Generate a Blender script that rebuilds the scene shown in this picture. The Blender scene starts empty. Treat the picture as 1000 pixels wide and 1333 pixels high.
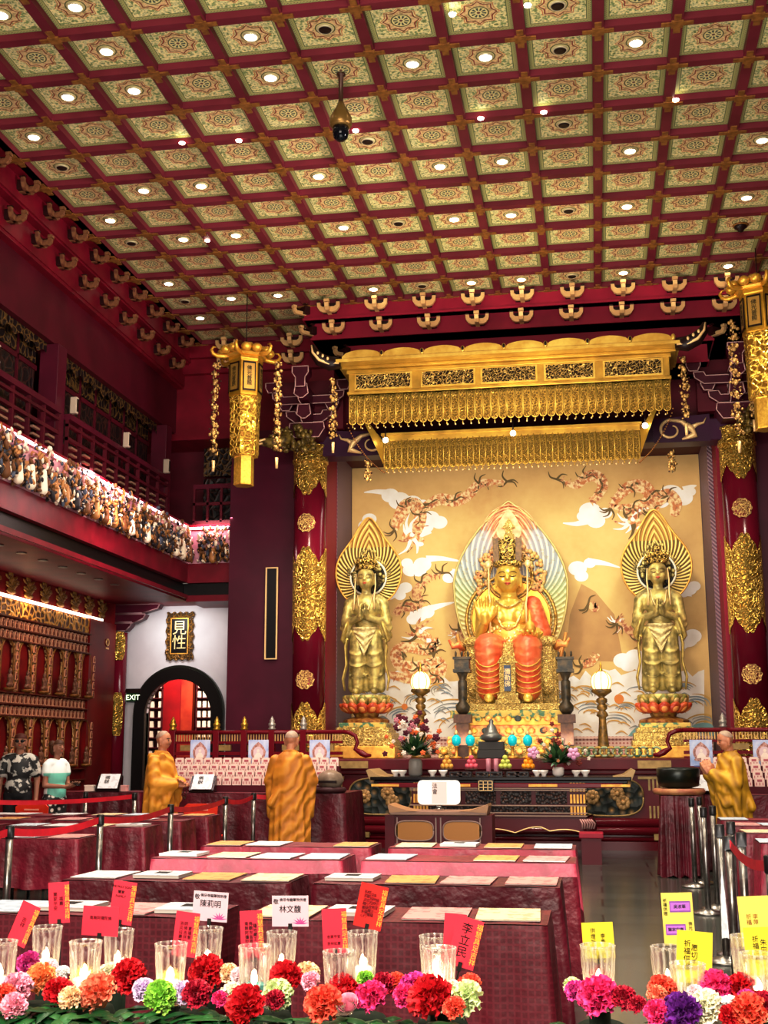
import bpy, math, random
from mathutils import Vector, Matrix
SC = bpy.context.scene
COL = SC.collection
RN = random.Random(11)
PI = math.pi
sin, cos = math.sin, math.cos

# ---------------------------------------------------------------- camera
FPX, YAW, PITCH, ROLL, EYE = 1598.6, math.radians(9.641), math.radians(10.959), math.radians(-0.161), 1.5
_f = Vector((-sin(YAW)*cos(PITCH), cos(YAW)*cos(PITCH), sin(PITCH)))
_r0 = Vector((cos(YAW), sin(YAW), 0)); _u0 = _r0.cross(_f)
_r = _r0*cos(ROLL)+_u0*sin(ROLL); _u = _u0*cos(ROLL)-_r0*sin(ROLL)
CAM = Vector((0, 0, EYE))
cd = bpy.data.cameras.new('camera'); cam = bpy.data.objects.new('camera', cd); COL.objects.link(cam)
cam.matrix_world = Matrix(((_r.x, _u.x, -_f.x, 0), (_r.y, _u.y, -_f.y, 0), (_r.z, _u.z, -_f.z, EYE), (0, 0, 0, 1)))
cd.sensor_fit = 'VERTICAL'; cd.sensor_height = 36; cd.lens = FPX/1333*36; cd.clip_start = 0.05; cd.clip_end = 200
SC.camera = cam
def ray(x, y): return _f*FPX+_r*(x-500)-_u*(y-666.5)
def aY(x, y, Y):
    d = ray(x, y); return CAM+d*(Y/d.y)
def aZ(x, y, Z):
    d = ray(x, y); return CAM+d*((Z-EYE)/d.z)
def aX(x, y, X):
    d = ray(x, y); return CAM+d*(X/d.x)

# ---------------------------------------------------------------- materials
def lin(h):
    h = h.lstrip('#'); o = []
    for i in (0, 2, 4):
        v = int(h[i:i+2], 16)/255
        o.append(v/12.92 if v <= .04045 else ((v+.055)/1.055)**2.4)
    return (*o, 1)
class NT:
    def __init__(s, name):
        s.m = bpy.data.materials.new(name); s.m.use_nodes = True
        s.n = s.m.node_tree.nodes; s.l = s.m.node_tree.links
        s.b = s.n['Principled BSDF']; s._oc = None
    def oc(s):
        if not s._oc: s._oc = s.n.new('ShaderNodeTexCoord').outputs['Object']
        return s._oc
    def put(s, sock, v):
        if hasattr(v, 'is_linked'): s.l.new(v, sock)
        else: sock.default_value = v
    def math(s, op, a, b=0.0, c=0.0):
        n = s.n.new('ShaderNodeMath'); n.operation = op
        s.put(n.inputs[0], a); s.put(n.inputs[1], b); s.put(n.inputs[2], c); return n.outputs[0]
    def mix(s, f, a, b):
        n = s.n.new('ShaderNodeMix'); n.data_type = 'RGBA'
        s.put(n.inputs[0], f); s.put(n.inputs[6], a); s.put(n.inputs[7], b); return n.outputs[2]
    def ramp(s, f, stops):
        n = s.n.new('ShaderNodeValToRGB'); e = n.color_ramp.elements
        while len(e) < len(stops): e.new(.5)
        for k, (p, c) in zip(e, stops): k.position = p; k.color = c
        s.put(n.inputs[0], f); return n.outputs[0]
    def noise(s, scale, detail=3, rough=.5, vec=None):
        n = s.n.new('ShaderNodeTexNoise'); n.inputs['Scale'].default_value = scale
        n.inputs['Detail'].default_value = detail; n.inputs['Roughness'].default_value = rough
        s.l.new(vec or s.oc(), n.inputs['Vector']); return n.outputs[0]
    def voro(s, scale, feat='F1', vec=None, out='Distance'):
        n = s.n.new('ShaderNodeTexVoronoi'); n.feature = feat; n.inputs['Scale'].default_value = scale
        s.l.new(vec or s.oc(), n.inputs['Vector']); return n.outputs[out]
    def wave(s, scale, dist=0, vec=None, direction='X', prof='SIN', kind='BANDS', dscale=1):
        n = s.n.new('ShaderNodeTexWave'); n.wave_type = kind; n.wave_profile = prof
        if kind == 'BANDS': n.bands_direction = direction
        n.inputs['Scale'].default_value = scale; n.inputs['Distortion'].default_value = dist; n.inputs['Detail Scale'].default_value = dscale
        s.l.new(vec or s.oc(), n.inputs['Vector']); return n.outputs['Fac']
    def bump(s, h, strength=.5, dist=.02):
        n = s.n.new('ShaderNodeBump'); n.inputs['Strength'].default_value = strength; n.inputs['Distance'].default_value = dist
        s.l.new(h, n.inputs['Height']); s.l.new(n.outputs[0], s.b.inputs['Normal'])
    def sep(s):
        n = s.n.new('ShaderNodeSeparateXYZ'); s.l.new(s.oc(), n.inputs[0]); return n.outputs
    def fin(s, col, rough=.5, metal=0, emit=None, es=0):
        s.put(s.b.inputs['Base Color'], col); s.put(s.b.inputs['Roughness'], rough); s.put(s.b.inputs['Metallic'], metal)
        if es: s.put(s.b.inputs['Emission Color'], emit or col); s.b.inputs['Emission Strength'].default_value = es
        return s.m
MATS = {}
def mat(name, col, rough=.5, metal=0, col2=None, ns=8, bump=0, bs=40, es=0, emit=None, lo=.35, hi=.65):
    """plain procedural material: two noise-mixed colours and a noise bump"""
    if name in MATS: return MATS[name]
    t = NT(name); c = lin(col)
    if col2: c = t.ramp(t.noise(ns), [(lo, lin(col)), (hi, lin(col2))])
    if bump: t.bump(t.noise(bs, 4), bump, .01)
    if metal == 0 and sum(lin(col)[:3]) < .45: t.b.inputs['Specular IOR Level'].default_value = .22
    MATS[name] = t.fin(c, rough, metal, lin(emit) if emit else None, es); return MATS[name]
def filigree(name, hi, lo, scale=22, rough=.35, metal=.75, strength=.9, thr=(.06, .2)):
    """openwork gold: cell edges bright, gaps dark, carved relief"""
    t = NT(name); w = t.noise(scale*.35, 2)
    n = t.n.new('ShaderNodeMapping'); t.l.new(t.oc(), n.inputs[0])
    v = t.n.new('ShaderNodeVectorMath'); v.operation = 'ADD'; t.l.new(n.outputs[0], v.inputs[0])
    k = t.n.new('ShaderNodeCombineXYZ')
    q = t.math('MULTIPLY', w, .25)
    for i in range(3): t.l.new(q, k.inputs[i])
    t.l.new(k.outputs[0], v.inputs[1])
    d = t.voro(scale, 'DISTANCE_TO_EDGE', v.outputs[0])
    c = t.ramp(d, [(thr[0], lin(hi)), (thr[1], lin(lo))])
    t.bump(t.math('SUBTRACT', 1.0, t.math('MINIMUM', t.math('MULTIPLY', d, 4), 1)), strength, .02)
    return t.fin(c, rough, metal)

# ---------------------------------------------------------------- mesh builder
class MB:
    def __init__(s): s.v = []; s.f = []; s.mi = []; s.sm = []; s.M = None; s.cm = 0
    def add(s, vs, fs, smooth=False):
        b = len(s.v)
        s.v += [tuple(s.M @ Vector(p)) for p in vs] if s.M else [tuple(p) for p in vs]
        for f in fs: s.f.append([b+i for i in f]); s.mi.append(s.cm); s.sm.append(smooth)
        return s
    def mat(s, i): s.cm = i; return s
    def at(s, M): s.M = M; return s
    def box(s, x0, x1, y0, y1, z0, z1):
        if x0 > x1: x0, x1 = x1, x0
        if y0 > y1: y0, y1 = y1, y0
        if z0 > z1: z0, z1 = z1, z0
        v = [(x, y, z) for z in (z0, z1) for y in (y0, y1) for x in (x0, x1)]
        return s.add(v, [(0, 2, 3, 1), (4, 5, 7, 6), (0, 1, 5, 4), (2, 6, 7, 3), (0, 4, 6, 2), (1, 3, 7, 5)])
    def cbox(s, c, d): return s.box(c[0]-d[0]/2, c[0]+d[0]/2, c[1]-d[1]/2, c[1]+d[1]/2, c[2]-d[2]/2, c[2]+d[2]/2)
    def lathe(s, prof, n=24, c=(0, 0, 0), smooth=True, mod=None, sx=1, sy=1):
        v = []; f = []
        for j, (r, z) in enumerate(prof):
            for i in range(n):
                a = 2*PI*i/n; q = r*(mod(a, z) if mod else 1)
                v.append((c[0]+q*cos(a)*sx, c[1]+q*sin(a)*sy, c[2]+z))
        for j in range(len(prof)-1):
            for i in range(n):
                k = (i+1) % n; f.append((j*n+i, j*n+k, (j+1)*n+k, (j+1)*n+i))
        f.append(tuple(range(n-1, -1, -1))); L = (len(prof)-1)*n; f.append(tuple(L+i for i in range(n)))
        return s.add(v, f, smooth)
    def cyl(s, p0, p1, r0, r1=None, n=12, smooth=True): return s.tube([p0, p1], [r0, r0 if r1 is None else r1], n, smooth)
    def tube(s, pts, rad, n=8, smooth=True, flat=1.0, up=None):
        pts = [Vector(p) for p in pts]; m = len(pts)
        if not isinstance(rad, (list, tuple)): rad = [rad]*m
        v = []; f = []; N = None
        for j, p in enumerate(pts):
            T = (pts[min(j+1, m-1)]-pts[max(j-1, 0)]); T = T.normalized() if T.length > 1e-9 else Vector((0, 0, 1))
            if N is None:
                a = Vector(up) if up else (Vector((0, 0, 1)) if abs(T.z) < .9 else Vector((1, 0, 0)))
                N = (a-T*a.dot(T)).normalized()
            else:
                N = N-T*N.dot(T); N = N.normalized() if N.length > 1e-9 else T.orthogonal().normalized()
            B = T.cross(N)
            for i in range(n):
                a = 2*PI*i/n; v.append(p+(N*cos(a)*flat+B*sin(a))*rad[j])
        for j in range(m-1):
            for i in range(n):
                k = (i+1) % n; f.append((j*n+i, j*n+k, (j+1)*n+k, (j+1)*n+i))
        f.append(tuple(range(n-1, -1, -1))); f.append(tuple((m-1)*n+i for i in range(n)))
        return s.add(v, f, smooth)
    def prism(s, poly, axis, a, b, smooth=False):
        def P(u, w, t): return {'y': (u, t, w), 'x': (t, u, w), 'z': (u, w, t)}[axis]
        n = len(poly); v = [P(*p, a) for p in poly]+[P(*p, b) for p in poly]
        ar = sum(poly[i][0]*poly[(i+1) % n][1]-poly[(i+1) % n][0]*poly[i][1] for i in range(n))
        f = [tuple(range(n)), tuple(range(2*n-1, n-1, -1))]+[(i, n+i, n+(i+1) % n, (i+1) % n) for i in range(n)]
        flip = (ar > 0) ^ (axis == 'y') ^ (b < a)
        if flip: f = [tuple(reversed(q)) for q in f]
        return s.add(v, f, smooth)
    def ell(s, c, r, n=16, m=10, rot=None):
        v = []; f = []
        if not isinstance(r, (tuple, list)): r = (r, r, r)
        for j in range(m+1):
            t = PI*j/m
            for i in range(n):
                a = 2*PI*i/n; p = Vector((r[0]*sin(t)*cos(a), r[1]*sin(t)*sin(a), -r[2]*cos(t)))
                if rot: p = rot @ p
                v.append(p+Vector(c))
        for j in range(m):
            for i in range(n):
                k = (i+1) % n; f.append((j*n+i, j*n+k, (j+1)*n+k, (j+1)*n+i))
        return s.add(v, f, True)
    def caps(s, p0, p1, r0, r1, n=12):
        """tapered capsule"""
        p0 = Vector(p0); p1 = Vector(p1); d = (p1-p0); L = d.length; d = d/L if L > 1e-9 else Vector((0, 0, 1))
        P = []; Rr = []
        for k in range(5): a = PI/2*(1-k/4); P.append(p0-d*r0*sin(a)); Rr.append(max(r0*cos(a), 1e-4))
        for k in range(5): a = PI/2*k/4; P.append(p1+d*r1*sin(a)); Rr.append(max(r1*cos(a), 1e-4))
        return s.tube(P, Rr, n)
    def grid(s, fn, nu, nv, smooth=True, closeu=False):
        v = [fn(i/(nu if closeu else nu-1), j/(nv-1)) for j in range(nv) for i in range(nu)]; f = []
        for j in range(nv-1):
            for i in range(nu if closeu else nu-1):
                k = (i+1) % nu; f.append((j*nu+i, j*nu+k, (j+1)*nu+k, (j+1)*nu+i))
        return s.add(v, f, smooth)
    def mesh(s, name, mats):
        me = bpy.data.meshes.new(name); me.from_pydata(s.v, [], s.f)
        for m in (mats if isinstance(mats, (list, tuple)) else [mats]): me.materials.append(m)
        me.polygons.foreach_set('material_index', s.mi); me.polygons.foreach_set('use_smooth', s.sm); me.update()
        return me
    def build(s, name, mats, parent=None, loc=None, bevel=0, kind=None, label=None, cat=None, group=None):
        o = bpy.data.objects.new(name, s.mesh(name, mats)); COL.objects.link(o)
        if parent: o.parent = parent
        if loc is not None: o.location = loc
        if bevel:
            b = o.modifiers.new('bevel', 'BEVEL'); b.width = bevel; b.segments = 2; b.limit_method = 'ANGLE'
        if kind: o['kind'] = kind
        tag(o, label, cat, group); return o
def tag(o, label=None, cat=None, group=None):
    if label: o['label'] = label
    if cat: o['category'] = cat
    if group: o['group'] = group
    return o
def thing(name, label, cat, loc=(0, 0, 0), rz=0, group=None, kind=None):
    o = bpy.data.objects.new(name, None); COL.objects.link(o); o.location = loc; o.rotation_euler = (0, 0, rz); o.empty_display_size = .1
    if kind: o['kind'] = kind
    return tag(o, label, cat, group)
def blob(name, mb, m, parent=None, voxel=.02, smooth=4, loc=None):
    """fuse overlapping closed volumes into one continuous skin"""
    me = mb.mesh('tmp', m); o = bpy.data.objects.new('tmp', me); COL.objects.link(o)
    r = o.modifiers.new('r', 'REMESH'); r.mode = 'VOXEL'; r.voxel_size = voxel; r.use_smooth_shade = True
    if smooth: q = o.modifiers.new('s', 'SMOOTH'); q.iterations = smooth; q.factor = .5
    dg = bpy.context.evaluated_depsgraph_get()
    nm = bpy.data.meshes.new_from_object(o.evaluated_get(dg)); nm.name = name
    bpy.data.objects.remove(o); bpy.data.meshes.remove(me)
    nm.materials.clear(); nm.materials.append(m)
    nm.polygons.foreach_set('use_smooth', [True]*len(nm.polygons))
    p = bpy.data.objects.new(name, nm); COL.objects.link(p)
    if parent: p.parent = parent
    if loc is not None: p.location = loc
    return p
def dup(root, loc=None, rz=None, label=None, group=None, m=None, sc=None):
    """copy of a thing with copies of its parts and sub-parts"""
    r = root.copy(); COL.objects.link(r)
    if loc is not None: r.location = loc
    if rz is not None: r.rotation_euler = (0, 0, rz)
    if sc is not None: r.scale = (sc, sc, sc)
    if label: r['label'] = label
    if group: r['group'] = group
    def rec(src, dst):
        for ch in list(src.children):
            c = ch.copy(); COL.objects.link(c); c.parent = dst; rec(ch, c)
    rec(root, r); return r
def obj(name, me, loc, label=None, cat=None, group=None, rz=0, parent=None, sc=None):
    o = bpy.data.objects.new(name, me); COL.objects.link(o); o.location = loc; o.rotation_euler = (0, 0, rz)
    if sc: o.scale = sc if isinstance(sc, tuple) else (sc, sc, sc)
    if parent: o.parent = parent
    return tag(o, label, cat, group)
def objmat(o, m):
    o.material_slots[0].link = 'OBJECT'; o.material_slots[0].material = m
def text_mesh(s, size, ext=.001, vertical=False, align='CENTER', spacing=1.0):
    c = bpy.data.curves.new('t', 'FONT'); c.body = '\n'.join(s) if vertical else s; c.size = size; c.extrude = ext; c.align_x = align
    c.resolution_u = 2; c.space_line = spacing; c.align_y = 'CENTER'
    o = bpy.data.objects.new('t', c); COL.objects.link(o)
    me = bpy.data.meshes.new_from_object(o.evaluated_get(bpy.context.evaluated_depsgraph_get()))
    bpy.data.objects.remove(o); bpy.data.curves.remove(c); return me
def lettering(s, size, m, parent, loc, rot=(PI/2, 0, 0), vertical=False, ext=.001, spacing=1.0, name='lettering', bold=0):
    me = text_mesh(s, size, ext, vertical, spacing=spacing); me.materials.clear(); me.materials.append(m)
    o = bpy.data.objects.new(name, me); COL.objects.link(o); o.parent = parent; o.location = loc; o.rotation_euler = rot; return o
ORD = ['first', 'second', 'third', 'fourth', 'fifth', 'sixth', 'seventh', 'eighth', 'ninth', 'tenth', 'eleventh', 'twelfth', 'thirteenth', 'fourteenth',
       'fifteenth', 'sixteenth', 'seventeenth', 'eighteenth', 'nineteenth', 'twentieth', 'twenty-first', 'twenty-second', 'twenty-third', 'twenty-fourth', 'twenty-fifth']
def lerp(a, b, t): return a+(b-a)*t
def area(name, loc, size, power, col, target, sy=None, spread=180):
    l = bpy.data.lights.new(name, 'AREA'); l.energy = power; l.color = col[:3]; l.size = size
    if sy: l.shape = 'RECTANGLE'; l.size_y = sy
    l.spread = math.radians(spread)
    o = bpy.data.objects.new(name, l); COL.objects.link(o); o.location = loc
    o.rotation_euler = (Vector(target)-Vector(loc)).to_track_quat('-Z', 'Y').to_euler(); return o
def spot(name, loc, power, col, target, ang=60, blend=.6, r=.08):
    l = bpy.data.lights.new(name, 'SPOT'); l.energy = power; l.color = col[:3]; l.spot_size = math.radians(ang); l.spot_blend = blend; l.shadow_soft_size = r
    o = bpy.data.objects.new(name, l); COL.objects.link(o); o.location = loc
    o.rotation_euler = (Vector(target)-Vector(loc)).to_track_quat('-Z', 'Y').to_euler(); return o

# shared materials
M_red = mat('deep red lacquer', '#7a0e22', .42, 0, '#640a1a', 3, .05, 60)
M_red2 = mat('ceiling beam red', '#742230', .5, 0, '#641a26', 2)
M_maroon = mat('dark maroon paint', '#560a1c', .55, 0, '#470716', 2)
M_purple = mat('plum lacquer wall', '#541229', .4, 0, '#470e22', 1.5, .04, 30)
M_black = mat('black lacquer', '#0c0809', .35)
M_dark = mat('dark brown timber', '#1c0b0b', .4)
M_gold = mat('polished gold', '#d4aa48', .32, .7, '#b08a30', 6, .15, 30)
M_goldp = mat('gold paint', '#e0b050', .45, .35, '#c08a34', 9)
M_paleg = mat('pale gold edge', '#e6c48a', .4, .2)
M_fili = filigree('gold filigree', '#f0c250', '#5a3408', 14)
M_filif = filigree('fine gold filigree', '#f2c452', '#6a430c', 30)
M_white = mat('white paint', '#e9e6e2', .5)
M_chrome = mat('brushed steel', '#8d8a86', .28, .9, '#6a6764', 20)
M_goldbr = mat('worn bronze gold', '#a06a2c', .5, .3, '#7a481c', 18)
# ================================================================ SHELL
GX = lambda i: -5.2638+i*.78958
GY = lambda j: 11.586+j*.80266
ZC = 8.70
def ceiling_material():
    t = NT('painted coffer panel'); X, Y, Z = t.sep()
    def cell(v, o, s):
        q = t.math('DIVIDE', t.math('SUBTRACT', v, o), s)
        return t.math('SUBTRACT', t.math('FRACT', q), .5)
    u = cell(X, GX(-4), .78958); v = cell(Y, GY(-16), .80266)
    au = t.math('ABSOLUTE', u); av = t.math('ABSOLUTE', v); mx = t.math('MAXIMUM', au, av)
    r = t.math('SQRT', t.math('ADD', t.math('MULTIPLY', u, u), t.math('MULTIPLY', v, v))); th = t.math('ARCTAN2', v, u)
    def band(x, a, b): return t.math('MULTIPLY', t.math('GREATER_THAN', x, a), t.math('LESS_THAN', x, b))
    # scrolling field
    nz = t.noise(16, 2); vo = t.voro(34)
    col = t.ramp(nz, [(.36, lin('#76884c')), (.45, lin('#d2d09c')), (.52, lin('#ccc690')), (.60, lin('#84985a'))])
    col = t.mix(t.math('MULTIPLY', t.math('LESS_THAN', vo, .17), .75), col, lin('#3a3a1c'))
    col = t.mix(t.math('MULTIPLY', t.math('GREATER_THAN', vo, .58), .8), col, lin('#f0dfa0'))
    # star
    star = t.math('ADD', .235, t.math('MULTIPLY', t.math('ABSOLUTE', t.math('SINE', t.math('MULTIPLY', th, 4))), -.05))
    ins = t.math('LESS_THAN', r, star)
    col = t.mix(t.math('MULTIPLY', ins, .5), col, lin('#d8a878'))
    d = t.math('ABSOLUTE', t.math('SUBTRACT', r, star)); col = t.mix(t.math('LESS_THAN', d, .011), col, lin('#8e3a22'))
    d2 = t.math('ABSOLUTE', t.math('SUBTRACT', r, t.math('ADD', star, .035))); col = t.mix(t.math('LESS_THAN', d2, .007), col, lin('#c77a48'))
    # medallion
    col = t.mix(t.math('LESS_THAN', r, .135), col, lin('#d8cf92'))
    col = t.mix(band(r, .118, .135), col, lin('#55532a'))
    pet = t.math('GREATER_THAN', t.math('SINE', t.math('MULTIPLY', th, 10)), -.1)
    col = t.mix(t.math('MULTIPLY', pet, band(r, .045, .1)), col, lin('#3d4a3a'))
    col = t.mix(t.math('LESS_THAN', r, .022), col, lin('#6b3a2a'))
    # border
    bd = band(mx, .355, .44); col = t.mix(bd, col, lin('#a9a868'))
    dots = t.math('GREATER_THAN', t.math('SINE', t.math('MULTIPLY', t.math('ADD', u, v), 150)), .1)
    dots2 = t.math('GREATER_THAN', t.math('SINE', t.math('MULTIPLY', t.math('SUBTRACT', u, v), 150)), .1)
    col = t.mix(t.math('MULTIPLY', band(mx, .385, .43), t.math('MULTIPLY', dots, dots2)), col, lin('#5a3c34'))
    col = t.mix(band(mx, .352, .362), col, lin('#4e5a30')); col = t.mix(t.math('GREATER_THAN', mx, .418), col, lin('#7a8450'))
    return t.fin(col, .55, 0)
M_ceil = ceiling_material()
c = MB()
c.box(GX(-2), GX(13), -3, GY(9), ZC+.08, ZC+.2); c.box(GX(-2), GX(1), GY(9), GY(11)+.1, ZC+.08, ZC+.2); c.box(GX(10), GX(13), GY(9), GY(11)+.1, ZC+.08, ZC+.2)
ceil = c.build('ceiling', M_ceil, kind='structure', label='gold and green painted coffered ceiling in red beams')
b = MB(); w = .058
for i in range(-2, 14): b.box(GX(i)-w, GX(i)+w, -3, GY(11)+.1 if (i <= 1 or i >= 10) else GY(9), ZC, ZC+.09)
for j in range(-18, 12):
    segs = [(-2, 13)] if j <= 9 else [(-2, 1), (10, 13)]
    for a, e in segs: b.box(GX(a), GX(e), GY(j)-w, GY(j)+w, ZC+.003, ZC+.09)
b.build('beam_grid', M_red2, ceil)
b = MB()
for i in range(-2, 14):
    for j in range(-4, 12):
        if 1 < i < 10 and j > 9: continue
        z0, z1 = ZC-.012, ZC+.001
        b.box(GX(i)-.035, GX(i)+.035, GY(j)-.16, GY(j)+.16, z0, z1); b.box(GX(i)-.16, GX(i)+.16, GY(j)-.03, GY(j)+.03, z0, z1); b.box(GX(i)-.06, GX(i)+.06, GY(j)-.06, GY(j)+.06, z0-.006, z1)
b.build('beam_plate', M_goldbr, ceil, label='worn gilt crosses where beams meet')

# floor
t = NT('polished dark stone'); br = t.n.new('ShaderNodeTexBrick'); t.l.new(t.oc(), br.inputs[0])
for k, v in (('Scale', 1.0), ('Mortar Size', .012), ('Brick Width', 1.2), ('Row Height', .6)): br.inputs[k].default_value = v
br.inputs['Color1'].default_value = lin('#41443f'); br.inputs['Color2'].default_value = lin('#343833'); br.inputs['Mortar'].default_value = lin('#171816')
M_floor = t.fin(br.outputs[0], .17)
MB().box(-10, 9, -4, 26, -.1, 0).build('floor', M_floor, kind='structure', label='polished dark grey stone slab floor')

def S(name, mb, m, label=None, bevel=0): return mb.build(name, m, kind='structure', label=label, bevel=bevel)
# --- high side fascias, stepped
for sgn, nm in ((-1, 'left'), (1, 'right')):
    q = (lambda x: x) if sgn < 0 else (lambda x: -1.843-x)       # mirrored about the hall's axis
    m = MB()
    def bx(x0, x1, y0, y1, z0, z1): m.box(q(x0), q(x1), y0, y1, z0, z1)
    bx(-9.6, -7.03, -3, 21.6, 8.40, 8.95); bx(-7.03, GX(-2)+.05, -3, 21.6, ZC, 8.9)
    bx(-9.6, -7.18, -3, 21.6, 8.0, 8.40)
    bx(-9.6, -7.06, -3, 21.6, 8.37, 8.42); bx(-9.6, -7.2, -3, 21.6, 7.95, 8.02)
    S('trim_1' if sgn < 0 else 'trim_2', m, M_red, 'stepped red fascia along the %s edge of the ceiling' % nm)
    m = MB(); bx(-7.75, -7.32, -3, 20.6, 7.12, 7.96); bx(-9.6, -7.6, -3, 21.6, 7.88, 8.0)
    S('trim_3' if sgn < 0 else 'trim_4', m, M_maroon, 'broad dark red beam over the %s gallery' % nm)
    m = MB(); bx(-9.6, -6.98, -3, 21.5, 5.30, 5.42); bx(-9.6, -6.98, -3, 20.5, 4.38, 4.72); bx(-9.6, -7.1, -3, 21.5, 4.10, 4.16)
    bx(-7.3, -7.12, -3, 20.6, 4.16, 4.7); bx(-7.0, -6.97, -3, 20.5, 4.10, 4.17)
    S('trim_5' if sgn < 0 else 'trim_6', m, M_red, 'red gallery edge on the %s' % nm)
    m = MB(); bx(-7.115, -7.08, -3, 20.55, 4.17, 4.38); S('trim_7' if sgn < 0 else 'trim_8', m, M_black, 'black recessed slot under the %s gallery' % nm)
    m = MB(); bx(-9.7, -8.74 if sgn < 0 else -9.0, -3, 24.5, 0, 4.2); bx(-9.7, -9.45, -3, 21.6, 4.1, 9)
    S('wall_left' if sgn < 0 else 'wall_right', m, M_maroon, 'dark red %s wall' % nm)
# --- back: returns, plum walls, upper wall, altar bay
m = MB(); m.box(-7.0, -6.12, 20.5, 21.6, 5.30, 5.42).box(-7.0, -6.12, 20.5, 21.5, 4.38, 4.72).box(-7.0, -6.12, 20.62, 21.5, 4.05, 4.38).box(-7.0, -6.12, 20.5, 20.62, 4.05, 4.16)
S('trim_9', m, M_red, 'red gallery edge across the back above the arch')
S('trim_10', MB().box(-7.1, -6.12, 20.58, 20.63, 4.16, 4.38), M_black)
m = MB(); m.box(-9.6, -4.4, 20.62, 21.6, 7.0, 8.25).box(2.4, 9, 20.62, 21.6, 7.0, 8.25)
m.box(-9.6, -4.4, 20.5, 21.6, 8.2, 8.5).box(2.4, 9, 20.5, 21.6, 8.2, 8.5).box(-9.6, -4.4, 20.4, 21.6, 8.47, 8.95).box(2.4, 9, 20.4, 21.6, 8.47, 8.95)
S('wall_back', m, M_red, 'dark red stepped upper wall behind the gallery')
S('wall_back_gallery', MB().box(-9.6, -6.12, 21.5, 21.62, 5.4, 7.1), M_maroon)
S('wall_back_left', MB().box(-6.19, -4.5, 20.36, 21.4, 0, 6.42).box(-6.19, -4.55, 20.4, 21.4, 6.42, 7.05), M_purple, 'plum lacquered wall panel beside the altar column')
S('wall_back_right', MB().box(2.26, 6, 20.36, 21.5, 0, 6.42).box(2.26, 6, 20.4, 21.5, 6.42, 7.05), M_purple, 'plum lacquered wall past the altar column')
m = MB()
for (x0, x1, y0, z0, z1) in ((GX(1)-.05, GX(10)+.05, 18.80, 8.45, 8.78), (GX(1)+.05, GX(10)-.05, 18.97, 8.16, 8.45), (-3.92, 2.05, 19.35, 7.9, 8.16), (-3.84, 1.97, 19.5, 7.6, 7.9)):
    m.box(x0, x1, y0, 21.6, z0, z1); m.box(x0-.02, x1+.02, y0-.025, 21.6, z0, z0+.035)
S('trim_11', m, mat('altar soffit red', '#9c1a34', .42, 0, '#84122a', 2), 'stepped red soffit over the altar bay')
S('wall_altar', MB().box(-4.6, 2.3, 20.4, 20.6, 6.74, 7.7), M_maroon, 'dark red wall above the altar lintel')
S('trim_12', MB().box(-4.5, 2.25, 19.85, 20.3, 6.40, 6.76), mat('plum lintel', '#3c1233', .35, 0, '#311029', 2), 'plum lintel beam over the altar opening', .02)
# niche jambs
t = NT('woven jamb panel'); wv = t.wave(9, 0, direction='DIAGONAL'); t.bump(wv, .4, .02)
M_jamb = t.fin(t.ramp(wv, [(.3, lin('#5a3947')), (.7, lin('#8a6a70'))]), .5)
S('wall_jamb_left', MB().box(-4.62, -4.45, 21.2, 22.6, 1.3, 6.8), M_jamb, 'mauve woven jamb panel beside the painting')
S('wall_jamb_right', MB().box(2.02, 2.2, 21.0, 22.6, 1.3, 6.8), M_jamb, 'mauve woven jamb panel beside the painting')
S('wall_jamb_red_left', MB().box(-4.62, -4.46, 20.37, 21.2, 1.3, 6.8), mat('jamb red', '#86102a', .5))
S('wall_jamb_red_right', MB().box(2.1, 2.25, 20.36, 21.0, 1.3, 6.8), mat('jamb red', '#86102a', .5))
S('ceiling_niche', MB().box(-4.7, 2.3, 20.25, 22.7, 6.8, 6.9), M_maroon)
# white wall with arch
AX, AR, AZ0 = -7.40, .63, 2.17
poly = [(-8.75, 0), (-8.75, 4.35), (-6.1, 4.35), (-6.1, 0), (AX+AR, 0)]+[(AX+AR*cos(PI*k/24), AZ0+AR*sin(PI*k/24)) for k in range(25)]+[(AX-AR, 0)]
S('wall_front', MB().box(-10, 9, -3.3, -3.1, 0, 9), M_maroon)
S('wall_white', MB().prism(poly, 'y', 21.5, 21.6), mat('white plaster', '#cfccd2', .7, 0, '#c2bfc6', 2), 'white plaster wall around the arched doorway')
d = MB(); ro = .845
poly = [(AX+AR, 0), (AX+ro, 0)]+[(AX+ro*cos(PI*k/28), AZ0+ro*sin(PI*k/28)) for k in range(29)]+[(AX-ro, 0), (AX-AR, 0)]+[(AX+AR*cos(PI*k/28), AZ0+AR*sin(PI*k/28)) for k in range(28, -1, -1)]
door = d.prism(poly, 'y', 21.4, 21.64).build('door_1', mat('dark green marble', '#11130f', .3, 0, '#23261f', 5), kind='structure', label='dark arched doorway frame in the white wall')
d = MB(); d.prism([(p[0]*.985+AX*.015, p[1]*.985) for p in poly], 'y', 21.36, 21.41); d.build('moulding', M_black, door)
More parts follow.
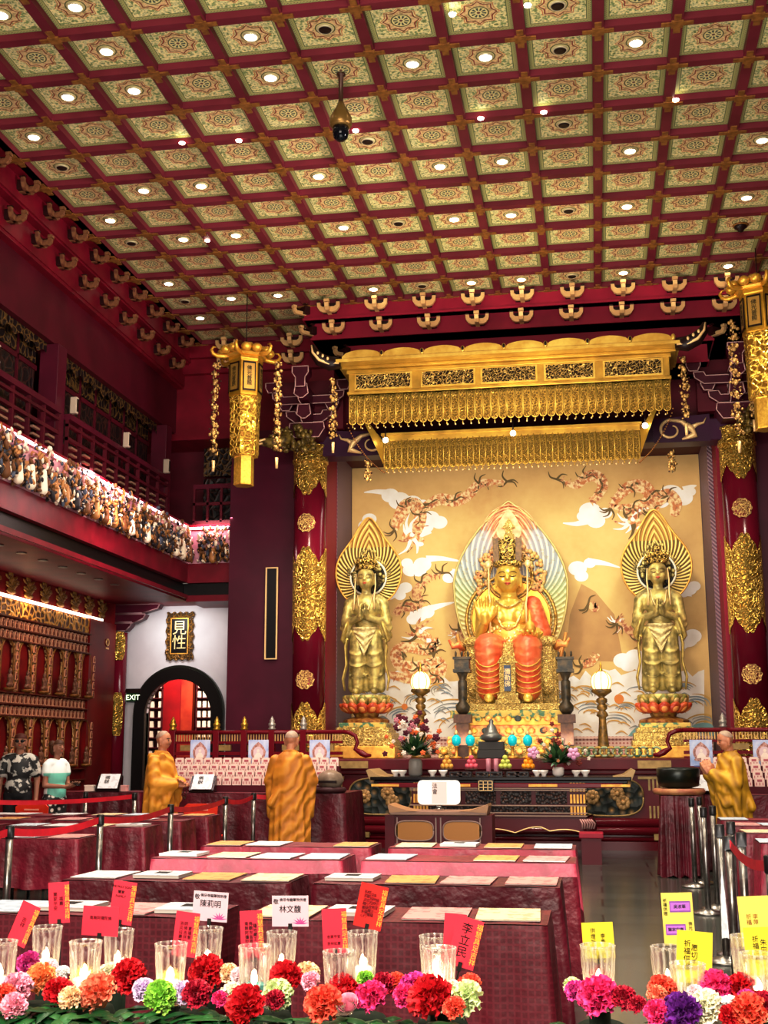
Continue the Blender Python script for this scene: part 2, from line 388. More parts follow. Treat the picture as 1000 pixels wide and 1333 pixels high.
# room beyond the arch
S('wall_beyond', MB().box(-9.2, -5.5, 24.5, 24.6, 0, 4.2), mat('room red', '#6a0c16', .5, 0, '#570810', 2))
S('ceiling_beyond', MB().box(-9.2, -5.5, 21.6, 24.6, 4.0, 4.1), M_maroon)
S('wall_beyond_left', MB().box(-9.2, -9.1, 21.6, 24.6, 0, 4.1), M_maroon)
S('wall_beyond_right', MB().box(-5.6, -5.5, 21.6, 24.6, 0, 4.1), M_maroon)
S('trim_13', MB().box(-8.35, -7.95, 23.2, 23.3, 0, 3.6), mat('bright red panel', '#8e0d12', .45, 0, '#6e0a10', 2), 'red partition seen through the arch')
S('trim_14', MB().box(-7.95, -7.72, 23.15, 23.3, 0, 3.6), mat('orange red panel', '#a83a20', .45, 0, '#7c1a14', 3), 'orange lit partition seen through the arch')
# ================================================================ CEILING FITTINGS
M_lamp = mat('downlight lens', '#fff6e0', .3, 0, es=14, emit='#fff3d8')
M_ring = mat('downlight ring', '#d9cfa8', .4, .3)
def rows_label(i, j):
    return '%s row from the altar, %s from the left edge' % (ORD[8-j], ORD[i+2])
lit = [(5,22),(101,12),(139,66),(89,127),(174,121),(44,179),(327,53),(352.5,105),(536,90),(632.5,80),(654,215),(572,221),(828,59.5),(821,201),(994,185),(187,251),(262,247),
       (414,235),(143,289),(240,315),(307,310),(447,301),(218,373),(300,393),(362,389),(486,381),(260,418),(590,291),(663,286),(815,273),(972,260),(612,372),(677,368),(811,358),(950,348)]
dark = [(699,44),(456,191),(80,220),(172,319),(242,395),(518,297),(548,376),(740,168),(740,280),(743,363),(725,12),(424,44)]
def cellof(p):
    q = aZ(p[0], p[1], ZC+.08); return math.floor((q.x-GX(0))/.78958), math.floor((q.y-GY(0))/.80266)
lampm = MB().lathe([(.085, .0), (.085, -.015), (.07, -.022), (.068, -.012)], 20).mesh('ring', M_ring)
lensm = MB().lathe([(.068, -.004), (.06, -.02), (.03, -.026), (.001, -.028)], 20).mesh('lens', M_lamp)
darkm = MB().lathe([(.066, -.016), (.062, -.024), (.03, -.0235), (.001, -.023)], 20).mesh('lens', mat('unlit lamp hole', '#241510', .4))
seen = set()
for lst, lm, word in ((lit, lensm, 'lit'), (dark, darkm, 'unlit dark')):
    for p in lst:
        i, j = cellof(p)
        if (i, j) in seen: continue
        seen.add((i, j)); x, y = GX(i)+.3948, GY(j)+.4013
        if j > 8: w = '%s downlight, %s coffer row beside the altar bay, %s from the left' % (word, ORD[j-9], ORD[i+2])
        else: w = '%s downlight in ceiling coffer, %s' % (word, rows_label(i, j))
        t = thing('recessed_downlight', w, 'downlight', (x, y, ZC+.08), group='ceiling downlights' if word[0] == 'l' else 'unlit ceiling downlights')
        obj('ring', lampm, (0, 0, 0), parent=t); obj('lens', lm, (0, 0, 0), parent=t)
# small surface spots on beams
sp = [(589,19.5),(687,8),(311,184),(463,171),(708,147),(626,155),(237,187),(880,131),(270,314)]
sm = MB().lathe([(.025, .0), (.038, -.008), (.034, -.02), (.001, -.022)], 14).mesh('lens', M_lamp)
for k, p in enumerate(sp):
    q = aZ(p[0], p[1], ZC-.02); obj('spotlight', sm, (q.x, q.y, ZC), 'small bright spot fixed under a ceiling beam, %s counted from the altar' % ORD[sorted(sp, key=lambda a: -a[1]).index(p)], 'spotlight', 'small beam spots')
# hanging dome camera
q = aZ(444, 96, ZC+.08)
t = thing('ceiling_camera', 'brass dome camera hanging on a short rod below the painted ceiling', 'camera', (q.x, q.y, ZC+.08))
Mc = mat('aged brass', '#8a6a34', .35, .6)
MB().lathe([(.05, 0), (.05, -.02), (.028, -.03), (.026, -.34), (.03, -.36)], 14).build('rod', mat('rod brown', '#4a2c1e', .4, .4), t)
MB().lathe([(.03, -.34), (.05, -.40), (.085, -.46), (.12, -.53), (.125, -.6), (.11, -.63), (.085, -.64)], 20).build('housing', Mc, t)
MB().lathe([(.088, -.63), (.09, -.7), (.075, -.76), (.045, -.79), (.002, -.8)], 20).build('dome', mat('smoked dome', '#0a0d12', .08), t)
# smoke/dark camera on coffer at right
q = aZ(964, 293, ZC+.08)
t = thing('dome_detector', 'dark dome fitting on a coffer near the altar bay corner', 'detector', (q.x, q.y, ZC+.08))
MB().lathe([(.09, 0), (.09, -.04), (.06, -.06), (.03, -.1), (.002, -.11)], 16).build('dome', M_dark, t)
MB().lathe([(.11, .0), (.11, -.015), (.09, -.02)], 16).build('base_ring', M_goldbr, t)

# bracket ornaments: two curled arms and a nose with pale gilt ends
M_brt = mat('gilt bracket edge', '#dcb377', .4, .3)
def bracket_meshes():
    a = MB(); a.mat(0)
    # arm outline (x,z) U shape
    U = [(-.2, .1), (-.14, .1), (-.135, .045), (-.1, .02), (.1, .02), (.135, .045), (.14, .1), (.2, .1), (.195, .02), (.15, -.05), (.1, -.075), (-.1, -.075), (-.15, -.05), (-.195, .02)]
    a.prism(U, 'y', -.16, -.10)
    arm = a.mesh('arm', M_brt)
    n = MB(); n.prism([(0, -.075), (-.26, -.075), (-.31, -.03), (-.32, .04), (-.26, .05), (-.24, .0), (0, .0)], 'x', -.035, .035); n.box(-.045, .045, -.33, -.25, .05, .1)
    nose = n.mesh('nose', M_brt)
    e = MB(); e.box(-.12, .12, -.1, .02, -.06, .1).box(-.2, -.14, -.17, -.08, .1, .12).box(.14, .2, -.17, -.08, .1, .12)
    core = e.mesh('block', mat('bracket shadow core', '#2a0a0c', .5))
    return arm, nose, core
BA, BN, BC = bracket_meshes()
M_brdk = mat('dark brown bracket gilt', '#6e3c28', .5, .2, '#8a5a34', 14)  # left fascia brackets' own colour, dark red with gilt bands
def bracket(loc, rz, label, sc=1, group='ceiling bracket ornaments', corner=False, m=None):
    t = thing('bracket_ornament', label, 'bracket', loc, rz, group); t.scale = (sc,)*3
    if not corner: obj('arm', BA, (0, 0, 0), parent=t)
    obj('nose', BN, (0, 0, 0), parent=t); obj('block', BC, (0, 0, 0), parent=t)
    if m:
        for ch in t.children:
            if ch.name.startswith(('arm', 'nose')): objmat(ch, m)
    return t
xs = [406, 465, 526, 587, 649, 713, 777, 842, 910]
for k in range(9):
    x = GX(1)+.39+k*.78958
    bracket((x, 18.80, 8.60), 0, 'gilt curled bracket, upper row over the altar bay, %s along from the left' % ORD[k], .95)
    bracket((x+(.05 if k < 4 else -.03), 18.97, 8.30), 0, 'gilt curled bracket, lower row over the altar bay, %s along from the left' % ORD[k], .95)
bracket((GX(1)-.02, 18.83, 8.60), -PI/4, 'gilt bracket at the upper left corner of the altar bay', .8, corner=True)
bracket((GX(10)+.02, 18.83, 8.60), PI/4, 'gilt bracket at the upper right corner of the altar bay', .8, corner=True)
bracket((GX(1)+.06, 18.99, 8.30), -PI/4, 'gilt bracket at the second left corner of the altar bay', .8, corner=True)
bracket((GX(10)-.06, 18.99, 8.30), PI/4, 'gilt bracket at the second right corner of the altar bay', .8, corner=True)
bracket((-3.92, 19.36, 8.03), -PI/4, 'gilt bracket at the inner left corner above the canopy end', .8, corner=True)
bracket((2.05, 19.36, 8.03), PI/4, 'gilt bracket at the inner right corner above the canopy end', .8, corner=True)
for k in range(11):
    y = 12.1+k*.775
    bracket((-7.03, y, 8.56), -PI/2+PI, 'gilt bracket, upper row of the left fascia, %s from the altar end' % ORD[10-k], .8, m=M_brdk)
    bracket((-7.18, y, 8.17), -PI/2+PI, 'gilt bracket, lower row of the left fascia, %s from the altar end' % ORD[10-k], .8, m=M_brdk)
for k, x in enumerate((-6.3, -5.1)):
    bracket((x, 20.4, 8.62), 0, 'gilt bracket, upper back row beside the left lantern, %s from the left' % ORD[k])
    bracket((x, 20.5, 8.34), 0, 'gilt bracket, lower back row beside the left lantern, %s from the left' % ORD[k])
for k, x in enumerate((2.95, 3.7)):
    bracket((x, 20.4, 8.62), 0, 'gilt bracket, upper back row beside the right lantern, %s from the bay' % ORD[k])
    bracket((x, 20.5, 8.34), 0, 'gilt bracket, lower back row beside the right lantern, %s from the bay' % ORD[k])
# ================================================================ CANOPY
CY = 18.4
M_can = mat('canopy gold', '#c39c3a', .36, .55, '#a07c28', 4, .1, 30)
M_canb = mat('canopy bright gold', '#dab856', .4, .45, '#be9838', 5, .1, 30)
M_ribbon = filigree('canopy ribbon filigree', '#e6c05a', '#7a5a1a', 26, .35, .6)
M_lattice = filigree('canopy lattice', '#f3d27a', '#2a1606', 20, .35, .6, thr=(.03, .16))
cx = -1.2; ZT = 7.66
t = thing('altar_canopy', 'large gold canopy with scalloped eave and ribbon valances hanging before the altar', 'canopy', (cx, CY, 0))
hw = 2.49
MB().box(-hw, hw, 0, .75, 7.02, 7.40).box(-hw-.03, hw+.03, -.03, .8, 7.36, 7.42).box(-hw-.02, hw+.02, -.02, .78, 7.02, 7.07).box(-hw-.1, hw+.1, -.1, .85, 7.42, 7.47).build('frieze', M_can, t, bevel=.008)
e = MB()
prof = [(0, 0), (0, .06), (.12, .12), (.30, .14), (.30, .08), (.14, .04)]
e.grid(lambda u, v: (lerp(-hw-.15, hw+.15, u), lerp(-.32, .05, v), 7.50+.10*v*v+.02), 40, 6)
e.box(-hw-.15, hw+.15, -.32, .9, 7.47, 7.52)
e.build('eave', M_canb, t)
cr = MB()
for k in range(8):
    x0 = -hw-.05+k*(2*hw+.1)/8; w = (2*hw+.1)/8
    pts = [(x0, 7.52)]+[(x0+w*s, 7.56+.10*max(0, sin(PI*s))**.5) for s in [i/10 for i in range(11)]]+[(x0+w, 7.52)]
    cr.prism(pts, 'y', -.30, -.25)
    cr.ell((x0+w, -.31, 7.58), (.035, .02, .05), 8, 6)
cr.build('cresting', M_canb, t)
cd2 = MB()
for k in range(1, 8):
    x0 = -hw-.05+k*(2*hw+.1)/8; cd2.ell((x0, -.325, 7.585), (.02, .012, .035), 8, 6)
cd2.build('cresting_boss', M_dark, t)
for sgn in (-1, 1):
    h = MB(); P = [(sgn*(hw+.1), -.2, 7.5), (sgn*(hw+.25), -.24, 7.48), (sgn*(hw+.4), -.28, 7.54), (sgn*(hw+.5), -.3, 7.66), (sgn*(hw+.52), -.3, 7.78)]
    h.tube(P, [.1, .12, .11, .08, .03], 10); h.mat(1); h.tube([(p[0], p[1]-.09, p[2]-.03) for p in P], [.02, .025, .025, .02, .01], 6)
    for k in range(3): h.ell((sgn*(hw+.26+.08*k), -.38, 7.52+.05*k), (.022, .02, .03), 8, 6)
    h.build('eave_finial', [M_dark, M_paleg], t, label='dark upturned finial with pale edge')
for k, (a, b_) in enumerate(((-2.36, -1.50), (-1.30, -.50), (-.36, .46), (.62, 1.34), (1.52, 2.36))):
    f = MB(); f.box(a, b_, -.03, .0, 7.11, 7.33); f.mat(1); f.box(a-.03, b_+.03, -.02, .0, 7.085, 7.355)
    f.build('lattice_panel', [M_lattice, M_canb], t)
def ribbon(w, z0, z1):
    m = MB(); pts = [(-w/2, z1), (w/2, z1), (w/2, z0+w*.5)]+[(w/2*cos(a), z0+w*.5-w*.5*sin(a)) for a in [PI*i/6 for i in range(1, 6)]]+[(-w/2, z0+w*.5)]
    m.prism(pts, 'y', -.008, .008); m.mat(1); r = [(x, -.012, z) for x, z in pts[1:]]; m.tube(r, .008, 5); m.tube([pts[0][:1]+(-.012,)+pts[0][1:], (-w/2, -.012, z0+w*.5)], .008, 5)
    m.cyl((0, 0, z0), (0, 0, z0-.05), .006, .01, 6)
    return m.mesh('valance_ribbon', [M_ribbon, M_canb])
r1 = ribbon(.108, 6.54, 7.03); n1 = 40
for k in range(n1): obj('valance_ribbon', r1, (lerp(-hw+.06, hw-.06, k/(n1-1)), .05+.03*(k % 2), 0), parent=t)
MB().box(-hw, hw, .1, .14, 6.6, 7.05).build('backing', mat('canopy backing', '#3a280c', .5, .3), t)
MB().box(-1.98, 1.98, .62, .66, 5.98, 6.45).build('inner_backing', mat('canopy backing', '#3a280c', .5, .3), t)
MB().box(-2.03, 2.03, .55, 1.2, 6.38, 6.5).box(-2.06, 2.06, .52, 1.2, 6.47, 6.51).build('inner_frieze', M_can, t)
r2 = ribbon(.09, 5.92, 6.4); n2 = 42
for k in range(n2): obj('valance_ribbon', r2, (lerp(-1.97, 1.97, k/(n2-1)), .56+.03*(k % 2), 0), parent=t)
for sgn in (-1, 1):
    m = MB(); m.grid(lambda u, v: (sgn*lerp(hw, 2.03, v), lerp(.05, .55, v), lerp(lerp(7.0, 6.0, v**1.2), lerp(7.0, 6.38, v), u)), 6, 10)
    m.mat(1)
    for k in range(30):
        v = k/29; m.ell((sgn*lerp(hw+.02, 2.0, v), lerp(.0, .5, v), lerp(6.55, 5.85, v**.75)-.06*sin(PI*v)), .013, 6, 5)
    m.build('side_drape', [M_can, M_goldbr], t)
m = MB()
for k in range(40):
    x = lerp(-1.95, 1.95, k/39); m.ell((x, .55, 5.86), .016, 6, 5)
    x = lerp(-2.4, 2.4, k/39); m.ell((x, .05, 6.48), .014, 6, 5)
m.build('bead_fringe', M_paleg, t, kind='stuff')
M_glow = mat('glowing bulb', '#ffffff', .3, 0, es=12, emit='#fff4e0')
for k, (px, py) in enumerate(((502, 573), (668, 564), (840, 554))):
    q = aY(px, py, 18.78); s = thing('hanging_spot', 'bright hanging spotlight in front of the inner valance, %s' % ('left end', 'middle one', 'right end')[k], 'spotlight', q)
    MB().ell((0, 0, 0), .045, 12, 8).build('bulb', M_glow, s); MB().cyl((0, 0, .03), (0, 0, .2), .012, .012, 6).build('stem', M_dark, s)

# ================================================================ LANTERNS
M_lant = mat('lantern gold', '#d7a636', .32, .65, '#b88724', 5, .15, 25)
M_lantf = filigree('lantern filigree', '#f4cc55', '#94681c', 12, .32, .65)
M_panelg = mat('lantern panel gold', '#b58d3e', .4, .4)
M_ink = mat('black ink', '#141010', .6)
def hexp(r, z0, z1, r2=None, ph=0): return [(r, z0), (r if r2 is None else r2, z1)]
def lantern(loc, label, chars, rz):
    t = thing('hanging_lantern', label, 'lantern', loc, rz)
    def hexl(name, prof, m, lab=None): return MB().lathe(prof, 6, smooth=False).build(name, m, t, label=lab, bevel=.006)
    hexl('lower_body', [(.155, 0), (.165, .02), (.16, .04), (.16, .44), (.17, .46), (.15, .48)], mat('lantern ribbed foot', '#e8bd4e', .35, .55, '#c79a34', 30, .3, 60))
    hexl('filigree_body', [(.22, .46), (.235, .5), (.238, .9), (.252, 1.38), (.26, 1.40), (.24, 1.42)], M_lantf)
    hexl('upper_body', [(.24, 1.40), (.265, 1.42), (.268, 1.98), (.285, 2.0), (.285, 2.05), (.25, 2.08)], M_lant)
    for k in range(6):
        a = PI/6+PI/3*k
        s = MB(); s.box(-.085, .085, -.012, .0, 1.50, 1.93); s.mat(1)
        for (x0, x1, z0, z1) in ((-.1, .1, 1.48, 1.505), (-.1, .1, 1.925, 1.95), (-.1, -.085, 1.48, 1.95), (.085, .1, 1.48, 1.95)): s.box(x0, x1, -.018, 0, z0, z1)
        p = s.build('text_panel', [M_panelg, M_dark], t); rr = .268*cos(PI/6)+.002
        p.location = (rr*cos(a), rr*sin(a), 0); p.rotation_euler = (0, 0, a+PI/2)
        lettering(chars, .085, M_ink, p, (0, -.02, 1.715), vertical=True, spacing=.95)
    ev = MB()
    ev.lathe([(.26, 2.05), (.33, 2.06), (.36, 2.09), (.34, 2.12), (.22, 2.16), (.1, 2.2), (.02, 2.3)], 6, smooth=False)
    for k in range(6):
        a = PI/3*k
        ev.tube([(r*cos(a), r*sin(a), z) for r, z in ((.25, 2.1), (.36, 2.07), (.46, 2.06), (.53, 2.09), (.56, 2.15), (.53, 2.2), (.48, 2.2))], [.04, .04, .038, .032, .026, .018, .008], 7)
        for s in (-1, 1):
            b = a+PI/6; ev.ell((.36*cos(b)+s*.085*cos(b+PI/2), .36*sin(b)+s*.085*sin(b+PI/2), 2.15), (.085, .085, .07), 10, 6)
        ev.ell((.26*cos(a+PI/6), .26*sin(a+PI/6), 2.2), (.06, .06, .06), 10, 6)
    ev.build('eave', mat('lantern eave gold', '#edbd4c', .35, .55, '#d29a30', 5), t)
    MB().cyl((0, 0, 2.2), (0, 0, ZC-loc[2]+.0), .008, .008, 6).build('hanging_wire', M_dark, t)
    for k in range(3): pass
    return t
def strand(loc, L, label, n=10, seed=1, tail=True, m=None):
    """hanging ornament strand: little gilt flowers on a cord"""
    R = random.Random(seed); t = thing('hanging_pendant', label, 'pendant', loc)
    MB().cyl((0, 0, 0), (0, 0, -L), .005, .005, 5).build('cord', M_dark, t)
    f = MB(); g = MB()
    for k in range(n):
        z = -L*(k+.6)/n*.93; s = L/n*.5
        for q in range(9):
            a = R.random()*2*PI; r = R.uniform(.3, .9)*min(.085, s); f.ell((r*cos(a), r*sin(a), z+R.uniform(-1, 1)*s*.9), (R.uniform(.012, .03),)*2+(R.uniform(.012, .035),), 6, 4)
        f.ell((0, -.02, z), (.035, .03, .045), 8, 5)
        for q in range(6):
            a = R.random()*2*PI; r = R.uniform(.6, 1.2)*min(.09, s); g.ell((r*cos(a), r*sin(a), z+R.uniform(-1, 1)*s), R.uniform(.008, .018), 6, 4)
    f.build('blossom', M_brt2, t); g.build('bead', M_dk2, t, kind='stuff')
    if tail:
        q = MB(); q.cyl((0, 0, -L), (0, 0, -L-.17), .028, .02, 8); q.build('tassel', M_paleg, t)
    return t
M_brt2 = mat('gilt blossom', '#d2b06c', .4, .3, '#8f6526', 30)
M_dk2 = mat('dark red bead', '#3a160e', .4)
LL = (-5.276, 18.03, 4.95+.48-.02)
LL = (-5.276, 18.03, 5.53)
lantern(LL, 'tall gold hexagonal lantern hanging before the plum wall left of the altar', '佛光普照', PI/6)
RL = aY(996, 553, 17.6); RL = (RL.x+.02, 17.6, 5.95)
lantern(RL, 'tall gold hexagonal lantern hanging at the right edge before the altar column', '佛光普照', PI/6+.1)
def sp(px, y0, y1, Y, lab, n, seed, tail=True):
    a = aY(px, y0, Y); b_ = aY(px, y1, Y); strand(a, a.z-b_.z-.15, lab, n, seed, tail)
sp(281, 470, 612, 17.9, 'gilt blossom strand hanging under the left lantern eave tip nearest the gallery', 11, 3)
sp(362, 470, 608, 17.9, 'gilt blossom strand hanging under the left lantern eave tip nearest the column', 11, 4)
sp(953, 417, 588, 17.5, 'gilt blossom strand hanging beside the right lantern', 10, 5)
sp(975, 430, 560, 18.0, 'thin dark strand hanging just behind the right lantern', 10, 15)
sp(434, 492, 588, 18.15, 'dark gilt strand hanging from the canopy left finial', 7, 6)
sp(889, 462, 565, 18.15, 'dark gilt strand hanging from the canopy right finial', 7, 7)
sp(479, 598, 640, 18.8, 'small dark gilt tassel cluster at the lower left canopy corner', 3, 8, False)
sp(874, 585, 628, 18.8, 'small dark gilt tassel cluster at the lower right canopy corner', 3, 9, False)
# ================================================================ COLUMNS + BRACKET SETS
M_colred = mat('column red lacquer', '#6a0f22', .18, 0, '#5c0c1d', 2)
M_emb = filigree('embossed gold plate', '#ecc862', '#a87c2c', 17, .3, .75, .9)
def column(x, lab):
    r = .272; z0, z1 = 1.364, 6.52
    t = thing('altar_column', lab, 'column', (x, 20.0, 0), kind='thing')
    MB().lathe([(r, z0), (r, z1)], 40).build('shaft', M_colred, t)
    def plate(za, zb, top, bot, name):
        m = MB(); n = 72
        def edge(a, base, s, kind):
            k = cos(3*a+PI/2*0); v = .5+.5*cos(4*a)
            return base+s*(.02+.24*v**.7+.05*abs(sin(8*a))) if kind else base
        def fn(u, v):
            a = 2*PI*u; lo = edge(a, za, -1, bot); hi = edge(a, zb, 1, top); return ((r+.012)*cos(a-PI/2), (r+.012)*sin(a-PI/2), lerp(lo, hi, v))
        m.grid(fn, n, 12, closeu=True); return m.build(name, M_emb, t)
    plate(1.366, 1.98, True, False, 'foot_plate'); plate(3.55, 4.55, True, True, 'middle_plate'); plate(6.0, 6.32, False, True, 'top_plate')
    MB().lathe([(r+.02, 6.3), (r+.035, 6.31), (r+.035, 6.36), (r+.02, 6.37), (r+.02, 6.56), (r+.04, 6.57), (r+.04, 6.6)], 40).build('collar', M_emb, t)
    for z in (2.63, 5.24):
        m = MB(); n = 24
        for (ro, dz) in ((.15, 0),):
            def fn(u, v):
                a = 2*PI*u; q = .155*v*(1+.05*cos(10*a)); ang = q*cos(a)/r
                return ((r+.014)*sin(ang-.02), -(r+.014)*cos(ang-.02), z+q*sin(a))
            m.grid(fn, 40, 5, closeu=True)
        o = m.build('medallion', M_medal, t)
    return t
M_medal = filigree('pierced medallion', '#f1cf7e', '#7a2a20', 26, .35, .5, .6)
column(-4.672, 'tall red lacquered column with embossed gold plates left of the altar')
column(2.40, 'tall red lacquered column with embossed gold plates right of the altar')
M_plum = mat('plum bracket paint', '#4a0e22', .4, 0, '#3e0a1b', 4)
M_edge = mat('pale pink edging', '#d5a9a4', .5)
def oprism(m, poly, axis, a, b, edge=.012, face=None):
    m.mat(0); m.prism(poly, axis, a, b); m.mat(1); t = face if face is not None else a
    P = [{'y': (p[0], t, p[1]), 'x': (t, p[0], p[1])}[axis] for p in poly]; P.append(P[0])
    for i in range(len(P)-1): m.cyl(P[i], P[i+1], edge, edge, 5)
def bracket_set(x, lab, s):
    t = thing('bracket_set', lab, 'bracket set', (x, 19.7, 6.66)); t.scale = (.8, .8, .66)
    m = MB(); oprism(m, [(-.36, .36), (-.38, .20), (-.26, -.02), (.26, -.02), (.38, .2), (.36, .36)], 'y', -.3, .3); m.build('cap_block', [M_plum, M_edge], t)
    def arm(w, z, y):
        m = MB(); oprism(m, [(-w, z+.22), (-w+.2, z+.22), (-w+.24, z+.12), (w-.24, z+.12), (w-.2, z+.22), (w, z+.22), (w-.02, z+.08), (w-.2, z-.08), (-w+.2, z-.08), (-w+.02, z+.08)], 'y', y, y+.16)
        for q in (-1, 1): oprism(m, [(q*w-.14, z+.5), (q*w-.14, z+.38), (q*w-.08, z+.24), (q*w+.08, z+.24), (q*w+.14, z+.38), (q*w+.14, z+.5)], 'y', y-.03, y+.2)
        m.build('lateral_arm', [M_plum, M_edge], t)
    arm(.5, .52, -.1); arm(.78, .98, -.2)
    for (z, L) in ((.45, .55), (.9, .8)):
        m = MB(); oprism(m, [(0, z+.3), (-L, z+.3), (-L-.02, z+.12), (-L+.18, z-.05), (0, z-.08)], 'x', -.1, .1, face=-.1)
        oprism(m, [(-.12, z+.3), (-.15, z+.05), (-.04, z-.06), (.04, z-.06), (.15, z+.05), (.12, z+.3)], 'y', -L-.03, -L); m.build('forward_arm', [M_plum, M_edge], t)
    m = MB(); oprism(m, [(-.17, 1.62), (-.17, 1.46), (-.1, 1.34), (-.1, 1.1), (.1, 1.1), (.1, 1.34), (.17, 1.46), (.17, 1.62)], 'y', -.92, -.6); m.build('top_block', [M_plum, M_edge], t)
    MB().box(-.7, .7, .1, .35, .3, 1.6).build('back_board', M_maroon, t)
    return t
BSL = bracket_set(-4.62, 'plum stacked bracket set with pale edges above the left column', 1)
BSR = bracket_set(2.36, 'plum stacked bracket set with pale edges above the right column', 1)
# gilt dragon-head ornaments beside column tops
def dragon_head(x, s, lab, par):
    R = random.Random(5); t = thing('dragon_head', lab, None, ((x-par.location.x)/.8, (19.42-par.location.y)/.8, (6.52-par.location.z)/.66)); t.scale = (1.25, 1.25, 1/.66); t.parent = par
    m = MB()
    for k in range(70): m.ell((s*R.uniform(-.42, .25), R.uniform(-.2, .1), R.uniform(-.1, .28)), (R.uniform(.03, .07), .05, R.uniform(.03, .07)), 7, 5)
    m.tube([(s*-.1, -.1, .1), (s*-.4, -.15, .0), (s*-.62, -.2, .02), (s*-.72, -.2, .1)], [.12, .1, .06, .02], 8)
    m.build('head', mat('dull antique gold', '#8f7634', .4, .4, '#3d2c14', 14), t)
    w = MB(); w.tube([(s*-.5, -.25, .05), (s*-.66, -.25, .0), (s*-.72, -.25, .1), (s*-.8, -.25, .22)], [.02, .02, .015, .006], 6); w.tube([(s*-.55, -.25, -.02), (s*-.75, -.25, -.06), (s*-.92, -.25, .04)], [.018, .014, .006], 6)
    w.build('whisker', M_paleg, t)
dragon_head(-4.75, 1, 'dull gold dragon head jutting from the top of the left column', BSL)
dragon_head(2.62, -1, 'dull gold dragon head jutting from the top of the right column', BSR)
# lintel scroll ends
def scroll(x, s, lab):
    t = thing('lintel_scroll', lab, 'ornament', (x, 19.84, 6.58))
    m = MB(); P = []
    for k in range(30):
        a = k/29*2.1*PI; r = .17-.05*a/PI*.9; P.append((s*(.42+r*cos(PI/2+a*.9)*1.1*-1), -.02, .0+r*sin(PI/2+a*.9)))
    m.tube(P, [.03-.018*k/29 for k in range(30)], 7)
    m.tube([(s*.42, -.02, .17), (s*.25, -.02, .14), (s*.1, -.02, .02), (s*.05, -.02, -.1), (s*.25, -.02, -.16)], [.025, .035, .06, .06, .015], 7)
    m.tube([(s*.1, -.02, .02), (s*.0, -.02, .08), (s*-.1, -.02, .1), (s*-.14, -.02, .18)], [.05, .03, .018, .006], 7)
    m.build('scroll', M_paleg, t)
    MB().prism([(s*-.2, -.2), (s*.7, -.2), (s*.7, .2), (s*-.2, .25)], 'y', 0, .03).build('board', mat('plum lintel', '#3c1233'), t)
scroll(-4.0, 1, 'pale gold scroll painted end of the lintel by the left column')
scroll(1.78, -1, 'pale gold scroll painted end of the lintel by the right column')
# slot panel on plum wall
q0 = aY(346, 857, 20.3); q1 = aY(361, 740, 20.3)
t = thing('slot_vent', 'tall narrow black slot panel framed in brass on the plum wall', 'vent', ((q0.x+q1.x)/2, 20.3, 0))
hwid = .085
MB().box(-hwid, hwid, -.01, .0, q0.z, q1.z).build('grille', M_black, t)
m = MB(); m.box(-hwid-.025, -hwid, -.025, 0, q0.z-.02, q1.z+.02).box(hwid, hwid+.025, -.025, 0, q0.z-.02, q1.z+.02).box(-hwid, hwid, -.025, 0, q0.z-.02, q0.z).box(-hwid, hwid, -.025, 0, q1.z, q1.z+.02)
m.build('frame', M_paleg, t)
# ================================================================ PAINTED BACK PANEL
MY = 22.5
def q2(p, d=0): v = aY(p[0], p[1], MY-d); return (min(max(v.x, -4.43), 1.995), v.z)
t = thing('back_painting', 'large painted gold silk panel with dragons, white clouds and waves behind the statues', 'painting', (0, MY, 0))
nt = NT('gold silk'); X, Y, Z = nt.sep()
g = nt.ramp(nt.noise(.7, 3), [(.3, lin('#c29a58')), (.5, lin('#cfab68')), (.7, lin('#ba9250'))])
g = nt.mix(nt.math('MULTIPLY', nt.noise(9, 4), .35), g, lin('#e6c98a'))
M_silk = nt.fin(g, .6, .1)
MB().box(-4.44, 2.01, 0, .06, 1.3, 6.79).build('silk_panel', M_silk, t)
M_cloud = mat('painted white cloud', '#f4f0ea', .7, 0, '#e2dacc', 3, lo=.3, hi=.75)
M_drag = mat('painted dragon orange', '#c98246', .65, 0, '#efd3a0', 16, lo=.42, hi=.58)
M_drag2 = mat('painted dragon brown', '#a8643c', .65, 0, '#dcb47c', 16, lo=.42, hi=.58)
M_mount = mat('painted tan hill', '#b8935c', .7, 0, '#ad8854', 3)
M_wline = mat('wave line blue grey', '#7f929e', .7, 0, '#a8a08c', 3)
M_wgold = mat('wave gold line', '#c9a04e', .7)
lay = [0.004]
def disc(m, p, r, n=18, sq=1):
    c = q2(p); k = r*MY/1600; lay[0] += .00005
    m.prism([(c[0]+k*cos(2*PI*i/n), c[1]+k*sq*sin(2*PI*i/n)) for i in range(n)], 'y', -lay[0], -lay[0]-.001)
